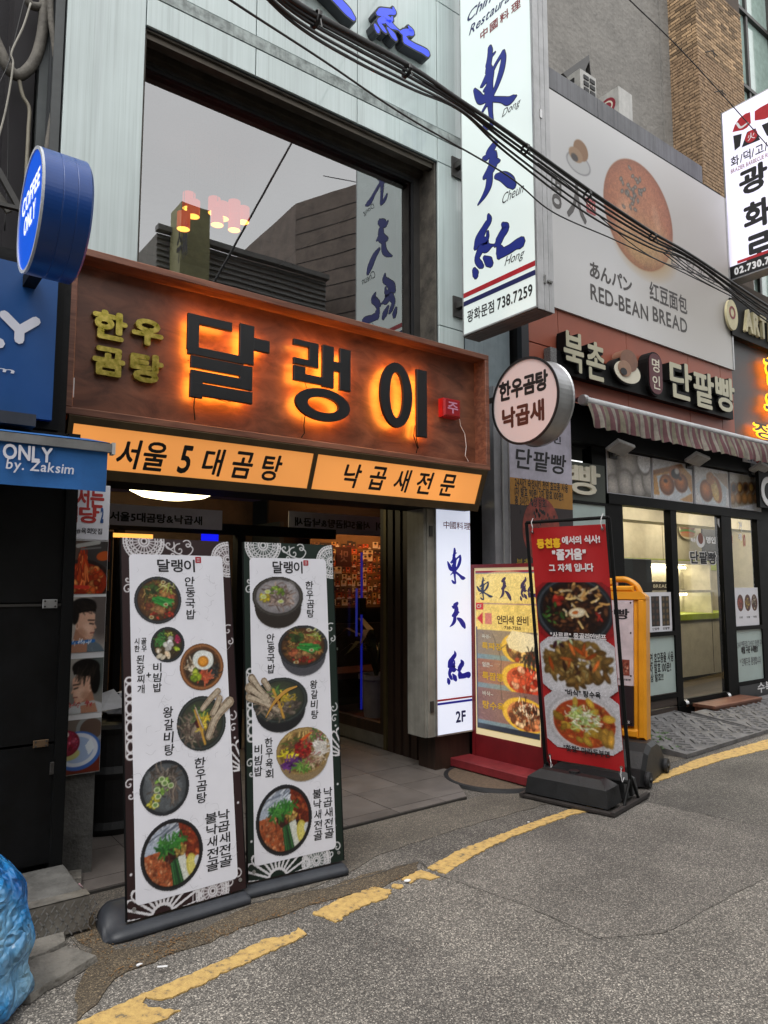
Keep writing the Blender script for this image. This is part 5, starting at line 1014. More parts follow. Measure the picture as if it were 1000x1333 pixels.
def f_bibim(seed=3):
    c = Can(92, 92, 'd3d3da', seed); c.ell(.5, .5, .5, .5, '6b4226', soft=.03); c.ell(.5, .5, .475, .475, '99643c', soft=.04); c.ell(.5, .5, .43, .43, '58371f', soft=.04); c.ell(.5, .52, .38, .38, '3b2818', soft=.05, shade=.3); c.strands(60, ['a87448', '7a4c2c', '8f5f3a'], .5, .5, .48, .48, .05, .01)
    A = c.A.copy(); c.ell(.5, .52, .38, .38, '38281a', soft=.05); c.blobs(30, ['5a4028', '6f5236'], .5, .5, .3, .3); c.strands(30, ['c8b8a0', '9c8870', 'd8ccb8', '7c6850'], .25, .5, .09, .13, .12, .03); c.strands(50, ['1c1c1e', '303030', '4c4c48'], .74, .6, .12, .14, .12, .02); c.strands(40, ['bf5030', 'c86a48', 'a84028'], .55, .72, .12, .09, .14, .026)
    c.blobs(9, ['a4b82c', 'c4d048', '7c9420'], .36, .68, .1, .1, (.06, .09), 1.3); c.ell(.53, .36, .24, .21, 'dfe2dc', .3, .08); c.ell(.62, .3, .14, .12, 'e9ebe6', 0, .1); c.ell(.53, .39, .125, .118, 'd98a24', 0, .12, shade=.2); c.ell(.53, .385, .08, .075, 'e89c34', 0, .3); return c
def f_galbi(seed=4):
    c = Can(92, 92, 'd3d3da', seed); bowl(c, '1e2221', '3c4240', '454b3a', .42); c.strands(110, ['5f5048', '7a6a5c', '8f7e6e', '4a3c36', '9a8c7c'], .36, .6, .26, .2, .2, .022); c.strands(30, ['4f7a38', '3a5c2c', '78a050'], .47, .36, .12, .1, .14, .018); c.strands(30, ['d0b030', 'e0c848', 'c09820'], .57, .5, .12, .12, .14, .02); c.blobs(3, ['4a1414', '5c1c1c'], .42, .5, .05, .05, (.05, .07)); c.blobs(30, ['6f6258', '574a42', '8a7c6e'], .7, .66, .14, .16, (.03, .06)); c.line([(.37, .25), (.48, .6), (.55, .88)], .045, 'c8953c'); return c
def f_gom(seed=5):
    c = Can(92, 92, 'd3d3da', seed); bowl(c, '141518', '2c2f34', '5f6468', .44); c.blobs(24, ['6b7074', '7a8084', '575c60'], .5, .5, .4, .4, (.06, .12), 1.4, .1, .4); c.strands(90, ['4f4640', '6f645c', '857a70', '3c342f'], .48, .38, .26, .2, .18, .022); c.strands(30, ['544a44', '7c7066'], .66, .5, .1, .2, .18, .022, 1.5); c.blobs(20, ['b8b030', 'ccc44c', 'a89c20'], .27, .72, .12, .12, (.03, .05)); c.blobs(18, ['6a9838', '8cb450', '4c7c28'], .45, .45, .13, .16, (.03, .05)); rings(c, [(.34, .52), (.36, .64), (.3, .78), (.5, .42), (.62, .48), (.44, .34)], '6a8848', .065, .022); return c
def f_jeongol(seed=6):
    c = Can(104, 104, 'd3d3da', seed); bowl(c, '0f0f12', '2a2b30', '241812', .45)
    inside = ((c.x - .5) ** 2 + (c.y - .5) ** 2) < .44 ** 2; A0 = c.A.copy()
    c.poly([(0, 0), (.62, 0), (.58, .3), (.45, .42), (0, .46)], 'aab4c4'); c.strands(60, ['c8d0dc', '8f98a8', 'd4d8e0', '6c7484', 'b0b8c4'], .34, .2, .26, .2, .34, .02, -.5, .2)
    c.poly([(.6, 0), (1, 0), (1, .7), (.84, .62), (.66, .42)], '7c2c14'); c.blobs(90, ['8f2f14', 'a84420', '6a200e', 'b85a30'], .8, .32, .17, .3, (.03, .055)); c.poly([(0, .46), (.34, .42), (.48, .7), (.5, 1), (0, 1)], 'a85630'); c.blobs(170, ['bf6a40', 'cf8456', 'a04c28', 'd89870', '8c3c1c', 'c05a2c'], .25, .74, .27, .3, (.022, .04), 1.8)
    c.poly([(.46, .6), (.58, .56), (.68, .97), (.5, .98)], '1e4224'); [c.line([(.48 + k * .028, .6), (.53 + k * .04, .97)], .012, ['4f8a48', '2c6a34', '122c18'][k % 3]) for k in range(5)]
    c.poly([(.58, .56), (.7, .52), (.78, .88), (.68, .96)], 'd4d6cc'); c.ell(.82, .73, .1, .19, 'c8b850', -.2); c.ell(.82, .73, .07, .15, 'd8cc70', -.2); c.ell(.91, .68, .06, .09, 'ccd0d4', -.2)
    c.blobs(16, ['4a1c16', '5c241c', '381410'], .46, .52, .08, .08, (.03, .05)); c.blobs(26, ['c8a050', 'd8b468', 'b08838'], .62, .46, .09, .08, (.025, .04)); c.strands(50, ['2f7028', '1e5420', '4a8c38'], .4, .38, .12, .09, .1, .022); c.strands(30, ['2f7028', '3c8030'], .58, .32, .1, .06, .1, .022)
    c.A = np.where(inside[..., None], c.A, A0); return c
def with_side(c, body, lip=None, squash=.74, h=None):
    """bowl seen from the side: the picture disc squashed over a deep body"""
    w = c.w; H_ = int(w * 1.02); o = Can(w, H_, 'd3d3da', 1); sq = squash * w / H_
    of = 1 - sq - .01; yc = .5 * sq + of; o.ell(.5, yc, .45, .5 * sq, body); m = (o.y > .5 * sq) & (o.y < yc) & (abs(o.x - .5) < .5 - .05 * (o.y - .5 * sq) / of)
    g = (1 - .55 * np.abs(o.x - .42) * 1.4)[..., None]; o.A = np.where(m[..., None], rgb(body) * g, o.A); e = ((o.x - .5) / .5) ** 2 + ((o.y - .5 * sq) / (.5 * sq)) ** 2 < 1
    yy_ = np.clip((o.y / sq * (c.h - 1)).astype(int), 0, c.h - 1); xx_ = np.clip((o.x * (c.w - 1)).astype(int), 0, c.w - 1); o.A = np.where(e[..., None], c.A[yy_, xx_], o.A)
    o.msk = e | m | (((o.x - .5) / .45) ** 2 + ((o.y - yc) / (.5 * sq)) ** 2 < 1) & (o.y > .5 * sq); return o
def place(parent, F, can, crp, x0, y0, x1, y1, name='food_picture', c=.004, circle=True, mask=None):
    ox, oy, s = crp; cx, cy = (x0 + x1) / 2, (y0 + y1) / 2
    a0 = F.px(ox + x0 / s, oy + cy / s, c)[0]; a1 = F.px(ox + x1 / s, oy + cy / s, c)[0]; b1 = F.px(ox + cx / s, oy + y0 / s, c)[1]; b0 = F.px(ox + cx / s, oy + y1 / s, c)[1]
    return sheet(name, can, F, (a0, b0, a1, b1), P_MAT, parent, c=c, circle=circle, mask=mask)
def prect(F, crp, x0, y0, x1, y1, c=.004):
    ox, oy, s = crp; cx, cy = (x0 + x1) / 2, (y0 + y1) / 2
    return F.px(ox + x0 / s, oy + cy / s, c)[0], F.px(ox + cx / s, oy + y1 / s, c)[1], F.px(ox + x1 / s, oy + cy / s, c)[0], F.px(ox + cx / s, oy + y0 / s, c)[1]

# ------------------------------------------------------------------ ornamented borders
def ornament(W_, H_, base, res=.0032):
    w, h = int(W_ / res), int(H_ / res); c = Can(w, h, base, 1); X, Y = c.x * W_, (1 - c.y) * H_; ln = 'e4e2e6'
    def rosette(cx, cy, R_, n=18, inner=.25, band=True):
        r = np.hypot(X - cx, Y - cy) / R_; th = np.arctan2(Y - cy, X - cx); pet = np.abs(np.sin(th * n / 2)); lw = .0042 / R_
        m = np.zeros_like(r)
        for rr in (1.0, .86, inner, inner * .55): m = np.maximum(m, np.clip(1.6 - np.abs(r - rr) / lw, 0, 1))
        edge = .83 - .12 * (1 - pet) ** 1.5
        m = np.maximum(m, np.clip(1.6 - np.abs(r - edge) / lw, 0, 1) * (r < .86)); m = np.maximum(m, (r > inner) * (r < .7) * np.clip(1.5 - pet * r * n * .016 / lw / n * 9, 0, 1) * .9)
        e2 = .5 + .0 * pet; m = np.maximum(m, np.clip(1.4 - np.abs(np.hypot((r - .62) * 1.6, (1 - pet) * .28 * r) - .11) / (lw * 1.3), 0, 1) * (r > inner) * (r < .85))
        if band: m = np.maximum(m, ((r > .89) & (r < .97) & (np.cos(th * 40) > .25)) * .9)
        c.mask(m * (r < 1.02), ln)
    def scroll(P, w_=.0065): c.line([(a / W_, 1 - b_ / H_) for a, b_ in smooth_line(P, 6)], w_ / W_, ln)
    def spiral(cx, cy, R_, t0, turns, sgn=1, w_=.006): scroll([(cx + R_ * (1 - k / 14) * math.cos(t0 + sgn * turns * 6.28 * k / 14), cy + R_ * (1 - k / 14) * math.sin(t0 + sgn * turns * 6.28 * k / 14)) for k in range(14)], w_)
    rosette(.115, H_ - .015, .105, 20); rosette(W_ - .01, H_ - .10, .095, 18)
    for k, (cx, cy, R_) in enumerate(((.245, H_ - .03, .03), (.30, H_ - .055, .034), (.345, H_ - .025, .026), (.26, H_ - .085, .022))): spiral(cx, cy, R_, .5 + k, 1.2, 1 if k % 2 else -1)
    scroll([(.2, H_ - .01), (.27, H_ - .065), (.34, H_ - .085), (.375, H_ - .05), (.35, H_ - .02)], .006)
    for cx, cy, R_, s_ in ((.03, H_ - .26, .026, 1), (.03, H_ - .21, .022, -1), (W_ - .03, H_ - .48, .03, 1), (W_ - .02, H_ - .54, .02, -1), (W_ - .03, H_ - .92, .028, -1), (W_ - .025, H_ - .98, .022, 1), (.02, H_ * .33, .024, 1), (.025, H_ * .30, .02, -1)): spiral(cx, cy, R_, 1, 1.1, s_)
    # cloud-head panel down the left edge
    yb, yt = H_ * .40, H_ * .60; 
    for k in range(9):
        y_ = yb + (yt - yb) * k / 8; c.ell(.028 / W_, 1 - y_ / H_, .022 / W_, (.03 if k % 2 else .018) / H_, ln); c.ell(.028 / W_, 1 - y_ / H_, .012 / W_, (.02 if k % 2 else .009) / H_, base)
    c.line([(.05 / W_, 1 - yb / H_), (.05 / W_, 1 - yt / H_)], .004 / W_, ln); c.line([(.006 / W_, 1 - yb / H_), (.006 / W_, 1 - yt / H_)], .004 / W_, ln)
    # fans at the lower left and on the right edge
    def fan(cx, cy, R_, t0, t1, n):
        r = np.hypot(X - cx, Y - cy) / R_; th = np.arctan2(Y - cy, X - cx); u_ = (th - t0) / (t1 - t0) * n; ins = (u_ > 0) & (u_ < n); f_ = np.abs(u_ - np.floor(u_) - .5) * 2; lw = .005 / R_
        body = ins & (r > .3) & (r < .8 + .15 * np.sqrt(np.clip(1 - f_ ** 2, 0, 1))); edge = ins & (np.abs(r - (.8 + .15 * np.sqrt(np.clip(1 - f_ ** 2, 0, 1)))) < lw * 1.2); gap = ins & (r > .25) & (r < .85) & (f_ > 1 - .25 / np.maximum(r, .2) * .8)
        inn = ins & (r > .42) & (r < .74) & (f_ < .45); c.mask((edge | gap | (ins & (np.abs(r - .27) < lw * 1.3))).astype(float), ln); 
    fan(.16, -.02, .20, .15, 3.0, 11); fan(W_ + .035, H_ * .315, .16, 1.7, 4.4, 10)
    rosette(W_ * .70, .03, .085, 16); 
    for cx, cy, R_, s_ in ((W_ * .86, .05, .03, 1), (W_ * .93, .075, .026, -1), (W_ * .8, .025, .018, -1)): spiral(cx, cy, R_, 2, 1.1, s_)
    for a0, b0 in ((.33, .02), (.33, .05), (.33, .08), (.02, .19), (.045, .2), (W_ - .05, H_ * .41), (W_ - .02, H_ * .41), (W_ - .05, H_ * .23), (W_ - .02, H_ * .23)): c.ell(a0 / W_, 1 - b0 / H_, .006 / W_, .006 / H_, ln)
    c.line([(.305 / W_, 1), (.315 / W_, 1 - .11 / H_)], .004 / W_, ln); c.line([(.35 / W_, 1), (.36 / W_, 1 - .11 / H_)], .004 / W_, ln)
    return c
def stand_base(t, F, w, m, z0=0.0):
    """half-round weighted foot running the width of the board"""
    O = Vector(F.O); ex = F.ex; out = Vector((ex.y, -ex.x, 0)); mb = MB(); prof = [(-.27, .0), (.055, .0), (.062, .016), (.055, .034), (.02, .046), (-.02, .050), (-.05, .07), (-.09, .095), (-.14, .105), (-.19, .095), (-.24, .06), (-.27, .02)]
    n = 40; V = []; f = []
    L0, L1 = -.10, w + .015
    for i in range(n + 1):
        s_ = i / n; a = L0 + (L1 - L0) * s_; k = math.sqrt(max(0, 1 - (1 - min(s_ / .12, 1)) ** 2.2)) * math.sqrt(max(0, 1 - (1 - min((1 - s_) / .03, 1)) ** 2)) * .94 + .06; V += [O + ex * a + out * (p[0] * k) + Vector((0, 0, p[1] * k - O.z + z0)) for p in prof]
    q = len(prof)
    for i in range(n):
        for j in range(q): l = (j + 1) % q; f.append((i * q + j, i * q + l, (i + 1) * q + l, (i + 1) * q + j))
    f += [tuple(range(q)), tuple(range(n * q + q - 1, n * q - 1, -1))]; return put('weighted_base', MB().add(V, f), m, t, smooth=True)
def rounded(a0, b0, a1, b1, r, n=5):
    P = []
    for cx, cy, t0 in ((a1 - r, b1 - r, 0), (a0 + r, b1 - r, 1.571), (a0 + r, b0 + r, 3.142), (a1 - r, b0 + r, 4.712)): P += [(cx + r * math.cos(t0 + 1.571 * k / n), cy + r * math.sin(t0 + 1.571 * k / n)) for k in range(n + 1)]
    return P
def leanframe(O, deg, lean):
    th = math.radians(deg); le = math.radians(lean); e = Vector((math.cos(th), math.sin(th), 0)); n = Vector((-math.sin(th), math.cos(th), 0)); return Fr(O, e, Vector((0, 0, 1)) * math.cos(le) + n * math.sin(le))
K_INK = ink('menu_ink', '17171b'); K_SEAL = ink('seal_red', 'a01c2c')
def menu(O, deg, lean, w, h, col, lab, crU, crL, title, seal, inner):
    F = leanframe(O, deg, lean); t = thing('menu_stand', (O[0] + w / 2, O[1], 0), lab, 'menu board', 'double menu stands at the kerb')
    put('board', MB().fbox(F, 0, w, 0, h, -.012, 0), mat('board_' + col, col, .5), t)
    c = ornament(w, h, col); a0, b0, a1, b1 = inner; res = .0032; X, Y = c.x * w, (1 - c.y) * h
    msk = ~((X > a0 + .03) & (X < a1 - .03) & (Y > b0 + .03) & (Y < b1 - .03)); sheet('ornament_border', c, F, (0, 0, w, h), P_MAT, t, c=.0012, mask=msk, dim=.8)
    put('white_panel', MB().fpoly(F, rounded(a0, b0, a1, b1, .022), .0015, .0026), M_PWHITE, t)
    # faint paper fibres
    R = random.Random(4); mb = MB()
    for _ in range(170):
        x, y, an = R.uniform(a0 + .03, a1 - .03), R.uniform(b0 + .03, b1 - .03), R.random() * 6.3; L = R.uniform(.01, .035); mb.stroke(F, [(x, y, .0012), (x + L * math.cos(an), y + L * math.sin(an), .0012), (x + L * 1.7 * math.cos(an + .6), y + L * 1.7 * math.sin(an + .6), .0008)], .0029, tip=False)
    put('paper_fibre', mb, mat('fibre_grey', 'bcbcc4', .6), t, kind='stuff')
    lettering(t, '달랭이', F, prect(F, crU, *title), K_INK, c=.0036, bold=.02); q = prect(F, crU, *seal); put('seal', MB().fpoly(F, rounded(*q, .004), .003, .0036), K_SEAL, t); mb = MB()
    for k in range(3): y_ = q[1] + (q[3] - q[1]) * (.25 + k * .22); mb.fbox(F, q[0] + (q[2] - q[0]) * .25, q[0] + (q[2] - q[0]) * .75, y_, y_ + .002, .0038, .0042)
    put('seal_mark', mb, K_WHITE, t)
    stand_base(t, F, w, M_GBASE)
    put('edge_strip', MB().fbox(F, -.004, 0, 0, h, -.014, .003).fbox(F, w, w + .004, 0, h, -.014, .003), M_BLACK, t)
    put('back_strut', MB().tube([F.w(w / 2, 1.2, -.02), (F.w(w / 2, 0, -.3).x, F.w(w / 2, 0, -.12).y + .02, .08)], .012, 8), M_DGREY, t)
    for a_ in (.03, w - .03): put('rivet', MB().disc(F, a_, .045, .009, .009, .001, .005, 12), M_ALU, t)
    return t, F
CU1, CL1 = (150, 690, 4.935), (150, 950, 4.76); CU2, CL2 = (305, 700, 5.553), (305, 930, 5.553)
F1 = leanframe((1.094, 3.351, .06), 1.24, 9.19)
i1 = (F1.px(150 + 100 / 4.935, 690 + 800 / 4.935)[0] - .0, F1.px(170, 950 + 1080 / 4.76)[1] - .015, F1.px(150 + 712 / 4.935, 690 + 700 / 4.935)[0], F1.px(150 + 400 / 4.935, 690 + 162 / 4.935)[1])
t, F = menu((1.094, 3.351, .06), 1.24, 9.19, .581, 1.744, '2a1315', 'maroon-bordered menu stand with round food pictures, the one nearer the poster strip', CU1, CL1, (270, 188, 512, 270), (515, 172, 552, 212), i1)
place(t, F, f_gukbap(1), CU1, 121, 298, 425, 603); place(t, F, f_doenjang(), CU1, 228, 622, 446, 850); place(t, F, f_bibim(), CU1, 414, 728, 697, 1030); place(t, F, f_galbi(), CU1, 395, 1066, 712, 1420)
place(t, F, f_gom(), CL1, 150, 188, 460, 533); place(t, F, f_jeongol(6), CL1, 155, 553, 546, 997)
def bone(F, crp, P, w0, w1, parent):
    c_ = .0058; ox, oy, s = crp; Q = [F.px(ox + x / s, oy + y / s, c_) for x, y in P]; sc = abs(F.px(ox + (P[0][0] + 50) / s, oy + P[0][1] / s)[0] - F.px(ox + P[0][0] / s, oy + P[0][1] / s)[0]) / 50
    mb = MB(); mb.stroke(F, [(q_[0], q_[1], (w0 + (w1 - w0) * i / (len(Q) - 1)) * sc) for i, q_ in enumerate(Q)], c_); put('bone_picture', mb, mat('bone_print', '9a8873', .5, var=.35, scale=60, tint='5a4c40'), parent)
    put('bone_picture', MB().stroke(F, [(q_[0], q_[1], (w0 + (w1 - w0) * i / (len(Q) - 1)) * sc * .5) for i, q_ in enumerate(Q)], c_ + .0006), mat('bone_print_light', 'b8a994', .5, var=.2, scale=60), parent)
for P, a_, b_ in (([(560, 1150), (610, 1085), (660, 1035)], 30, 42), ([(630, 1180), (655, 1130), (672, 1080)], 44, 40), ([(600, 1330), (650, 1200), (735, 1100)], 40, 62), ([(565, 1270), (540, 1210), (515, 1140)], 14, 10)): bone(F, CU1, P, a_, b_, t)
def ct(t, F, crp, s, x0, y0, x1, y1, **k): column_text(t, s, F, prect(F, crp, x0, y0, x1, y1), K_INK, c=.0036, bold=.014, **k)
ct(t, F, CU1, '안동국밥', 452, 296, 515, 578); ct(t, F, CU1, '시한', 122, 692, 158, 786, wob=0); ct(t, F, CU1, '골우', 166, 690, 204, 786, wob=0); ct(t, F, CU1, '된장찌개', 140, 800, 190, 1055); ct(t, F, CU1, '비빔밥', 244, 850, 298, 1045); lettering(t, '+', F, prect(F, CU1, 200, 915, 230, 948), K_INK, c=.0036)
ct(t, F, CU1, '왕갈비탕', 312, 1130, 378, 1455); ct(t, F, CL1, '한우곰탕', 500, 168, 566, 460); ct(t, F, CL1, '낙곱새전골', 642, 490, 716, 855); ct(t, F, CL1, '불낙새전골', 564, 510, 638, 880)
F2 = leanframe((1.713, 3.416, .06), -4.53, 5.32)
i2 = (F2.px(305 + 118 / 5.553, 700 + 700 / 5.553)[0], F2.px(331, 930 + 1100 / 5.553)[1], F2.px(305 + 680 / 5.553, 700 + 700 / 5.553)[0], F2.px(305 + 400 / 5.553, 700 + 150 / 5.553)[1])
t, F = menu((1.713, 3.416, .06), -4.53, 5.32, .547, 1.726, '10241c', 'dark green-bordered menu stand with black, brass and iron bowls, nearer the entrance column', CU2, CL2, (277, 170, 494, 258), (500, 163, 536, 202), i2)
def side_place(can, crp, x0, y0, x1, y1): place(t, F, can, crp, x0, y0, x1, y1, circle=False, mask=can.msk)
g_ = f_gom(8); g_.A = np.clip(g_.A * 1.0, 0, 1); gc = Can(92, 92, 'd3d3da', 8); bowl(gc, '26221f', '4a4540', 'a8a3a6', .42); gc.blobs(14, ['b4b0b2', '9c989a'], .5, .5, .36, .36, (.08, .14), 1.3, .1, .4); gc.strands(90, ['75625a', '8f7a70', '5c4a44', '9f8a7e'], .52, .5, .22, .26, .18, .024); gc.blobs(16, ['d0b820', 'e0cc3c'], .22, .52, .1, .1, (.04, .06)); gc.blobs(18, ['8ca838', 'a4bc50', '6a8c28'], .5, .35, .14, .12, (.03, .05)); rings(gc, [(.22, .5), (.3, .38), (.55, .62)], 'b8c060', .06, .02)
side_place(with_side(gc, '2a231e', squash=.78), CU2, 128, 278, 500, 658); side_place(with_side(f_gukbap(12), '4a4a50', squash=.84), CU2, 315, 630, 678, 1003)
side_place(with_side(f_galbi(14), '1c1c1f', squash=.84), CU2, 130, 1008, 533, 1412)
for P, a_, b_ in (([(240, 1150), (180, 1090), (125, 1010)], 30, 50), ([(245, 1180), (170, 1130), (112, 1085)], 56, 70), ([(320, 1250), (210, 1190), (110, 1150)], 30, 56), ([(250, 1090), (222, 1045), (215, 1035)], 40, 46)): bone(F, CU2, P, a_, b_, t)
put('garnish_picture', MB().stroke(F, [(*F.px(305 + x / 5.553, 700 + y / 5.553, .007), w_) for x, y, w_ in ((228, 1300, .003), (290, 1190, .016), (370, 1110, .018), (450, 1075, .008))], .0075), mat('ginseng_print', 'b98a3e', .5), t)
gb = Can(96, 96, 'd3d3da', 15); gb.ell(.5, .5, .5, .5, '8a7146', soft=.03); gb.ell(.5, .5, .475, .475, 'a98d58', soft=.05); gb.ell(.5, .52, .44, .43, '7d6236', soft=.1, shade=.2); gb.strands(40, ['c8a868', '9a7a44'], .5, .12, .4, .05, .12, .02, 1.57)
gb.strands(50, ['d8c820', 'e8d840', 'c0a818'], .24, .52, .11, .12, .12, .022); gb.strands(60, ['4a1c5c', '64307c', '381048', '7c4090'], .28, .74, .16, .1, .12, .022); gb.strands(40, ['6c9c3c', '88b454', '4c7c2c'], .48, .82, .12, .07, .12, .022); gb.strands(70, ['d8d4cc', 'c4bcb4', 'e4e0dc'], .8, .48, .11, .17, .14, .024); gb.strands(60, ['a08c70', '7c6448', 'c0ac90', '8f4c4c'], .68, .72, .15, .12, .12, .016); gb.strands(30, ['3c6428', '5c8440', '8a4450', '9c5868'], .74, .2, .14, .08, .12, .02); gb.strands(30, ['8a6440', '5c4430', '4c5c28'], .34, .3, .16, .1, .14, .024)
gb.blobs(70, ['a81c1c', 'c43024', '8c1414', 'd85040'], .5, .45, .15, .2, (.025, .045)); gb.poly([(.42, .27), (.6, .14), (.68, .12), (.52, .28)], 'd05820')
side_place(with_side(gb, '8f7a58', squash=.88), CL2, 300, 90, 696, 488)
place(t, F, f_jeongol(17), CL2, 155, 508, 563, 1022)
ct(t, F, CU2, '한우곰탕', 522, 310, 576, 582); ct(t, F, CU2, '안동국밥', 238, 690, 294, 985); ct(t, F, CU2, '왕갈비탕', 553, 1025, 606, 1315); ct(t, F, CL2, '한우육회', 224, 165, 280, 470); ct(t, F, CL2, '비빔밥', 146, 215, 202, 452); ct(t, F, CL2, '낙곱새전골', 650, 522, 714, 900); ct(t, F, CL2, '불낙새전골', 573, 536, 634, 915)

# ------------------------------------------------------------------ red lightbox sign standing on its step
t = thing('red_framed_lightbox', (4.5, 4.2, 0), 'weathered lit menu box in a dark red frame standing on a red step', 'sign')
th = math.radians(-86.9); F = Fr((4.40, 4.585, .08), (math.cos(th), math.sin(th), 0)); Wd, Hh = .765, 1.64
put('case', MB().fbox(F, 0, Wd, -.06, Hh, -.14, -.012), M_DRED, t); put('frame', MB().fbox(F, 0, .035, 0, Hh, -.012, .012).fbox(F, Wd - .035, Wd, 0, Hh, -.012, .012).fbox(F, .035, Wd - .035, Hh - .03, Hh, -.012, .012).fbox(F, .035, Wd - .035, 0, .20, -.012, .004), M_DRED, t)
C5 = (590, 730, 4.3)
c = Can(150, 300, 'd2b462', 21); yy_ = c.y; c.noise(.12, 6); 
def bx(x0, y0, x1, y1, col, al=1): c.poly([(x0, y0), (x1, y0), (x1, y1), (x0, y1)], col, al)
bx(0, .0, 1, .011, '8a2030'); bx(0, .011, 1, .02, '5a6a80'); c.ell(.5, .1, .5, .1, 'd8c484', al=.5)
for k in range(60): x, y = c.R.rand(), .02 + c.R.rand() * .36; c.line([(x, y), (x + c.R.uniform(-.08, .08), y + c.R.uniform(-.03, .03))], .006, ['b3934c', '8f7340', 'e0cd94'][k % 3], .7)
bx(0, .205, 1, .212, '6c4878', .7); bx(0, .205, .13, .25, 'b0202a'); c.poly([(.02, .305), (.12, .265), (.12, .345)], 'b0202a'); bx(.16, .27, .27, .34, 'b0505a', .8)
for k, (y0, y1, cc) in enumerate(((.375, .56, '77685c'), (.56, .74, '85584a'), (.74, .97, '725250'))):
    bx(0, y0, 1, y1, cc); bx(.0, y1 - .03, 1, y1, '5f7f8c', .8)
    for q_ in range(40): x, y = c.R.rand(), y0 + c.R.rand() * (y1 - y0); c.line([(x, y), (x + c.R.uniform(-.1, .1), y + c.R.uniform(-.01, .01))], .008, ['8a6a70', '3c3850', 'a88c70'][q_ % 3], .5)
    yc = (y0 + y1) / 2; c.ell(.78, yc + .015, .36, .1, 'd0a030', .1); c.ell(.8, yc + .02, .3, .085, ['4a2c20', 'b83a24', 'b86a40'][k], .1); c.blobs(90, [['3a2018', '7a4a2c', 'd8a860', '8c3020'], ['c84028', 'd86040', 'e8a080', '9c2414'], ['c87a4c', '8c4424', 'e8c090', '5c2c1c']][k], .8, yc + .02, .24, .075, (.02, .04)); 
c.poly([(.5, .43), (.6, .37), (1, .39), (1, .48), (.75, .5), (.55, .48)], 'd8c8a0'); c.strands(34, ['1c1a1a', '2a2824', '3c3428'], .88, .53, .11, .025, .07, .012); c.strands(50, ['14120f', '4c2620', '2c2620'], .78, .86, .16, .06, .05, .008); c.strands(20, ['e8dcc0', 'f0c8a8'], .8, .83, .14, .06, .04, .01)
for P in ([(.28, .4), (.38, .5), (.42, .56), (.4, .7)], [(.38, .5), (.5, .46), (.62, .53), (.8, .53)], [(.4, .7), (.42, .8)]): c.line(P, .012, '2a2420', .7)
c.mask(np.clip(1.2 - 2.2 * np.hypot(c.x - .5, (c.y - .55) * .8), 0, 1), 'd8b050', .22); bx(0, .965, 1, 1, '2c3038'); bx(0, .36, .02, 1, '2c3454')
a0, b0, a1, b1 = .05, .25, Wd - .05, Hh - .055
M_LPR = glow('lit_print', 'ffffff', .55, attr=True)
put('diffuser', MB().fbox(F, .035, Wd - .035, .20, Hh - .03, -.012, -.002), glow('aged_diffuser', 'd8c89c', .3), t)
put_r = sheet('menu_print', c, F, (a0, b0, a1, b1), M_LPR, t, c=0.0, dim=.8)
K_PUR = ink('faded_purple', '4a3a5c'); K_STEEL = ink('faded_blue', '34405c')
for N, x0, x1, m_ in ((N_D, .02, .3, K_STEEL), (N_C, .41, .6, K_PUR), (N_H, .74, 1.0, K_PUR)): put('brush_character', draw(MB(), F, N, (a0 + (a1 - a0) * x0, b1 - .27 + .02, a0 + (a1 - a0) * x1, b1 - .055), .002, mul=1.25), m_, t)
W_ = a1 - a0; Hq = b1 - b0
def lr(x0, y0, x1, y1): return (a0 + W_ * x0, b1 - Hq * y1, a0 + W_ * x1, b1 - Hq * y0)
for s_, r_, m_ in (('언리석 완비', lr(.36, .28, .86, .335), ink('sepia', '5c4528')), ('738-7255', lr(.48, .345, .74, .365), ink('sepia', '5c4528')), ('CF', lr(.02, .216, .1, .24), K_CREAM), ('특짜장', lr(.1, .455, .44, .5), K_YEL), ('옥경~', lr(.1, .405, .26, .43), K_CREAM), ('얼큰~', lr(.1, .58, .28, .61), K_CREAM), ('특짬뽕', lr(.1, .64, .45, .69), K_YEL), ('바삭~', lr(.1, .76, .28, .79), K_CREAM), ('탕수육', lr(.1, .82, .46, .87), K_YEL)): lettering(t, s_, F, r_, m_, c=.002, bold=.025)
R = random.Random(3); mb = MB()
# the step
put('step', MB().fbox(Fr((4.165, 4.68, 0), F.ex), -.0, .93, .03, .10, -.22, 0, bev=.006), mat('worn_red_step', '7a2026', .6, var=.2, scale=6), t)
mt = thing('round_doormat', (4.28, 4.2, .02), 'flat round ribbed brown mat with a black rim partly under the red step', 'mat'); p = Vector((4.30, 4.20, .004))
put('mat_disc', MB().lathe(p, [(0, .02), (.38, .018), (.40, .018)], 48), mat('ribbed_brown_mat', '6b5a4a', .9, var=.3, scale=12, stretch=(2, 14, 2), bump=.6, bscale=30), mt); put('rim', MB().lathe(p, [(.40, .018), (.415, .026), (.435, .02), (.445, .0)], 48), M_GASKET, mt)

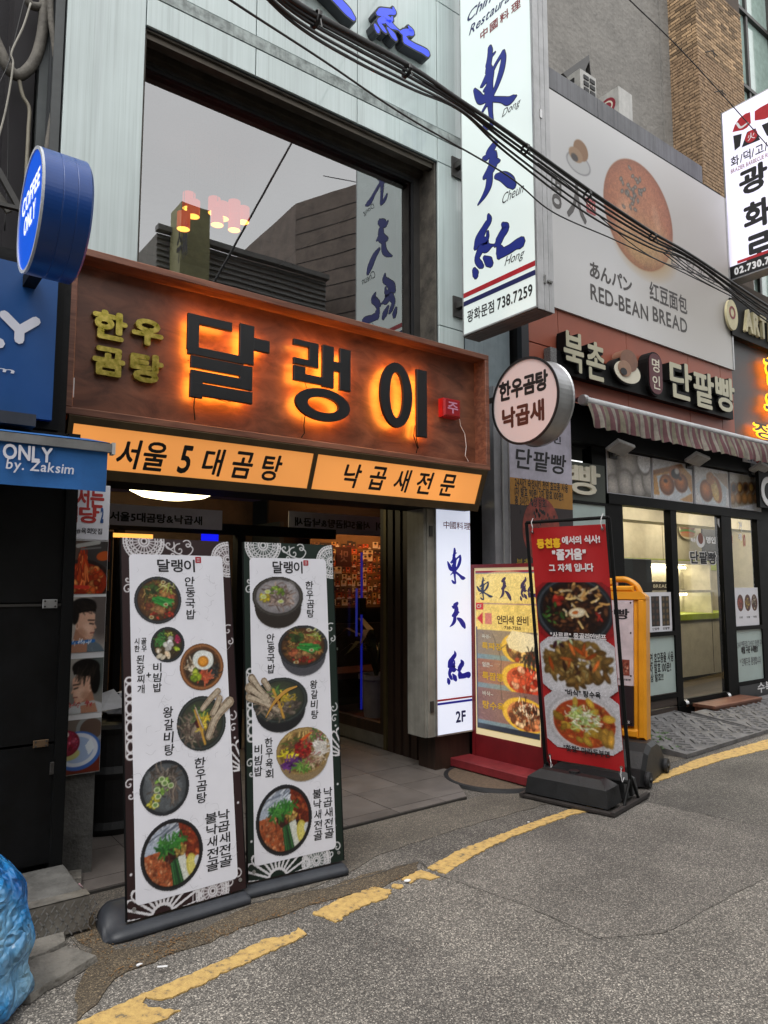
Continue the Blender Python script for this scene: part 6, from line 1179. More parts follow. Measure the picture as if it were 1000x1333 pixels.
# ------------------------------------------------------------------ red vinyl banner in a black frame
F = leanframe((4.352, 3.743, .08), -77.84, -6.63); Wd, Hh = .655, 1.95
t = thing('red_banner_stand', (4.42, 3.42, 0), 'red vinyl banner with three Chinese dishes laced in a black tube frame', 'banner stand')
put('frame_tube', MB().tube([F.w(0, 0, 0), F.w(0, Hh, 0)], .013, 10), M_BLACK, t); put('frame_tube', MB().tube([F.w(Wd, 0, 0), F.w(Wd, Hh, 0)], .013, 10), M_BLACK, t); put('frame_tube', MB().tube([F.w(0, Hh, 0), F.w(Wd, Hh, 0)], .013, 10), M_BLACK, t); put('frame_tube', MB().tube([F.w(0, .09, 0), F.w(Wd, .09, 0)], .013, 10), M_BLACK, t)
C6, C7 = (680, 670, 5.0), (680, 850, 5.0)
a0, b1 = .03, Hh - .045; a1, b0 = Wd - .03, .16
vb = MB(); n, m_ = 10, 24; V = [F.w(a0 + (a1 - a0) * i / n, b0 + (b1 - b0) * j / m_, .006 * math.sin(j * .5 + i * .8) * (1 if 0 < i < n else .3)) for j in range(m_ + 1) for i in range(n + 1)]
vb.add(V, [(j * (n + 1) + i, j * (n + 1) + i + 1, (j + 1) * (n + 1) + i + 1, (j + 1) * (n + 1) + i) for j in range(m_) for i in range(n)]); put('vinyl_sheet', vb, M_RED, t, smooth=True)
CC = .009
def rrr(y0, y1, x0=0., x1=1.): return (a0 + (a1 - a0) * x0, b1 - (b1 - b0) * y1, a0 + (a1 - a0) * x1, b1 - (b1 - b0) * y0)
def prs(cr, x0, y0, x1, y1): return prect(F, cr, x0, y0, x1, y1, CC)
q = prs(C6, 96, 165, 252, 225); 
def bt_(s, cr, u0, v0, u1, v1, h, m, bold=.04, c=CC): a_, b_ = F.px(cr[0] + u0 / cr[2], cr[1] + v0 / cr[2], c); a2, b2 = F.px(cr[0] + u1 / cr[2], cr[1] + v1 / cr[2], c); lettering(t, s, F, (a_, (b_ + b2) / 2, a2, (b_ + b2) / 2 + h), m, c=c, bold=bold)
K_BW = ink('banner_white', 'd9d6d8'); bt_('동천홍', C6, 97, 225, 252, 212, .075, K_YEL, .06); bt_('에서의 식사!', C6, 260, 200, 508, 180, .06, K_BW); bt_('"즐거움"', C6, 198, 300, 418, 292, .085, K_BW, .05); bt_('그 자체 입니다', C6, 175, 380, 466, 362, .06, K_BW)
def octo(y0, y1, can, cut=.09):
    r_ = rrr(y0, y1, .015, 1.0); sheet('food_picture', can, F, r_, P_GLOSS, t, c=CC - .001, mask=((can.x * 1 + can.y > cut) & (1 - can.x + can.y > cut) & (can.x + 1 - can.y > cut) & (2 - can.x - can.y > cut)))
c = Can(110, 84, '8a1f22', 31); c.ell(.5, .5, .53, .62, '23262a'); c.ell(.5, .5, .5, .57, '3f444b'); c.ell(.51, .5, .47, .54, '1d1d20'); c.ell(.52, .48, .44, .48, '241510'); c.blobs(200, ['1c1210', '38201a', '4a2a1c', '5c3620', '2a1814', '7a4c30'], .52, .47, .42, .44, (.025, .06)); c.blobs(22, ['b8834a', 'c89a5c', '9c6a34'], .5, .2, .38, .16, (.03, .055)); c.blobs(5, ['b02a20', 'c03c2c'], .34, .3, .08, .12, (.05, .07), 1.2); c.blobs(12, ['385c28', '4c7434', '2c4820'], .25, .55, .16, .2, (.03, .05)); c.blobs(4, ['a83024'], .82, .62, .05, .1, (.03, .045)); c.strands(16, ['d8b878', 'c89858', 'e0c898'], .6, .4, .3, .35, .12, .03); c.ell(.55, .54, .12, .09, 'c8b088', -.15); c.ell(.55, .54, .1, .07, 'e4d8bc', -.15); c.ell(.53, .54, .045, .03, 'c06a30', -.15); c.strands(8, ['f0e8e0'], .5, .4, .4, .3, .03, .012); octo(.235, .47, c, .10)
c = Can(110, 76, 'c2c0c6', 32); c.ell(.5, .5, .56, .62, 'cdccd2'); c.blobs(170, ['8a6a34', 'a07c40', '6c4c22', 'b09050', '7c5a2c', '94703a'], .5, .45, .45, .4, (.05, .09), 1.5); c.blobs(9, ['c05c24', 'd06c30', 'a84818'], .45, .42, .32, .3, (.06, .1), 2.6, .2); c.blobs(16, ['c8b070', 'b89858', '4a2c1c'], .5, .55, .22, .2, (.03, .05)); c.blobs(4, ['3c1c28', 'b8c8a0'], .3, .12, .2, .08, (.04, .06)); sheet('food_picture', c, F, rrr(.468, .705, .015, 1.), P_GLOSS, t, c=CC - .0005, mask=((c.x + c.y > .12) & (1 - c.x + c.y > .12) & (c.x + 1 - c.y > .14) & (2 - c.x - c.y > .14)))
c = Can(110, 76, 'c4c2c8', 33); c.ell(.5, .5, .48, .5, 'b5b3b8'); c.ell(.5, .5, .44, .45, 'd0ced2'); c.ell(.52, .52, .41, .42, 'a8401c', 0, .03); c.blobs(110, ['b84c20', 'c8642c', '8c2c10', 'd07a3c'], .52, .52, .38, .38, (.03, .05)); c.blobs(24, ['c8a038', 'd8b048', 'b88c2c'], .5, .5, .38, .38, (.05, .085), 1.2, .25); c.blobs(5, ['d09c3c'], .78, .72, .1, .08, (.08, .1), 1.3); c.strands(110, ['d8e0b8', 'e8ecd8', 'b8cc80', 'a0b860', 'f0f0e8'], .5, .44, .19, .2, .09, .014); c.blobs(8, ['8cb050', 'b0cc78'], .48, .46, .08, .1, (.02, .04)); sheet('food_picture', c, F, rrr(.70, .94, .015, 1.), P_GLOSS, t, c=CC + .0005, mask=((c.x + c.y > .12) & (1 - c.x + c.y > .12) & (c.x + 1 - c.y > .14) & (2 - c.x - c.y > .14)))
bt_('"사르르" 몽골리안비프', C6, 185, 812, 548, 808, .045, K_BW, .03, CC + .0025); bt_('"바삭" 탕수육', C7, 280, 286, 512, 290, .05, K_INK, .03, CC + .0025); bt_('"핫핫" 마라두부면', C7, 272, 655, 570, 668, .05, K_INK, .03, CC + .0025)
for a_, b_ in ((a0 + .02, b1 - .03), (a1 - .02, b1 - .03), (a0 + .02, b0 + .03), (a1 - .02, b0 + .03)):
    put('grommet', MB().ring(F, a_, b_, .012, .012, .006, .006, .008, .012, 16), M_STEEL, t)
    ya = Hh if b_ > 1 else .09; put('cord', MB().tube([F.w(a_, b_, .012), F.w(a_ + (.01 if a_ < .3 else -.005), (b_ + ya) / 2, .02), F.w(a_, ya, .014), F.w(a_ + .01, ya + .03, .0)], .003, 5), K_WHITE, t)
# black plastic water base with frame feet
fx = F.ex; pxv = Vector((fx.x, fx.y, 0)).normalized(); outv = Vector((pxv.y, -pxv.x, 0)); O = Vector((4.352, 3.743, 0))
def blk(mb, a0_, a1_, n0, n1, z0, z1, tp=.0, rs=.03):
    V = []; 
    for z, k, e in ((z0, 0, 0), (z1 - rs, 0, tp * .5), (z1, rs, tp)):
        for a_, n_ in ((a0_ + k + e, n0 + k + e), (a1_ - k - e, n0 + k + e), (a1_ - k - e, n1 - k - e), (a0_ + k + e, n1 - k - e)): V.append(O + pxv * a_ + outv * n_ + Vector((0, 0, z)))
    mb.add(V, [(3, 2, 1, 0), (8, 9, 10, 11)] + [(k + i, k + (i + 1) % 4, k + 4 + (i + 1) % 4, k + 4 + i) for k in (0, 4) for i in range(4)]); return mb
put('water_base', blk(MB(), -.03, .60, .03, .27, .035, .20, .03, .05), M_BPLAS, t); put('water_base', blk(MB(), -.03, .60, -.27, -.03, .035, .19, .03, .05), M_BPLAS, t)
put('filler_cap', MB().lathe(O + pxv * .29 + outv * .12 + Vector((0, 0, .2)), [(.04, -.01), (.04, .012), (.03, .016), (0, .016)], 20), M_BPLAS, t)
put('base_plate', blk(blk(blk(MB(), -.05, -.02, -.30, .32, .012, .04, 0, .002), .64, .67, -.30, .32, .012, .04, 0, .002), -.02, .64, .28, .32, .012, .03, 0, .002), mat('rusty_black', '2a2422', .7, var=.3, scale=20), t)
for a_ in (-.0, .655):
    for s_ in (-1, 1): put('brace', MB().tube([O + pxv * a_ + outv * (.13 * s_) + Vector((0, 0, .03)), O + pxv * a_ + outv * .01 * s_ + Vector((0, 0, .2))], .011, 8), M_BLACK, t)

# ------------------------------------------------------------------ yellow plastic standing sign behind it
O = Vector((5.02, 4.08, 0)); dg = -72; th = math.radians(dg); F = leanframe((O.x, O.y, .30), dg, 6)
t = thing('yellow_standing_sign', (5.1, 3.8, 0), 'yellow moulded plastic standing sign with a carry handle on a black wheeled base', 'sign')
Wd, Hh = .66, 1.30
def ycase():
    mb = MB(); P = [(0, 0), (Wd, 0), (Wd, Hh - .16), (Wd - .07, Hh - .09), (Wd - .07, Hh - .07), (Wd - .16, Hh - .005), (Wd - .25, Hh + .02), (.25, Hh + .02), (.16, Hh - .005), (0, Hh - .16)]
    hole = rounded(Wd - .30, Hh - .12, Wd - .13, Hh - .06, .025)
    mb.fpoly(F, [(0, 0), (Wd, 0), (Wd, Hh - .17), (0, Hh - .17)], -.12, 0); return mb
put('body', MB().fbox(F, 0, .075, 0, Hh - .16, -.13, .0, bev=.02).fbox(F, Wd - .075, Wd, 0, Hh - .16, -.13, .0, bev=.02).fbox(F, .06, Wd - .06, 0, .08, -.125, -.002, bev=.02).fbox(F, .05, Wd - .05, .05, Hh - .1, -.115, -.02), M_YPLAS, t)
put('shoulder', MB().fpoly(F, [(0, Hh - .17), (Wd, Hh - .17), (Wd, Hh - .14), (Wd - .035, Hh - .105), (.035, Hh - .105), (0, Hh - .14)], -.128, -.0).fbox(F, .10, Wd - .10, Hh - .105, Hh - .055, -.12, -.005, bev=.015).fbox(F, .18, Wd - .26, Hh - .054, Hh + .012, -.115, -.01, bev=.015), M_YPLAS, t)
put('handle', MB().tube([F.w(x, y, -.06) for x, y in smooth_line([(Wd - .05, Hh - .13), (Wd - .09, Hh - .05), (Wd - .17, Hh + .0), (Wd - .26, Hh + .005)], 6)], .026, 12), M_YPLAS, t, smooth=True); put('handle', MB().tube([F.w(Wd - x, y, -.06) for x, y in smooth_line([(Wd - .05, Hh - .13), (Wd - .09, Hh - .05), (Wd - .17, Hh + .0), (Wd - .26, Hh + .005)], 6)], .026, 12), M_YPLAS, t, smooth=True)
put('white_insert', MB().fbox(F, .08, Wd - .10, .42, Hh - .18, -.02, .002), mat('insert_pinkish_white', 'c9bcc0', .5), t); put('dark_insert', MB().fbox(F, .08, Wd - .10, .10, .415, -.02, .002), mat('insert_dark', '241a1e', .5), t)
lettering(t, '단팥빵', F, (.12, Hh - .34, Wd - .13, Hh - .25), K_INK, c=.003, bold=.03)
c = Can(24, 40, '8c4434', 9); c.blobs(30, ['6b2418', 'b86048', 'd89880'], .5, .5, .4, .4, (.08, .14)); sheet('food_picture', c, F, (Wd - .21, .50, Wd - .13, .63), P_MAT, t, c=.0035); lettering(t, '명인 단팥빵', F, (Wd - .24, .46, Wd - .12, .475), K_INK, c=.0035); lettering(t, '02', F, (Wd - .17, .12, Wd - .13, .14), K_WHITE, c=.0035)
for a_, b_ in ((.1, Hh - .2), (Wd - .12, Hh - .2), (Wd - .12, .85), (Wd - .12, .5), (Wd - .12, .12)): put('screw', MB().disc(F, a_, b_, .007, .007, .002, .005, 8), M_BLACK, t)
pxv = Vector((F.ex.x, F.ex.y, 0)).normalized(); outv = Vector((pxv.y, -pxv.x, 0))
prof = [(-.34, .02), (-.30, .15), (-.20, .25), (-.08, .30), (.10, .30), (.2, .25), (.29, .14), (.33, .02)]
mb = MB(); n = 2; V = []
for a_ in (-.06, -.03, Wd + .03, Wd + .06):
    k = .9 if a_ in (-.06, Wd + .06) else 1; V += [O + pxv * a_ + outv * (p[0] * k) + Vector((0, 0, p[1] * k)) for p in prof]
q = len(prof); f = [(i * q + j, i * q + (j + 1) % q, (i + 1) * q + (j + 1) % q, (i + 1) * q + j) for i in range(3) for j in range(q)] + [tuple(range(q)), tuple(range(4 * q - 1, 3 * q - 1, -1))]
put('water_base', MB().add(V, f), M_BPLAS, t)
for s_ in (-.27, .26):
    w0 = O + pxv * (Wd + .075) + outv * s_ + Vector((0, 0, .065)); o = put('wheel', MB().lathe(w0, [(0, -.015), (.055, -.015), (.06, 0), (.055, .02), (0, .02)], 24, pxv), M_GASKET, t); put('hub', MB().lathe(w0 + pxv * .021, [(.02, 0), (.018, .01), (0, .01)], 12, pxv), M_BPLAS, o)
# ------------------------------------------------------------------ bakery next door
YK = 4.70; FK = FY(YK)
t = thing('bakery', (8, 6, 0), 'bread shop with terracotta fascia panels, black-framed glazing and a striped awning', 'shop')
def zk(u, v, y=YK): return atY(u, v, y).z
def xk(u, v, y=YK): return atY(u, v, y).x
M_BFR = mat('black_shopfront', '060708', .55, var=.15, spec=.12)
bw = MB(); bw.box(5.34, 9.42, 4.76, 5.3, 3.0, 6.95); bw.box(5.30, 5.34, 4.72, 5.4, 0, 6.95); 
put('wall', bw, M_VOID, t)
px_ = [5.36, 5.82, 7.02, 8.32, 9.10, 9.42]
for i, (a, b_) in enumerate(zip(px_[:-1], px_[1:])):
    for z0, z1 in ((3.42, 3.98), (3.985, 4.62)): put('fascia_panel', MB().fbox(FY(YK + .04), a + .004, b_ - .004, z0 + .003, z1 - .003, 0, .025, bev=.003), M_ORANGE, t)
put('corner_strip', MB().box(5.24, 5.345, 4.70, 4.76, 2.45, 4.62), mat('navy_corner', '1d2026', .5), t); put('side_return', MB().box(4.62, 5.235, 4.86, 4.95, 2.3, 7.0), mat('pale_return_wall', '9aa9b0', .6, var=.08, streak=.15), t)
put('upper_fascia', MB().box(5.36, 9.6, 4.62, 4.78, 3.02, 3.42), M_BFR, t)
# glazing frame
zb1, zb2 = 2.42, 2.53
X = dict(w0=6.80, p1=(7.82, 7.95), d1=8.96, w2=9.95)
X['w0'] = xk(812, 700); p1 = (xk(876.5, 780), xk(884, 780)); p2 = (xk(943, 780), xk(956, 780)); xe = xk(990, 780)
fr_ = MB(); fr_.box(6.55, xe + .1, YK - .02, YK + .10, zb1, zb2); fr_.box(6.55, X['w0'], YK, YK + .12, .12, zb1); fr_.box(p1[0], p1[1], YK - .01, YK + .08, .12, zb1); fr_.box(p2[0], p2[1], YK - .01, YK + .08, .12, zb1); fr_.box(xe, xe + .12, YK - .01, YK + .08, .12, zb1)
zm = zk(860, 826); zm2 = zk(975, 814); zlow = zk(860, 905); zlow2 = zk(970, 882)
fr_.box(X['w0'], p1[0], YK - .01, YK + .05, zm - .02, zm + .03); fr_.box(p2[1], xe, YK - .01, YK + .05, zm - .02, zm + .03)
fr_.box(X['w0'], p1[0], YK - .01, YK + .05, zlow - .05, zlow + .0); fr_.box(p2[1], xe, YK - .01, YK + .05, zlow - .05, zlow + .0)
put('shopfront_frame', fr_, M_BFR, t)
GL = glass('shop_glass', .03, (.95, .96, .95))
def pane(x0, x1, z0, z1, y=YK + .03): put('pane', MB().add([(x0, y, z0), (x1, y, z0), (x1, y, z1), (x0, y, z1)], [(0, 1, 2, 3)]), GL, t)
pane(X['w0'], p1[0], zlow, zb1); pane(p2[1], xe, zlow, zb1)
put('light_block_backing', MB().box(6.5, xe + .1, YK + .022, YK + .06, 2.53, 3.02), M_VOID, t); put('dark_end_panel', MB().box(xe + .12, 14.0, YK - .0, YK + .1, .0, 3.02), M_BFR, t)  # both added: board stops light leaking between photos, panel hides bright interior
put('photo_pier', MB().box(6.30, 6.55, YK - .0, YK + .12, 0.0, 3.02), M_BFR, t)
# glass door
d = thing('shop_door', ((p1[1] + p2[0]) / 2, YK, .15), 'frameless glass bakery door printed with a bread emblem and 단팥빵', 'door')
put('pane', MB().add([(p1[1] + .01, YK + .02, .2), (p2[0] - .01, YK + .02, .2), (p2[0] - .01, YK + .02, zb1 - .02), (p1[1] + .01, YK + .02, zb1 - .02)], [(0, 1, 2, 3)]), GL, d)
put('bottom_rail', MB().box(p1[1] + .01, p2[0] - .01, YK + .0, YK + .04, .16, .22), M_BFR, d); hp = atY(942, 820, YK - .05)
put('handle', MB().tube([Vector((p2[0] - .09, YK - .05, .95)), Vector((p2[0] - .09, YK - .05, 1.45))], .012, 10), M_BFR, d)
for x in (p1[1] + .03, p2[0] - .05): put('hinge', MB().lathe((x, YK, .17), [(0, -.03), (.045, -.03), (.045, .03), (0, .03)], 16, (1, 0, 0)), M_STEEL, d)
F = FY(YK + .017)
def lk(parent, s, tl, br_, m, F=F, c=.001, **k): return lettering(parent, s, F, F.rect(tl, br_), m, c=c, **k)
lk(d, '단팥빵', (897, 716), (934, 736), K_WHITE, bold=.07); lk(d, '단팥빵', (898, 717), (933, 735), K_INK, c=.003, bold=.035); lk(d, '명인', (919, 698), (932, 708), K_WHITE, bold=.06); lk(d, '북촌', (899, 700), (906, 706), K_WHITE, bold=.06)
a_, b_ = F.px(912, 703); put('emblem', MB().disc(F, a_, b_ - .01, .10, .085, .001, .002, 24), K_WHITE, d); put('emblem', MB().disc(F, a_, b_ + .02, .06, .07, .0025, .0035, 24), mat('bun_brown', '7a4030', .5), d)
a_, b_ = F.px(895, 687); 
# crest at the top of the door
q = F.rect((934, 675), (942, 690)); put('emblem', MB().fpoly(F, [(q[0], q[3]), (q[0], (q[1] + q[3]) / 2), ((q[0] + q[2]) / 2, q[1]), (q[2], (q[1] + q[3]) / 2), (q[2], q[3])], .001, .002), K_WHITE, d)
for (s_, tl, br_, m_) in (('거', (961, 678), (966, 692), K_WHITE), ('래', (961, 694), (966, 704), K_WHITE), ('10', (967, 695), (971, 712), mat('decal_red', 'a02a34', .5)), ('인', (950, 697), (954, 707), mat('decal_red', 'a02a34', .5))): lk(t, s_, tl, br_, m_, bold=.05)
# posters and frosted panels stuck to the glass
def wbox(nm, tl, br_, m, F=F, c0=.001, c1=.003, parent=None): r_ = F.rect(tl, br_); put(nm, MB().fbox(F, r_[0], r_[2], r_[1], r_[3], c0, c1), m, parent or t); return r_
ym = FY(YK + .02)
w0 = X['w0']
ztp = zk(858, 771); q = (w0, zm + .03, p1[0] - .02, ztp); ps = thing('bread_poster', ((q[0] + q[2]) / 2, YK, q[1]), 'white window poster with three dark trays of buns on the bakery glass', 'poster')
put('sheet', MB().fbox(F, q[0], q[2], q[1], q[3], .001, .003), M_PWHITE, ps)
def tray(parent, x0, x1, cols, rows, pal, bg, seed, F=F, q=q, y0=.14, y1=.9):
    c = Can(26, 60, bg, seed)
    for i in range(cols):
        for j in range(rows): c.ell((i + .5) / cols, (j + .5) / rows, .40 / cols, .44 / rows, pal[(i + j) % len(pal)], shade=.5)
    W_, H_ = q[2] - q[0], q[3] - q[1]; sheet('tray_picture', c, F, (q[0] + W_ * x0, q[1] + H_ * y0, q[0] + W_ * x1, q[1] + H_ * y1), P_MAT, parent, c=.0036)
tray(ps, .30, .50, 2, 5, ['b8c4cc', '98a6b0'], '7a8894', 1); tray(ps, .55, .73, 2, 5, ['4a3428', '5c4030'], '1c1c20', 2); tray(ps, .78, .95, 2, 5, ['6b5434', '7c6440'], '24221f', 3)
for x0 in (.31, .56, .79): lettering(ps, '단팥빵', F, (q[0] + (q[2] - q[0]) * x0, q[1] + .02, q[0] + (q[2] - q[0]) * (x0 + .15), q[1] + .05), K_INK, c=.0036)
M_FROST = mat('frosted_white_panel', 'a9bab8', .35, var=.03)
put('lower_panel', MB().fbox(FY(YK + .02), w0, p1[0], zlow, zm - .02, 0, .01), M_FROST, t); put('lower_panel', MB().fbox(FY(YK + .02), p2[1], xe, zlow, zm - .02, 0, .01), M_FROST, t)
Fp = FY(YK + .009); 
for s_, tl, br_ in (('천연 효모종을 사용', (842, 851), (877, 861)), ('2차 발효 100분!!', (843, 864), (874, 874)), ('이상 발효!!!', (843, 878), (864, 886)), ('24시간', (824, 853), (839, 863)), ('1차 발효', (822, 868), (840, 876))): lk(t, s_, tl, br_, K_INK, F=Fp, bold=.02)
for s_, tl, br_, bd in (('24시 연중무휴 고소하고 정성껏 구워요', (960, 835), (995, 841), .01), ('매일 구운 수제빵!!', (965, 842), (987, 849), .06), ('* 단체주문 환영합니다', (963, 857), (991, 864), .01)): lk(t, s_, tl, br_, K_GREY if bd < .05 else K_INK, F=Fp, bold=bd)
q2 = (p2[1] + .02, zm + .03, xe - .03, zk(970, 765)); ps = thing('bread_poster', ((q2[0] + q2[2]) / 2, YK, q2[1]), 'white window poster with round red, yellow and dark dishes beside the bakery door', 'poster')
put('sheet', MB().fbox(F, q2[0], q2[2], q2[1], q2[3], .001, .003), M_PWHITE, ps)
for k, (x0, pal) in enumerate(((.12, ['b85a48', 'a84838']), (.42, ['c8a840', '8c6a2c']), (.70, ['4a3428', 'b8a890']))):
    c = Can(30, 40, 'd3d3da', k); c.ell(.5, .5, .5, .5, '5a3428'); c.blobs(26, pal, .5, .5, .36, .36, (.08, .13)); W_, H_ = q2[2] - q2[0], q2[3] - q2[1]; sheet('dish_picture', c, F, (q2[0] + W_ * x0, q2[1] + H_ * .38, q2[0] + W_ * (x0 + .26), q2[1] + H_ * .82), P_MAT, ps, c=.0036, circle=True); lettering(ps, '단팥', F, (q2[0] + W_ * (x0 + .06), q2[1] + H_ * .2, q2[0] + W_ * (x0 + .2), q2[1] + H_ * .25), K_INK, c=.0036)
# timber skirting under the glass
for k in range(2): put('skirting_board', MB().fbox(FY(YK + .03), 5.34, p1[0], .0 + k * .155 + .01, .155 + k * .155, 0, .03, bev=.004), M_BOARD, t)
put('skirting_board', MB().fbox(FY(YK + .03), 5.34, p1[0], .315, zlow - .052, 0, .03, bev=.004), M_BOARD, t)
put('grey_plinth', MB().box(p2[1], xe + 3, YK - .02, YK + .10, .0, zlow - .052), mat('dark_grey_plinth', '3a3b3e', .5, var=.15), t); put('door_threshold', MB().box(p1[0], p2[1], YK - .02, YK + .10, 0, .15), M_BFR, t)
lk(t, '수북', (986, 889), (1006, 899), K_WHITE, F=FY(YK - .021), bold=.02)
s_ = thing('wooden_step', (8.4, 4.55, 0), 'reddish brown plank step in front of the bakery glass door', 'step')
xa, xb_ = atG(911, 935, .02).x, atG(973, 920, .02).x
put('tread', MB().fbox(Fr((0, 4.40, 0), (1, 0, 0)), 8.02, 9.13, .13, .165, -.27, 0, bev=.006), M_STEPW, s_); put('riser', MB().fbox(Fr((0, 4.41, 0), (1, 0, 0)), 8.04, 9.11, .01, .129, -.25, 0), M_STEPW, s_)
# photo panels over the window
def bun(c, x, y, rx, ry, a=0, col='b8682c'): c.ell(x, y, rx, ry, '7a3c18', a); c.ell(x, y - .01, rx * .95, ry * .95, col, a, .2, shade=.5); c.ell(x - rx * .2, y - ry * .3, rx * .5, ry * .4, 'd8904c', a, .8, .6)
cs = []
c = Can(70, 50, '6a625c', 1)
for x, y, r_ in ((.02, .4, .2), (.12, .85, .16), (.5, .15, .26), (.42, .75, .2), (.72, .75, .18), (.98, .6, .2), (.86, .2, .14)): c.ell(x, y, r_, r_ * 1.9, '5c544c', -.1); c.ell(x, y, r_ * .93, r_ * 1.8, 'b3aca6', -.1, .3, shade=.4)
c.ell(.86, .1, .16, .3, 'cfcfd2'); cs.append(c)
c = Can(70, 50, 'c8c8cc', 2); c.poly([(.0, .35), (.75, .05), (1, .3), (1, 1), (.9, 1), (.0, .9)], 'b98a4e'); c.poly([(0, .3), (.72, .0), (.78, .08), (0, .42)], '8a5c30'); c.poly([(.08, .42), (.7, .22), (.98, .75), (.6, 1), (.15, .98)], 'c4cad2'); bun(c, .33, .62, .19, .27); bun(c, .7, .52, .18, .25, .4); c.ell(.55, .28, .16, .2, 'a8683c'); c.ell(.56, .3, .11, .13, '1e1a1c'); c.ell(.6, .22, .06, .08, 'c8c4c0'); c.ell(.3, .52, .05, .05, '3c2418'); c.ell(.68, .4, .05, .05, '3c2418'); cs.append(c)
c = Can(70, 50, 'cfcfd2', 3); c.poly([(.55, .1), (1, .05), (1, .5)], 'a8927c'); c.poly([(.0, .5), (.3, .22), (.95, .42), (.9, 1), (.2, 1)], 'bcc4cc'); bun(c, .33, .62, .2, .3); c.ell(.62, .55, .16, .38, '9a5a2c', -.3); c.ell(.58, .55, .1, .34, 'd0b06c', -.3); c.strands(20, ['a88840', 'e0cc90'], .58, .55, .08, .3, .06, .012); c.ell(.46, .26, .13, .17, 'b07840'); cs.append(c)
c = Can(70, 50, 'b8b4ac', 4); c.poly([(0, .3), (1, .1), (1, .8), (0, 1)], '8c8478'); 
for i in range(5): c.ell(.1 + i * .2, .42 - i * .03, .1, .17, '8c5a30', .3, shade=.3); c.ell(.1 + i * .2, .42 - i * .03, .06, .11, ['241a14', 'c8a050'][i % 2], .3); c.ell(.05 + i * .2, .74 - i * .03, .11, .17, 'b0804c', .2, shade=.4)
c.poly([(.05, 1), (1, .74), (1, 1)], 'c0c4cc'); cs.append(c)
for k, (tl, tr, br_, bl) in enumerate((((789, 582), (846.5, 590), (847, 644), (790, 638)), ((849, 588), (900, 597), (902, 650.5), (850, 645)), ((903.5, 598), (946.5, 604), (949, 657), (904.5, 651)), ((949, 605), (989, 613), (990, 664), (951, 658)))):
    r_ = FK.rect(tl, tr, br_, bl); r_ = (r_[0], 2.535, r_[2], 3.01); pp = put('photo_panel', MB().fbox(FK, r_[0], r_[2], r_[1], r_[3], -.02, .004), M_PWHITE, t); sheet('bread_picture', cs[k], FK, (r_[0] + .008, r_[1] + .008, r_[2] - .008, r_[3] - .008), P_GLOSS, pp, c=.006, dim=1.15)
# floodlights
def flood(u, v, rot, lab):
    p = atY(u, v, YK - .16); f_ = thing('floodlight', p, lab, 'lamp', 'floodlights over the bakery photos'); ex = Vector((1, 0, -.12)); F_ = Fr(p, ex, Vector((0, -.9, .45))); 
    put('lamp_body', MB().fbox(F_, -.15, .15, -.09, .09, -.018, .018, bev=.008), mat('lamp_white', 'c6c8ca', .4), f_); put('lens', MB().fbox(F_, -.13, .13, -.075, .075, .0185, .021), mat('led_lens', 'b9bcc0', .2), f_)
    put('bracket', MB().tube([p + Vector((.05, .04, -.01)), p + Vector((.07, .12, -.05)), p + Vector((.07, .2, -.03))], .016, 8), M_ALU, f_); put('wall_plate', MB().box(p.x + .0, p.x + .14, YK - .02, YK + .0, p.z - .09, p.z + .03), M_BPLAS, f_)
flood(808, 583, -.2, 'white square floodlight above the dough photo'); flood(908, 598, -.2, 'white square floodlight between the two bun photos'); flood(990, 610, -.2, 'small white floodlight over the last pastry photo')
# projecting 빵 panel beside the window
t2 = thing('green_panel_sign', (6.1, 4.6, 2.3), 'dark olive panel with a fat cream 빵 character beside the bakery photos', 'sign'); F = FY(4.66); q = F.rect((746, 601), (786, 655))
q = (F.px(746, 620)[0], F.px(770, 653)[1], F.px(786, 620)[0], F.px(770, 604)[1]); put('panel', MB().fbox(F, q[0] - .1, q[2] + .02, q[1], q[3], -.06, 0), mat('olive_panel', '3a4038', .5, var=.1), t2); lettering(t2, '빵', F, (q[0] - .12, q[1] + .06, q[2] - .09, q[3] - .02), K_CREAM, c=.0, bold=.02, depth=.025)
put('lower_panel', MB().fbox(F, q[0] - .1, q[2] + .02, q[1] - .32, q[1] - .03, -.06, -.01), M_FROST, t2); put('frame_bar', MB().fbox(F, q[0] - .12, q[2] + .04, q[1] - .028, q[1] - .002, -.06, .005), M_BFR, t2); put('lower_wall', MB().fbox(F, q[0] - .35, q[2] + .1, 0, q[1] - .33, -.08, -.03), M_BFR, t2)
# roller blind awning, retracted
a = thing('striped_awning', (8.3, 4.4, 3.27), 'retracted maroon and cream striped awning with a pale metal roller bar', 'awning')
YA2 = 4.42; FA = FY(YA2); za = FA.px(900, 552)[1]
put('roller_bar', MB().tube([(xk(763, 520, YA2), YA2 + .03, 3.40), (14, YA2 + .03, 3.40)], .042, 14), M_WHITEM, a, smooth=True); xl = xk(763, 520, YA2)
put('end_cap', MB().lathe((xl, YA2 + .03, 3.40), [(0, -.03), (.05, -.03), (.058, .0), (.055, .03), (0, .03)], 16, (1, 0, 0)), M_ALU, a); put('roof_cloth', MB().box(xl, 14, YA2 + .02, 4.62, 3.43, 3.445), mat('maroon_cloth', '5c2a32', .8), a)
M_S1, M_S2, M_S3 = mat('stripe_maroon', '5c3a3e', .85, var=.2, scale=12), mat('stripe_cream', '807a70', .85, var=.2, scale=12), mat('stripe_olive', '6f6a5a', .85, var=.2, scale=12)
n = 0; x = xl
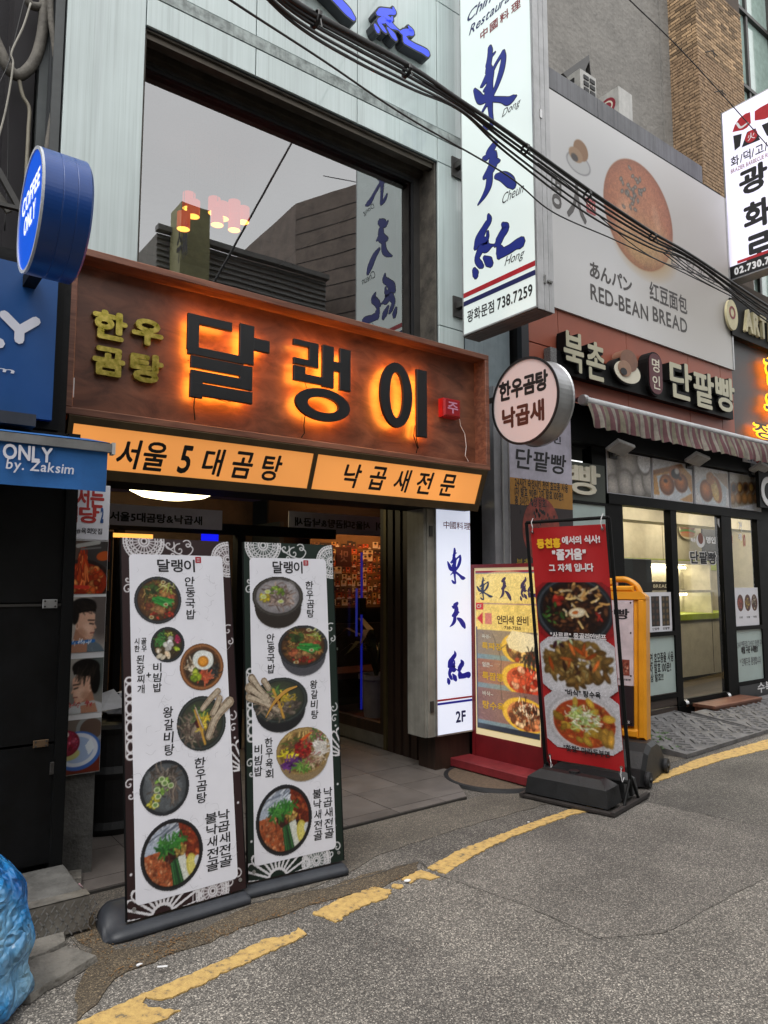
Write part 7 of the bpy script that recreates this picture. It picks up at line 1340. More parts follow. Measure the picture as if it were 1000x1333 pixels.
while x < 13.9:
    w_ = .062; mb = MB(); V = []
    for j in range(5):
        for i in range(4): xx = x + w_ * i / 3; V.append((xx, YA2 - .02 - .012 * math.sin(j * .9 + xx * 2) - j * .012 + (.02 * j / 4) * math.sin(xx * 31), 3.37 - j * .062 - (.015 * abs(math.sin((xx - xl) / .17 * math.pi)) if j == 4 else 0)))
    mb.add(V, [(j * 4 + i, (j + 1) * 4 + i, (j + 1) * 4 + i + 1, j * 4 + i + 1) for j in range(4) for i in range(3)]); put('stripe', mb, (M_S1 if n % 2 else (M_S2 if n % 4 else M_S3)), a, smooth=True); x += w_; n += 1
# raised letters on the terracotta panels
t2 = thing('raised_letter_sign', (7.4, 4.55, 3.65), 'raised cream letters 북촌 단팥빵 with a bun plate and maroon 명인 badge on black backing', 'sign')
FS = FY(YK); FC = FY(YK - .12)
M_CR = mat('cream_letter_face', 'b9b59c', .45, var=.05); 
for s_, r0, r1 in (('북촌', (732, 432), (789, 482)), ('단팥빵', (868, 473), (952, 529))):
    q = list(FC.rect(r0, r1)); 
    if s_ == '북촌': a0_, a1_ = FC.px(732, 450)[0], FC.px(789, 465)[0]; zc_ = (FC.px(745, 457)[1] + FC.px(775, 467)[1]) / 2; hh = .42
    else: a0_, a1_ = FC.px(871, 495)[0], FC.px(957, 510)[0]; zc_ = (FC.px(885, 495)[1] + FC.px(940, 512)[1]) / 2; hh = .46
    n_ = len(s_); w_ = (a1_ - a0_) / n_
    for k, ch in enumerate(s_):
        r_ = (a0_ + w_ * k + .02, zc_ - hh / 2 - .03 * (k % 2), a0_ + w_ * (k + 1) - .02, zc_ + hh / 2 - .03 * (k % 2)); o = lettering(t2, ch, FS, r_, M_BLACK, name='letter_body', c=.002, bold=.075, depth=.115); lettering(o, ch, FC, r_, M_CR, name='letter_face', c=.001, bold=.022, depth=.004)
put('backing_box', MB().box(xk(716, 455), 9.2, YK - .08, YK, 3.70, 3.93), M_BLACK, t2); qx = xk(709, 455)
put('perforated_end', MB().box(xk(708, 455), xk(716, 455), YK - .085, YK, 3.69, 3.94), mat('speckled_plate', '7c7c7c', .6, var=.6, scale=90), t2)
pc = FC.px(816, 479); put('plate_disc', MB().disc(FC, pc[0], pc[1] - .04, .26, .155, -.1, .004, 36), M_BLACK, t2); put('plate_face', MB().disc(FC, pc[0], pc[1] - .05, .24, .125, .005, .012, 36), K_CREAM, t2); put('bun_piece', MB().disc(FC, pc[0] + .03, pc[1] + .085, .16, .125, -.10, .016, 30), mat('bun_face', '7d5744', .5), t2); put('bun_piece', MB().disc(FC, pc[0] - .06, pc[1] - .02, .12, .09, .013, .02, 30), mat('bun_face_light', '9c7860', .5), t2); put('bean_centre', MB().disc(FC, pc[0] - .09, pc[1] - .06, .06, .04, .021, .025, 20), K_INK, t2)
r_ = FC.rect((844, 466), (862, 509)); bp_ = (FC.px(853, 487)[0], FC.px(853, 487)[1]); put('badge', MB().fpoly(FC, rounded(bp_[0] - .15, bp_[1] - .26, bp_[0] + .15, bp_[1] + .26, .14), -.12, .004), M_BLACK, t2); put('badge_face', MB().fpoly(FC, rounded(bp_[0] - .13, bp_[1] - .24, bp_[0] + .13, bp_[1] + .24, .12), .005, .012), mat('badge_maroon', '551c26', .5), t2)
for k, ch in enumerate('명인'): lettering(t2, ch, FC, (bp_[0] - .075, bp_[1] + .02 - k * .2, bp_[0] + .075, bp_[1] + .18 - k * .2), K_CREAM, c=.0125, bold=.01)
# big printed billboard
t2 = thing('bread_billboard', (7.5, 4.66, 4.5), 'huge grey-white printed billboard picturing a sesame bun above RED-BEAN BREAD', 'billboard')
xb0, xb1, zt_, zb_ = 5.60, 9.40, 6.85, 4.42
c = Can(300, 200, 'e2e2e2', 41); w_ = lambda u, v: (((FK.px(u, v)[0] - xb0) / (xb1 - xb0)), 1 - (FK.px(u, v)[1] - zb_) / (zt_ - zb_))
c.ell(.8, .5, .35, .5, 'b3aca2', soft=.9, al=.6); c.ell(.25, .35, .3, .3, 'c2c3c4', soft=.9, al=.6)
bx0, by0 = w_(785, 250); bx1, by1 = w_(873, 270); cx_, cy_ = (w_(829, 206)[0] + w_(829, 345)[0]) / 2, 0; yt_, yb_ = w_(818, 206)[1], w_(838, 352)[1]; cx_ = (bx0 + bx1) / 2; cy_ = (yt_ + yb_) / 2; rx_ = (bx1 - bx0) / 2; ry_ = (yb_ - yt_) / 2
c.ell(cx_, cy_, rx_ * 1.01, ry_ * 1.01, '99694a'); c.ell(cx_, cy_, rx_ * .98, ry_ * .98, 'b3714f', 0, .1); c.ell(cx_ + rx_ * .15, cy_ + ry_ * .5, rx_ * .8, ry_ * .55, 'bd9a68', 0, .6, .9); c.ell(cx_, cy_ - ry_ * .1, rx_ * .7, ry_ * .5, 'ba7f5c', 0, .8, .7)
rr_ = np.sqrt(((c.x - cx_) / rx_) ** 2 + ((c.y - cy_) / ry_) ** 2); c.mask((rr_ < 1) * np.clip((rr_ - .7) / .3, 0, 1) ** 1.5, '8c5238', .5); c.ell(cx_ - rx_ * .45, cy_ + ry_ * .1, rx_ * .18, ry_ * .3, 'dcae8c', .3, .9, .5); c.ell(cx_ + rx_ * .5, cy_ - ry_ * .1, rx_ * .1, ry_ * .25, 'dcae8c', -.3, .9, .4); A0_ = c.A.copy(); c.noise(.16, 1); c.noise(.10, 3); c.A = np.where((rr_ < .98)[..., None], c.A, A0_)
for _ in range(34): xx, yy2 = cx_ - rx_ * .15 + c.R.randn() * rx_ * .2, cy_ - ry_ * .45 + c.R.randn() * ry_ * .17; aa = c.R.rand() * 3; c.ell(xx, yy2, .010, .0095, '4d4740', aa); c.ell(xx, yy2, .0065, .006, '948a7c', aa)
ux, uy = w_(752, 200); c.ell(ux, uy + .05, .055, .05, '77767a'); c.ell(ux, uy + .05, .051, .045, 'bfc0c0'); c.ell(ux + .012, uy - .02, .034, .05, '8f6a48'); c.ell(ux - .012, uy + .015, .032, .035, 'a08060'); c.ell(ux - .018, uy + .03, .016, .018, '3c3430')
sheet('print', c, FK, (xb0, zb_, xb1, zt_), P_MAT, t2, c=.011, dim=.80)
put('backing_panel', MB().fbox(FK, xb0, xb1, zb_, zt_, -.09, .010), M_WHITEM, t2); put('edge_rail', MB().fbox(FK, xb1, xb1 + .03, zb_, zt_, -.09, .02), M_ALU, t2)
def kb(s_, u0, v0, u1, v1, h, m, bold=.02, **k): a0_, b0_ = FK.px(u0, v0); a1_, b1_ = FK.px(u1, v1); lettering(t2, s_, FK, (a0_, (b0_ + b1_) / 2, a1_, (b0_ + b1_) / 2 + h), m, c=.0125, bold=bold, **k)
K_BB = ink('billboard_ink', '4b4846'); kb('あんパン', 767, 364, 822, 380, .19, K_BB, .03); kb('红豆面包', 845, 392, 894, 409, .24, K_BB, .02); kb('RED-BEAN', 768, 393, 843, 416, .185, K_BB, .02); kb('BREAD', 849, 418, 894, 435, .185, K_BB, .02)
kb('는 앙꼬빵', 872, 346, 932, 371, .24, ink('brushy', '6e6a68'), .01, shear=.15); kb('人', 737, 283, 763, 293, .46, ink('brush_grey', '555250'), .03, shear=.05); kb('명', 716, 268, 731, 276, .40, ink('brush_grey', '555250'), .03, shear=.05)
q = (FK.px(762, 262)[0], FK.px(762, 276)[1], FK.px(774, 262)[0], FK.px(768, 260)[1]); put('seal', MB().fpoly(FK, rounded(*q, .02), .0115, .0132), mat('seal_faded', 'a34a4c', .5), t2); lettering(t2, '인', FK, (q[0] + .03, q[1] + .03, q[2] - .03, q[3] - .03), K_CREAM, c=.0136, bold=.0)
# metal coping on the roof edge and plant on the roof
t2 = thing('roof_coping', (7.5, 4.9, 6.9), 'weathered grey metal coping along the bakery roof edge', 'coping')
xc0, xc1 = 5.6, 9.05
for k in range(3): w__ = (xc1 - xc0) / 3; put('coping_panel', MB().fbox(FY(4.80), xc0 + k * w__ + .004, xc0 + (k + 1) * w__ - .004, 6.90, 7.24, -.25, 0, bev=.006), mat('coping_grey', '6b6c70', .55, var=.2, scale=2, streak=.35), t2)
put('roof', MB().box(5.34, 9.42, 4.82, 8.9, 6.86, 6.93), M_CEMENT, thing('flat_roof', (7.4, 7, 6.86), 'flat grey roof of the bread shop behind the metal coping', 'roof'))
# ------------------------------------------------------------------ bakery interior
i_ = thing('bakery_interior', (8.6, 6.5, 0), 'cream bakery room with a lime green band behind the shop glass', 'room'); M_CRM = mat('cream_wall', 'b4ad97', .7, var=.08); M_LIME = mat('lime_band', '93a32c', .6)
YB2 = 7.2
put('back_wall', MB().box(6.2, 13.9, YB2, YB2 + .05, 0.02, 2.8), M_CRM, i_); put('side_wall', MB().box(6.25, 6.3, 4.85, YB2, .02, 2.8).box(13.9, 13.95, 4.85, YB2, .02, 2.8), M_CRM, i_); put('ceiling', MB().box(6.3, 13.9, 4.83, YB2, 2.75, 2.8), mat('cream_ceiling', 'a8a492', .8), i_); put('floor', MB().box(6.3, 13.9, 4.82, YB2, 0, .02), mat('bakery_floor', '4c4744', .5, var=.2), i_)
z0_, z1_ = zk(900, 742, YB2), zk(900, 729, YB2); put('lime_band', MB().box(6.3, 13.9, YB2 - .01, YB2 - .002, z0_, z1_), M_LIME, i_); put('bulkhead', MB().box(6.3, 13.9, 5.9, 6.2, 2.45, 2.75), M_CRM, i_)
for x in (8.0, 9.2, 10.4, 11.6): put('wall_seam', MB().box(x, x + .012, YB2 - .006, YB2 - .001, z1_, 2.75), mat('cream_seam', '857f68', .8), i_)
put('ceiling_lamp', MB().box(6.9, 7.9, 5.1, 5.7, 2.70, 2.745), glow('panel_light', 'fff2dc', 4.6), i_)
for x, y in ((8.3, 5.1), (9.7, 5.1), (11.1, 5.1), (12.5, 5.1), (8.3, 6.4), (9.7, 6.4), (11.1, 6.4), (12.5, 6.4)): put('ceiling_lamp', MB().box(x, x + 1, y, y + .6, 2.70, 2.745), glow('panel_light', 'fff2dc', 4.6), i_)  # panels enlarged and multiplied to brighten the room
YC = 6.3
k_ = thing('counter', (9.5, 6.5, 0), 'cream bakery counter with a lime green edge and lit shelves above it', 'counter'); zt2 = zk(915, 798, YC); zt3 = zk(915, 806, YC)
put('cabinet', MB().box(8.3, 13, YC, YC + .6, .1, zt3), M_CRM, k_); put('green_edge', MB().box(8.28, 13, YC - .03, YC + .62, zt3, zt3 + .09), M_LIME, k_); put('kick_plate', MB().box(8.32, 13, YC + .05, YC + .6, .02, .1), M_BLACK, k_)
for x in (9.3, 10.4, 11.5): put('door_gap', MB().box(x, x + .012, YC - .002, YC + .001, .12, zt3 - .02), M_VOID, k_)
sh = thing('lit_shelf_unit', (10, 6.6, 1), 'white lit display shelves with bread baskets behind the bakery door', 'shelves'); M_SW = mat('shelf_white', 'b8b4a4', .5)
zs = [zt3 + .09, zk(915, 768, YC + .1), zk(915, 735, YC + .1)]
put('end_panel', MB().box(8.62, 8.66, YC + .05, YC + .55, zs[0], zs[2]), M_SW, sh); put('end_panel', MB().box(11.6, 11.64, YC + .05, YC + .55, zs[0], zs[2]), M_SW, sh); put('shelf', MB().box(8.55, 11.7, YC + .0, YC + .55, zs[1] - .04, zs[1]), M_SW, sh); put('shelf', MB().box(8.55, 11.7, YC + .05, YC + .58, zs[2], zs[2] + .05), M_SW, sh); put('back_panel', MB().box(8.66, 11.6, YC + .53, YC + .55, zs[0], zs[2]), M_SW, sh)
for z in (zs[1] - .06, zs[2] - .03): put('strip_light', MB().box(8.75, 11.5, YC + .42, YC + .46, z - .03, z), glow('shelf_light', 'fff0cc', 16.0), sh)
lsh = thing('lit_shelf_unit', (8.1, 6.6, 1), 'smaller lit cream shelf seen between the window and the black television', 'shelves'); put('shelf', MB().box(7.8, 8.5, YC + .1, YC + .6, 1.28, 1.32), M_SW, lsh); put('top', MB().box(7.8, 8.5, YC + .1, YC + .6, 1.72, 1.76), M_SW, lsh); put('back_panel', MB().box(7.8, 8.5, YC + .58, YC + .6, .0 + .02, 1.72), M_SW, lsh); put('strip_light', MB().box(7.9, 8.42, YC + .5, YC + .54, 1.67, 1.70), glow('shelf_light', 'fff0cc', 16.0), lsh)
def basket(x, lab, dark=True):
    b_ = thing('bread_basket', (x, YC + .2, zs[1]), lab, 'basket'); zz0 = zs[1] + .002; m_ = mat('dark_basket', '26201c', .7); mb = MB()
    mb.box(x - .3, x + .3, YC + .06, YC + .10, zz0, zz0 + .13).box(x - .3, x + .3, YC + .36, YC + .40, zz0, zz0 + .13).box(x - .3, x - .26, YC + .10, YC + .36, zz0, zz0 + .13).box(x + .26, x + .3, YC + .10, YC + .36, zz0, zz0 + .13).box(x - .26, x + .26, YC + .10, YC + .36, zz0, zz0 + .02); put('basket_body', mb, m_, b_)
    lettering(b_, 'BREAD', FY(YC + .06), (x - .2, zz0 + .04, x + .2, zz0 + .09), K_CREAM, c=.002, bold=.02)
    R = random.Random(int(x * 10)); mb = MB()
    for k in range(9): mb.lathe((x - .2 + (k % 5) * .1, YC + .17 + (k // 5) * .1, zz0 + .10), [(0, -.05), (.05, -.03), (.06, 0), (.045, .04), (0, .055)], 10)
    put('bread_roll', mb, mat('wrapped_bread', 'c8c0b0', .4, var=.3, scale=25, tint='8a7a60'), b_, smooth=True, kind='stuff')
basket(9.35, 'dark basket of wrapped rolls on the lit shelf, directly behind the door emblem'); basket(10.15, 'dark basket of wrapped rolls on the lit shelf, beside the door post')
tv = thing('television', (7.6, 5.1, 1.35), 'black flat screen facing into the bakery behind its front window', 'television'); F = FY(5.0); q = (F.px(812, 770)[0], F.px(830, 771)[1], F.px(850, 770)[0], F.px(830, 727)[1]); put('screen_back', MB().fbox(F, q[0] - .15, q[2], q[1], q[3], -.05, 0, bev=.01), M_BPLAS, tv); put('stand', MB().fbox(F, (q[0] + q[2]) / 2 - .03, (q[0] + q[2]) / 2 + .03, .02, q[1], -.05, -.01), M_BLACK, tv)
bbd = thing('menu_blackboard', (10.6, 6.9, 1.9), 'black menu board with a pale crest high on the bakery wall', 'board'); F = FY(6.95); q = (F.px(915, 700)[0], z1_ - .02, 13.0, 2.74); put('board', MB().fbox(F, q[0], q[2], q[1], q[3], -.03, 0), mat('chalk_black', '17191c', .6), bbd)
po = thing('burger_print', (9, 7, 2), 'round bun and salad picture hanging on the cream bakery wall', 'picture'); F = FY(7.15); c = Can(40, 40, 'b9b296', 3); c.ell(.5, .35, .45, .3, '8c5c40', shade=.3); c.ell(.5, .6, .46, .12, '4f7a34'); c.ell(.5, .68, .4, .08, 'b04a34'); c.ell(.5, .78, .42, .12, 'a07850'); q = F.rect((884, 677), (906, 702)); sheet('print', c, F, (F.px(884, 690)[0], F.px(895, 702)[1], F.px(906, 690)[0], F.px(895, 677)[1]), P_MAT, po, circle=True)
# vertical banner left of the bakery
t2 = thing('bakery_banner', (5.3, 4.7, 1), 'tall printed banner with 단팥빵 over an ochre band and dark field beside the metal post', 'banner'); F = FY(4.62); x0_, x1_ = F.px(664, 640)[0], F.px(745, 640)[0]; zA = F.px(700, 560)[1]; zB = F.px(664, 621)[1]; zC = F.px(664, 656)[1]
put('backing', MB().fbox(F, x0_, x1_, .3, zA + .3, -.02, -.001), M_WHITEM, t2); put('white_field', MB().fbox(F, x0_, x1_, zB, zA + .3, 0, .002), mat('lilac_white', 'b7b4c4', .5), t2); put('ochre_band', MB().fbox(F, x0_, x1_, zC, zB, 0, .002), mat('ochre_print', 'a8772a', .5), t2); put('dark_field', MB().fbox(F, x0_, x1_, .3, zC, 0, .002), mat('dark_print', '2c2224', .5), t2)
lettering(t2, '단팥빵', F, (F.px(671, 598)[0], F.px(680, 608)[1] - .02, F.px(737, 598)[0], F.px(690, 585)[1]), K_INK, c=.0035, bold=.02, shear=.1)
for s_, v_, x2 in (('24시간 숙성시킨 천연 효모종 사용', 629, 739), ('1차 발효 90분! 2차 발효 100분!!', 641, 733), ('총 3시간 이상 발효!', 653, 711)): a0_, b0_ = F.px(670, v_ + 2); a1_ = F.px(x2, v_)[0]; lettering(t2, s_, F, (a0_, b0_ - .02, a1_, b0_ + .075), K_INK, c=.0035, bold=.02)
cx_, cz_ = F.px(705, 690); put('bun_picture', MB().disc(F, cx_, cz_, .27, .32, .0025, .003, 40), mat('bun_print', '8c3c30', .5, var=.3, scale=12), t2); R = random.Random(2); mb = MB(); [mb.disc(F, cx_ + R.gauss(0, .08), cz_ + .17 + R.gauss(0, .05), .012, .02, .0032, .0036, 8) for _ in range(24)]; put('seed_print', mb, K_INK, t2, kind='stuff')
lettering(t2, '명인', F, (F.px(708, 570)[0], F.px(715, 576)[1], F.px(730, 570)[0], F.px(715, 566)[1]), K_INK, c=.0035); lettering(t2, '북촌', F, (F.px(672, 735)[0], F.px(680, 740)[1], F.px(690, 735)[0], F.px(680, 727)[1]), mat('gold_print', '9a8428', .5), c=.0035, bold=.02)
t2 = thing('metal_post', (4.75, 4.7, 0), 'upright silver-grey metal post between the round sign and the bakery banner', 'post'); put('shaft', MB().box(F.px(645, 650)[0], F.px(663, 650)[0], 4.63, 4.80, 0, 3.4), mat('silver_post', '8f9196', .45, metal=.3, var=.1), t2); put('edge_fin', MB().box(F.px(654, 650)[0], F.px(655, 650)[0] + .01, 4.615, 4.63, 0, 3.4), M_ALU, t2)
# rubber access ramps
def herring(O_, ex, ey, L, D, z0, z1, lab):
    """tread mat: a sloping plate with raised chevrons"""
    r_ = thing('access_ramp', O_, lab, 'ramp', 'grey tread ramps before the bakery'); ex = Vector(ex); ey = Vector(ey); O_ = Vector(O_); P = lambda a, b_, h=0: O_ + ex * a + ey * b_ + Vector((0, 0, z0 + (z1 - z0) * b_ / D + h))
    put('plate', MB().add([P(0, 0), P(L, 0), P(L, D), P(0, D), P(0, 0, -z0 + .006), P(L, 0, -z0 + .006), Vector(P(L, D)) * 1, Vector(P(0, D)) * 1], [(0, 1, 2, 3), (4, 5, 1, 0)]).add([P(0, D), P(0, 0), P(0, 0, -z0 + .006), Vector((P(0, D).x, P(0, D).y, .006))], [(0, 1, 2, 3)]), M_RUBBER, r_)
    mb = MB(); s = .2; w_ = .02; h = .014
    for i in range(int(L / s) + 1):
        for j in range(int(D / s) + 1):
            for k in range(3):
                a, b_ = i * s, j * s; dx, dy = (1, 1) if (i + j) % 2 else (1, -1); off = (k - 1) * s * .32; a0_, b0_ = a + (off if dy > 0 else off), b_ + (-off if dy > 0 else off); a1_, b1_ = a0_ + s * .55 * dx, b0_ + s * .55 * dy
                if min(a0_, a1_) < .015 or max(a0_, a1_) > L - .02 or min(b0_, b1_) < .015 or max(b0_, b1_) > D - .02: continue
                d_ = Vector((-(b1_ - b0_), a1_ - a0_)).normalized() * w_; q = [(a0_ - d_.x, b0_ - d_.y), (a0_ + d_.x, b0_ + d_.y), (a1_ + d_.x, b1_ + d_.y), (a1_ - d_.x, b1_ - d_.y)]; V = [P(*p, .0005) for p in q] + [P(p[0] * .8 + (a0_ + a1_) * .1, p[1] * .8 + (b0_ + b1_) * .1, h) for p in q]
                mb.add(V, [(7, 6, 5, 4), (0, 4, 5, 1), (1, 5, 6, 2), (2, 6, 7, 3), (3, 7, 4, 0)])
    put('tread_relief', mb, M_RUBBER, r_, kind='stuff'); rim = MB()
    for a0_, a1_, b0_, b1_ in ((0, L, 0, .018), (0, .018, .018, D), (L - .018, L, .018, D)): rim.add([P(a0_, b0_, .0006), P(a1_, b0_, .0006), P(a1_, b1_, .0006), P(a0_, b1_, .0006), P(a0_, b0_, .01), P(a1_, b0_, .01), P(a1_, b1_, .01), P(a0_, b1_, .01)], [(4, 5, 6, 7), (0, 1, 5, 4), (1, 2, 6, 5), (2, 3, 7, 6), (3, 0, 4, 7)])
    put('rim', rim, M_RUBBER, r_); return r_
e_ = Vector((1, .055, 0)).normalized(); n_ = Vector((-.055, 1, 0)).normalized()
o1 = Vector((6.10, 3.63, 0)); herring(o1, e_, n_, 1.62, .98, .03, .11, 'grey chevron-tread ramp plate at the corner by the green weeds'); o2 = o1 + e_ * 1.63; herring(o2, e_, n_, 1.62, .78, .03, .12, 'grey chevron-tread ramp plate under the wooden bakery step'); o3 = o2 + e_ * 1.63; herring(o3, e_, n_, 1.62, .78, .03, .12, 'grey chevron-tread ramp plate beyond the wooden bakery step')
# weeds in the corner
w__ = thing('weed', (6.0, 3.9, 0), 'small green weed sprouting between the black base and the ramp', 'plant'); R = random.Random(12)
for k in range(46):
    p = Vector((5.98 + R.gauss(0, .07), 3.86 + R.gauss(0, .12), .01)); an = R.random() * 6.3; L = R.uniform(.03, .07); h = R.uniform(.02, .2); d_ = Vector((math.cos(an), math.sin(an), 0)); s_ = Vector((-d_.y, d_.x, 0)) * L * .4; q = p + Vector((0, 0, h))
    put('leaf', MB().add([q, q + d_ * L * .5 + s_ + Vector((0, 0, .01)), q + d_ * L, q + d_ * L * .5 - s_ + Vector((0, 0, .01))], [(0, 1, 2, 3)]), mat('weed_green', '3f5f2c', .6, var=.3, scale=30), w__)
# ------------------------------------------------------------------ buildings behind and to the right
t = thing('stucco_building', (9, 8, 0), 'grey rough-stuccoed building standing behind the bakery roof', 'building')
YS = 7.2; xr = atY(873, 150, YS).x
put('wall', MB().box(4.0, xr, YS, YS + .3, 6.9, 22), M_STUCCO, t); put('wall_edge', MB().box(xr - .28, xr - .002, YS - .035, YS - .001, 6, 22), M_STUCCO, t)
# brick tower with its corner at the stucco
YBk = 6.05; xL = xr; 
# corner at photo u=910: find the y where x = xL
yb_ = 6.0
lo, hi = 4.8, 7.1
for _ in range(40):
    mid = (lo + hi) / 2
    if atY(910, 100, mid).x > xL: hi = mid
    else: lo = mid
YBk = lo
bk = thing('brick_building', (xL + 4, YBk + 2, 0), 'tan brick building with tall blue-green windows behind the bread shop', 'building')
xR1 = atY(966, 60, YBk).x
ztop = atY(900, -30, YBk).z + .2; zbot = atY(900, 250, YBk).z - .9
put('mortar_bed', MB().box(xL + .012, xR1 - .012, YBk + .012, YS, 3.05, zbot).box(xL + .012, xR1 - .012, YBk + .012, YS, zbot, 22), M_MORTAR, bk)
BH, BL = .067, .215; R = random.Random(20); rows = int((ztop - zbot) / BH)
def brick_mesh(L, D_):
    me = bpy.data.meshes.new('brick'); mb = MB().fbox(Fr((0, 0, 0), (1, 0, 0)), 0, L, 0, BH - .011, -.02, 0, bev=.003); me.from_pydata([tuple(v) for v in mb.V], [], mb.F); me.materials.append(M_BRICK); return me
BM = {}
def brick(x, y, z, L, side):
    k = round(L, 3)
    if k not in BM: BM[k] = brick_mesh(L, 0)
    o = bpy.data.objects.new('brick', BM[k]); COL.objects.link(o); o.parent = bk; b0 = bk.location
    o.location = Vector((x, y, z)) - b0
    if side: o.rotation_euler = (0, 0, -math.pi / 2)
    return o
cnt = 0; rest = MB()
W1, W2 = xR1 - xL, YS - YBk
for r_ in range(rows):
    z = ztop - (r_ + 1) * BH; a = -(BL / 2 if r_ % 2 else 0)
    for Wd_, side in ((W1, 0), (W2, 1)):
        a = -(BL / 2 if r_ % 2 else 0)
        while a < Wd_ - .02:
            s0, s1 = max(a, 0), min(a + BL - .011, Wd_); L = round(s1 - s0, 2)
            if L > .03:
                pr_ = R.uniform(-.002, .003)
                if cnt < 295: 
                    if side: brick(xL - pr_ + 0, YS - s0 if False else YBk + s1, z, L, 1)
                    else: brick(xL + s0, YBk - pr_, z, L, 0)
                    cnt += 1
                else:
                    F_ = Fr((0, YBk - pr_, 0), (1, 0, 0)) if not side else Fr((xL - pr_, 0, 0), (0, -1, 0))
                    if side: rest.fbox(F_, -(YBk + s1), -(YBk + s1) + L, z, z + BH - .011, -.02, 0, bev=.003)
                    else: rest.fbox(F_, xL + s0, xL + s0 + L, z, z + BH - .011, -.02, 0, bev=.003)
            a += BL
put('brickwork', rest, mat('tan_brick_mass', '9a8064', .9, var=.35, scale=9, bump=.3, bscale=90, tint='5e4a38'), bk, kind='stuff')
# window bay and the next pier
xw1 = atY(995, 30, YBk).x + .3
M_WGL = mat('blue_green_glass', '9db3ac', .08, var=.1, coat=.5)
wz = [4.6, 7.1, 8.5, 9.3, 10.6, 12.2, 14, 16, 18]
wb = put('window', MB().box(xR1, xR1 + .05, YBk + .28, YBk + .36, 4, 20).box(xR1 + .85, xR1 + .93, YBk + .28, YBk + .36, 4, 20).box(xw1 + .6, xw1 + .65, YBk + .28, YBk + .36, 4, 20), M_DGREY, bk)
for z in wz: put('transom', MB().box(xR1 + .05, xw1 + .6, YBk + .26, YBk + .36, z, z + .08), M_DGREY, wb)
for z0, z1 in zip(wz[:-1], wz[1:]): put('pane', MB().box(xR1 + .05, xR1 + .85, YBk + .34, YBk + .345, z0 + .08, z1), M_WGL, wb); put('pane', MB().box(xR1 + .93, xw1 + .6, YBk + .34, YBk + .345, z0 + .08, z1), M_WGL, wb)
wo = put('open_sash', MB().add([(xR1 + .05, YBk + .30, 8.6), (xR1 + .85, YBk + .30, 8.6), (xR1 + .85, YBk - .05, 7.95), (xR1 + .05, YBk - .05, 7.95)], [(0, 1, 2, 3), (3, 2, 1, 0)]), M_DGREY, wb)
pr2 = MB(); z = 4.0
while z < 16:
    a = xw1 + .65 - (BL / 2 if int(z / BH) % 2 else 0)
    while a < xw1 + 2.2: s0 = max(a, xw1 + .65); pr2.fbox(FY(YBk - R.uniform(0, .003)), s0, a + BL - .011, z, z + BH - .011, -.02, 0, bev=.003); a += BL
    z += BH
put('brickwork', pr2, mat('tan_brick_mass', '9a8064', .9), bk, kind='stuff'); put('mortar_bed', MB().box(xw1 + .65, xw1 + 12, YBk + .012, YS, 3.05, 22).box(xR1, xw1 + .65, YBk + .5, YS, 3.05, 22), M_MORTAR, bk)
for (u, v) in ((918, 68), (930, 120)):
    p = atY(u, v, YBk - .02); put('wall_hook', MB().tube([p, p + Vector((.1, -.08, .03)), p + Vector((.3, -.08, .02))], .01, 5).tube([p + Vector((.15, -.08, .08)), p + Vector((.2, -.08, -.06))], .008, 5), M_DGREY, bk)
# air-conditioner units on the bakery roof: narrow side to the street, broad side facing back along it
M_ACW = mat('ac_white', 'b4b3ae', .5, var=.12, streak=.15)
def acunit(u0, u1, vt, y, lab):
    p0 = atY(u0, vt, y); p1 = atY(u1, vt, y); w = p1.x - p0.x; h = 1.15; D_ = .85; p = Vector(((p0.x + p1.x) / 2, y, p0.z - h)); a = thing('air_conditioner', p, lab, 'air conditioner')
    put('case', MB().fbox(FY(y), p0.x, p1.x, p0.z - h, p0.z, -D_, 0, bev=.012), M_ACW, a); return a, p0.x, p1.x, p0.z - h, p0.z, D_
a, x0, x1, z0, z1, D_ = acunit(756, 776, 88, 5.35, 'white air conditioner with a slotted end grille beside its bracket on the bakery roof'); F_ = FY(5.35); g_ = MB()
for i in range(2):
    for k in range(12): w_ = (x1 - x0); g_.fbox(F_, x0 + w_ * (.16 + .40 * i), x0 + w_ * (.46 + .40 * i), z1 - .12 - k * .085, z1 - .07 - k * .085, .0, .012)
put('end_grille', g_, mat('vent_dark', '1c1d1e', .6), a); Fs = Fr((x0, 5.35, 0), (0, -1, 0)); g_ = MB()
for k in range(12): g_.fbox(Fs, -D_ + .08, -.10, z1 - .14 - k * .085, z1 - .08 - k * .085, .0, .012)
put('side_grille', g_, mat('vent_dark', '1c1d1e', .6), a)
pz = atY(730, 97, 5.9); pe = atY(764, 73, 5.9); put('support_bracket', MB().fpoly(Fr((0, 5.9, 0), (1, 0, 0)), [(pz.x, pz.z), (pe.x, pe.z), (pe.x + .05, pe.z - .5), (pe.x, pe.z - .1), (pz.x + .3, pz.z - .1)], -.04, .04), M_DGREY, a)
a, x0, x1, z0, z1, D_ = acunit(806, 823, 111, 5.15, 'boxy white air conditioner with a dark red round emblem on the bakery roof'); Fs = Fr((x0, 5.15, 0), (0, -1, 0))
put('emblem', MB().disc(Fs, -.19, z1 - .20, .13, .12, .001, .004, 24), mat('emblem_red', '8c2434', .5), a); put('emblem_mark', MB().ring(Fs, -.19, z1 - .20, .09, .08, .07, .06, .0045, .006, 20), K_CREAM, a); put('emblem_mark', MB().ring(Fs, -.12, z1 - .42, .05, .07, .03, .05, .001, .004, 16), K_INK, a); put('nameplate', MB().fbox(FY(5.15), x0 + .1, x1 - .08, z1 - .85, z1 - .82, 0, .003), M_DGREY, a)
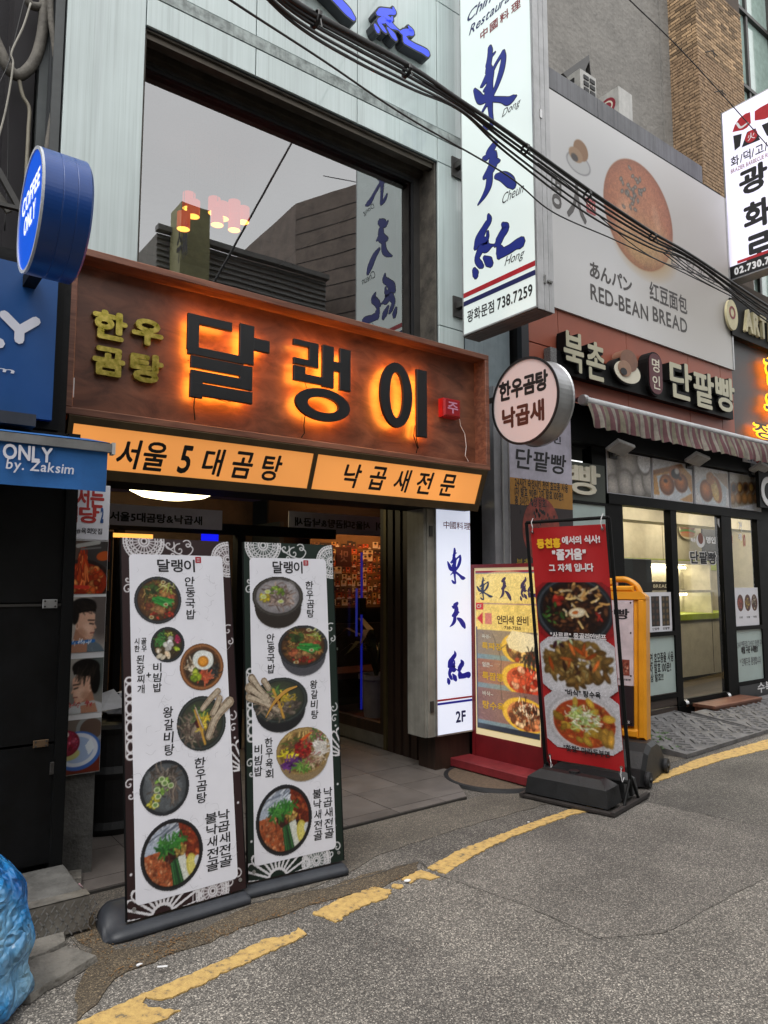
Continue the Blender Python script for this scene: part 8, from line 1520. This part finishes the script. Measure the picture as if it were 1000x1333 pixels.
# ------------------------------------------------------------------ right-hand lit blade sign
YG0 = 4.75; p = atY(938.5, 148, YG0); XG2 = p.x; FG2 = FX(XG2)
t = thing('blade_sign', (XG2, 4.3, 4.3), 'white lit projecting sign with red and black roof emblem and big black 광화로', 'sign')
zt_ = FG2.px(938, 148)[1]; zb_ = FG2.px(952, 365)[1]; aL = -YG0; aR = aL + 1.55
M_WF = glow('lavender_white_face', 'dcd8f0', .50, 'd8d6e2', var=.08)
put('housing', MB().fbox(FG2, aL, aR, zb_, zt_, -.24, -.002), M_WHITEM, t); put('face_panel', MB().fbox(FG2, aL + .02, aR - .02, zb_ + .02, zt_ - .02, -.001, .004), M_WF, t); put('edge_frame', MB().fbox(FG2, aL, aL + .018, zb_, zt_, -.001, .01), M_ALU, t)
def g2(s_, u0, v0, u1, v1, m, bold, **k): a0_, b0_ = FG2.px(u0, v1, .005); a1_ = FG2.px(u1, (v0 + v1) / 2, .005)[0]; a0_ = FG2.px(u0, (v0 + v1) / 2)[0]; um = (u0 + u1) / 2; b0_ = FG2.px(um, v1)[1]; b1_ = FG2.px(um, v0)[1]; lettering(t, s_, FG2, (a0_, b0_, a1_, b1_), m, c=.0055, bold=bold, **k)
g2('광', 962, 215, 1000, 250, K_INK, .04); g2('화', 968, 260, 1004, 297, K_INK, .04); g2('로', 971, 303, 1006, 339, K_INK, .04)
g2('화/덕/고/깃', 951, 191, 1012, 205, K_INK, .02); g2('BRAZIER BARBECUE RESTAURANT', 951, 203, 1030, 208.5, K_MAROON, .01)
zz0 = FG2.px(975, 352)[1]; put('black_band', MB().fbox(FG2, FG2.px(951, 370)[0], aR - .02, zb_ + .015, zb_ + .19, .0045, .006), K_BLACK, t); put('red_band', MB().fbox(FG2, FG2.px(961, 355)[0], aR - .02, zb_ + .20, zb_ + .24, .0045, .006), mat('sign_red', 'b5202c', .5), t)
a0_ = FG2.px(957, 368)[0]; lettering(t, '02.730.7', FG2, (a0_, zb_ + .05, FG2.px(1003, 350)[0], zb_ + .155), K_WHITE, c=.0065, bold=.05)
def g2p(nm, pts, m, c1=.007): put(nm, MB().fpoly(FG2, [FG2.px(*q_) for q_ in pts], .0045, c1), m, t)
g2p('emblem_red', [(954, 172), (957, 163), (963, 154), (971, 148), (977, 146), (978, 160), (973, 166), (968, 169)], mat('sign_red', 'b5202c', .5)); g2p('emblem_red', [(983, 157), (983, 145), (990, 140), (1003, 133), (1010, 140), (1006, 150), (996, 155)], mat('sign_red', 'b5202c', .5))
put('emblem_gap', MB().stroke(FG2, [(*FG2.px(960, 161), .03), (*FG2.px(965, 166), .03), (*FG2.px(974, 160), .02)], .0075), K_WHITE, t)
g2p('emblem_black', [(955, 177), (966, 174), (964, 190), (957, 196)], K_INK); g2p('emblem_black', [(973, 172), (984, 167), (990, 182), (966, 192)], K_INK); g2p('emblem_black', [(992, 163), (1008, 156), (1008, 175), (999, 177)], K_INK)
ec = FG2.px(978.5, 177.5); put('emblem_disc', MB().disc(FG2, ec[0], ec[1], .085, .085, .0072, .009, 24), mat('sign_red', 'b5202c', .5), t); lettering(t, '火', FG2, (ec[0] - .05, ec[1] - .05, ec[0] + .05, ec[1] + .05), K_WHITE, c=.0095, bold=.01)
put('mounting_arm', MB().box(XG2 + .1, XG2 + .16, YG0, 5.0, 5.0, 5.06).box(XG2 + .1, XG2 + .16, YG0, 5.0, 6.2, 6.26), M_DGREY, t)
# dark restaurant front at the right edge
t = thing('dark_shopfront', (12, 6, 0), 'charcoal-clad shop front with glowing amber letters and ART sign at the right edge', 'shop')
xd = xk(953, 480); put('wall', MB().box(xd, 18, 4.76, 6.0, 3.05, 5.4).box(14.0, 18, 4.76, 6.0, 0, 3.05), mat('charcoal_cladding', '47484b', .5, var=.15, scale=2), t); put('upper_step', MB().box(xd, 18, 4.9, 6.0, 5.4, 5.9), M_MORTAR, t)
for x in (xd + 1.2, xd + 2.6): put('cladding_joint', MB().box(x, x + .015, 4.752, 4.762, 3.4, 5.4), M_BLACK, t)
s_ = thing('lettered_fascia', (xd + 1, 4.7, 5), 'black fascia with raised cream ART letters and a round emblem', 'sign'); F = FY(4.66); q = (F.px(948, 400)[0], F.px(960, 445)[1], 18, F.px(960, 392)[1])
q = (xd - .02, F.px(960, 438)[1], 18, F.px(960, 396)[1] + .05); put('board', MB().fbox(F, q[0], q[2], q[1], q[3], -.10, 0), M_BLACK, s_)
a0_ = F.px(961, 415)[0]; zc_ = (q[1] + q[3]) / 2; a1_ = F.px(990, 425)[0]; lettering(s_, 'ART', F, (a0_ + .12, q[1] + .10, a1_ + .1, q[3] - .08), mat('cream_letters', 'c8bf98', .5), c=.0, bold=.05, depth=.04); lettering(s_, 'BON', F, (a1_ + .2, q[1] + .10, a1_ + 1.2, q[3] - .08), mat('cream_letters', 'c8bf98', .5), c=.0, bold=.05, depth=.04)
ce = F.px(953.5, 408); put('emblem_disc', MB().disc(F, ce[0] - .06, zc_ + .0, .15, .21, .0, .03, 30), mat('cream_letters', 'c8bf98', .5), s_); put('emblem_mark', MB().ring(F, ce[0] - .06, zc_ + .03, .08, .09, .05, .06, .031, .034, 20), K_MAROON, s_)
M_GL2 = glow('amber_letter', 'ffb020', 1.6, 'ffb020'); F = FY(4.70)
am = thing('amber_letters', (xd + 2, 4.7, 3.8), 'glowing amber outline letters on the charcoal shop wall', 'sign')
for s2, u0, u1, v0, v1 in (('한', 992, 1016, 462, 500), ('우', 992, 1016, 508, 545), ('정', 978, 1002, 548, 568)): r_ = (F.px(u0, v0)[0], F.px(u0, v1)[1], F.px(u1, v0)[0], F.px(u0, v0)[1]); o = lettering(am, s2, F, r_, M_GL2, name='glow_letter', c=.01, bold=.08, depth=.02); lettering(o, s2, F, r_, mat('letter_cap', '3a2c14', .5), name='letter_cap', c=.035, bold=.02)
# small awning-side sign pieces further along
t = thing('round_plate_sign', (11.5, 4.5, 2.6), 'dark sign with pale ring shapes hanging under the striped awning at the right edge', 'sign'); F = FY(4.55); q = (F.px(988, 620)[0], F.px(990, 660)[1], F.px(1020, 620)[0], F.px(990, 605)[1]); put('board', MB().fbox(F, q[0], q[2] + .6, q[1], q[3], -.05, 0), M_BLACK, t); ce = F.px(1000, 640); put('ring_mark', MB().ring(F, ce[0], ce[1], .2, .2, .12, .12, .002, .01, 28), K_WHITE, t)
t = thing('white_notice', (10.2, 4.6, 2.9), 'small white notice with blue and red marks tucked under the striped awning', 'notice'); F = FY(4.60); q = (F.px(968, 600)[0], F.px(975, 602)[1], F.px(994, 600)[0], F.px(975, 590)[1]); put('sheet', MB().fbox(F, q[0], q[2], q[1], q[3] + .06, -.01, 0), M_PWHITE, t); lettering(t, '쉬', F, (q[0] + .06, q[1] + .02, q[0] + .22, q[3] + .02), K_NAVY, c=.002, bold=.03); ce = ((q[0] + q[2]) / 2 + .1, (q[1] + q[3]) / 2 + .02); put('red_dot', MB().disc(F, ce[0], ce[1], .07, .07, .001, .004, 16), K_RED, t)
# ------------------------------------------------------------------ overhead cables
def cable(nm, pts, r_, lab, group=None, col=M_CABLE, seg=8):
    P = [tuple(atY(u, v, y)) for u, v, y in pts]; P = [Vector(q_) for q_ in smooth_line(P, 8)]; return put(nm, MB().tube(P, r_, seg), col, label=lab, cat='cable', group=group, smooth=True)
G = 'overhead cable bundle crossing the signs'
base = [(300, -70), (381, 0), (460, 45), (534, 86), (600, 131), (660, 171), (765, 246), (847, 301), (905, 335), (1000, 398), (1120, 470)]
ys = [1.9, 2.05, 2.2, 2.35, 2.5, 2.6, 2.75, 2.85, 2.92, 3.05, 3.2]
for k, (dv, du, r_, sag, lab) in enumerate(((0, 0, .0105, 0, 'thickest black cable on top of the overhead bundle'), (7, 0, .007, 2, 'black cable second from the top of the overhead bundle'), (12, 2, .0075, 6, 'black cable in the middle of the overhead bundle'), (16, 0, .006, 11, 'black cable sagging below the middle of the bundle'), (19, 1, .006, 18, 'lowest black cable of the tied bundle, bowing down between ties'), (3, 3, .005, 3, 'thin cable lashed beside the thickest one in the bundle'))):
    pts = []
    for i, ((u, v), y) in enumerate(zip(base, ys)):
        ph = math.sin(math.pi * (i % 4) / 4.0); tp = 1 if i < 7 else .75; pts.append((u + du, v + (dv * (.75 if i in (4, 8) else 1) + sag * ph * .8) * tp, y + .02 * (k % 3)))
    cable('cable', pts, r_, lab, G)
for u, v, y in ((412, 25, 2.1), (530, 92, 2.36), (684, 194, 2.65), (765, 254, 2.76), (850, 308, 2.86)):
    p = atY(u, v, y); d = (atY(u + 10, v + 6.6, y) - p).normalized(); put('cable_tie', MB().lathe(p + d * -.01, [(.03, 0), (.034, .003), (.034, .015), (.03, .018)], 10, d).tube([p + Vector((0, -.03, -.02)), p + Vector((0, -.04, -.06))], .003, 5), M_CABLE, label='black tie binding the overhead bundle %s' % {412: 'over the mint panels', 530: 'beside the blue brush character', 684: 'in front of the tall white sign', 765: 'over the billboard bun', 850: 'over the billboard beyond the bun'}[u], cat='cable tie', group='ties on the cable bundle')
cable('cable', [(230, -50, 2.2), (300, 0, 2.3), (420, 78, 2.5), (530, 152, 2.7), (660, 228, 2.9), (720, 276, 3.0), (800, 312, 3.1), (870, 345, 3.15), (1000, 408, 3.3), (1100, 450, 3.4)], .0048, 'single thin black cable running below the bundle past the tall sign')
cable('cable', [(760, -60, 3.2), (820, 0, 3.3), (880, 58, 3.4), (945, 128, 3.5), (1000, 190, 3.6), (1080, 280, 3.7)], .0055, 'lone thin black cable slanting past the brick corner to the right sign')
cable('cable', [(700, 212, 3.2), (745, 245, 3.25), (790, 290, 3.3), (850, 335, 3.3), (930, 366, 3.35), (1000, 402, 3.4)], .004, 'thin slack cable drooping over the billboard print')
for k in range(3): cable('cable', [(862, 318 + k * 5, 3.0), (905, 352 + k * 4, 3.05), (960, 382 + k * 4, 3.1), (1040, 425 + k * 5, 3.2)], .004, ('upper', 'middle', 'lower')[k] + ' loose strand of the cable fan at the billboard corner', 'cable fan at the billboard corner')
vr = [atY(385, 175, 12.9), atY(285, 355, 12.9)]; w0_, w1_ = [Vector((q_.x, 10.3 - q_.y, q_.z)) for q_ in vr]; dd = w1_ - w0_
put('cable', MB().tube([w0_ - dd * 1.2, w0_, w1_, w1_ + dd * .6], .022, 8), M_CABLE, label='cable slanting across the street, mirrored in the upper window', cat='cable')
# ------------------------------------------------------------------ blue rubbish bag
p0 = atG(-62, 1322); t = thing('rubbish_bag', (p0.x, p0.y, 0), 'full crumpled translucent blue rubbish bag standing at the kerb', 'bag')
def bag_mat():
    m, tt, n, b = nmat('blue_plastic_film'); b.inputs['Roughness'].default_value = .2; b.inputs['Coat Weight'].default_value = .5; b.inputs['Coat Roughness'].default_value = .08
    tc = n.new('ShaderNodeTexCoord'); mp = n.new('ShaderNodeMapping'); mp.inputs['Scale'].default_value = (1, 1, .45); tt.links.new(tc.outputs['Object'], mp.inputs[0])
    nz = n.new('ShaderNodeTexNoise'); nz.inputs['Scale'].default_value = 6; nz.inputs['Detail'].default_value = 5; tt.links.new(mp.outputs[0], nz.inputs['Vector'])
    r = n.new('ShaderNodeValToRGB'); e = r.color_ramp.elements; e[0].position = .35; e[0].color = (*lin('1a68b4'), 1); e[1].position = .72; e[1].color = (*lin('a4d8f2'), 1); k = e.new(.5); k.color = (*lin('3a98da'), 1); tt.links.new(nz.outputs[0], r.inputs[0]); tt.links.new(r.outputs[0], b.inputs['Base Color'])
    ad = n.new('ShaderNodeMix'); ad.data_type = 'VECTOR'; ad.inputs[0].default_value = .16; n4 = n.new('ShaderNodeTexNoise'); n4.inputs['Scale'].default_value = 9; tt.links.new(tc.outputs['Object'], n4.inputs['Vector']); tt.links.new(mp.outputs[0], ad.inputs[4]); tt.links.new(n4.outputs['Color'], ad.inputs[5])
    v = n.new('ShaderNodeTexVoronoi'); v.feature = 'DISTANCE_TO_EDGE'; v.inputs['Scale'].default_value = 11; tt.links.new(ad.outputs[1], v.inputs['Vector']); v2 = n.new('ShaderNodeTexVoronoi'); v2.feature = 'F1'; v2.inputs['Scale'].default_value = 24; tt.links.new(ad.outputs[1], v2.inputs['Vector'])
    su = n.new('ShaderNodeMath'); su.operation = 'MULTIPLY_ADD'; su.inputs[1].default_value = .35; tt.links.new(v2.outputs['Distance'], su.inputs[0]); tt.links.new(v.outputs['Distance'], su.inputs[2])
    bp = n.new('ShaderNodeBump'); bp.inputs['Strength'].default_value = 1; bp.inputs['Distance'].default_value = .05; tt.links.new(su.outputs[0], bp.inputs['Height']); tt.links.new(bp.outputs[0], b.inputs['Normal']); tt.links.new(bp.outputs[0], b.inputs['Coat Normal'])
    tl = n.new('ShaderNodeBsdfTranslucent'); tt.links.new(r.outputs[0], tl.inputs[0]); ms = n.new('ShaderNodeMixShader'); ms.inputs[0].default_value = .25; tt.links.new(b.outputs[0], ms.inputs[1]); tt.links.new(tl.outputs[0], ms.inputs[2]); tt.links.new(ms.outputs[0], n['Material Output'].inputs['Surface']); return m
mb = MB(); from mathutils import noise as _n
prof = [(0.02, .0), (.16, .0), (.235, .02), (.25, .07), (.235, .12), (.225, .16), (.24, .22), (.235, .30), (.215, .38), (.20, .44), (.155, .50), (.10, .54), (.055, .565), (.035, .58), (.045, .61), (.02, .615)]
pr_s = smooth_line([(a, b_) for a, b_ in prof], 4); n = 72
mb.lathe((p0.x, p0.y, .005), [(max(a, .003), max(b_, 0)) for a, b_ in pr_s], n)
V = []
for v in mb.V:
    q = Vector(v); rel = q - Vector((p0.x, p0.y, 0)); an = math.atan2(rel.y, rel.x); s_ = Vector((math.cos(an) * 2.2, math.sin(an) * 2.2, q.z * 5)); k = 1 + .10 * _n.noise(s_ * 1.3) + .07 * abs(_n.noise(Vector((math.cos(an) * 7, math.sin(an) * 7, q.z * 6)))) + .05 * math.sin(an * 11 + q.z * 9) * max(0, (q.z - .3)) * 3
    V.append((p0.x + rel.x * k, p0.y + rel.y * k, q.z))
mb.V = V; put('film', mb, bag_mat(), t, smooth=True)
q = Vector((p0.x + .03, p0.y + .02, .60)); put('twist_end', MB().tube([q, q + Vector((.02, 0, .06))], .02, 8), mat('tan_cardboard', 'a58a62', .8), t)
# ------------------------------------------------------------------ across the street, seen in the upper window
M_SHUT = mat('louvre_metal', '8d8c8a', .6, var=.1)
t = thing('louvred_building', (5, -6, 0), 'low grey building with horizontal metal louvres across the street', 'building'); put('wall', MB().box(4.99, 9.3, -9, -4.6, 0, 9.15).box(-6, 4.985, -9, -4.6, 0, 7.0), mat('pale_render', '8c8983', .9, var=.1), t)
for k in range(26): put('louvre', MB().fbox(Fr((0, -4.56, 5.8 + k * .13), (-1, 0, 0), (0, -.5, 1)), -9.3, -4.99, 0, .11, -.02, 0), M_SHUT, t)
put('cornice', MB().box(4.95, 9.3, -4.6, -4.4, 9.16, 9.28), M_SHUT, t)
t = thing('pale_blade_sign', (5.3, -4, 5), 'pale yellow vertical sign across the street', 'sign'); put('case', MB().box(5.25, 5.9, -4.5, -3.9, 7.9, 9.65), mat('pale_yellow_sign', 'a9a67c', .6), t); lettering(t, '麻수', Fr((5.249, 0, 0), (0, -1, 0)), (3.5, 8.3, 4.1, 9.1), K_INK, c=.002, bold=.03)
t = thing('tall_brown_building', (14, -8, 0), 'tall brown tiled building across the street', 'building'); put('wall', MB().fpoly(FG, [(10.15, -4.4), (9.35, -6.23), (9.6, -16), (24, -16), (24, -4.4)], 0, 12.0), mat('brown_wall_tile', '7a6d64', .7, var=.2, scale=3), t)
jb = MB(); Fj = Fr((9.35, -6.23, 0), (.4, .916, 0)); Fj = Fr((10.15, -4.4, 0), (-.4, -.916, 0)); [jb.fbox(Fj, .01, 1.98, z, z + .02, -.004, .006) for z in np.arange(1, 11.9, .42)]; put('tile_joint', jb, M_BLACK, t)
for i in range(6):
    for j in range(3): put('window', MB().box(10.8 + i * 2.1, 12.1 + i * 2.1, -4.4, -4.36, 1.6 + j * 3.3, 3.2 + j * 3.3), M_WGL, t)
t = thing('corner_building', (-9, -8, 0), 'plain cream building behind the camera', 'building'); put('wall', MB().box(-22, -6.5, -16, -5, 0, 8), mat('cream_render', '9a958a', .9, var=.1), t)
for i in range(5):
    for j in range(2): put('window', MB().box(-20 + i * 2.6, -18.6 + i * 2.6, -5, -4.96, 1.4 + j * 3.2, 3.2 + j * 3.2), M_WGL, t)
t = thing('side_street_block', (-8, 12, 0), 'neighbouring grey block along the street', 'building'); put('wall', MB().box(-16, -3.2, 4.2, 14, 0, 9), mat('grey_render', '7f7d7a', .9, var=.1), t)
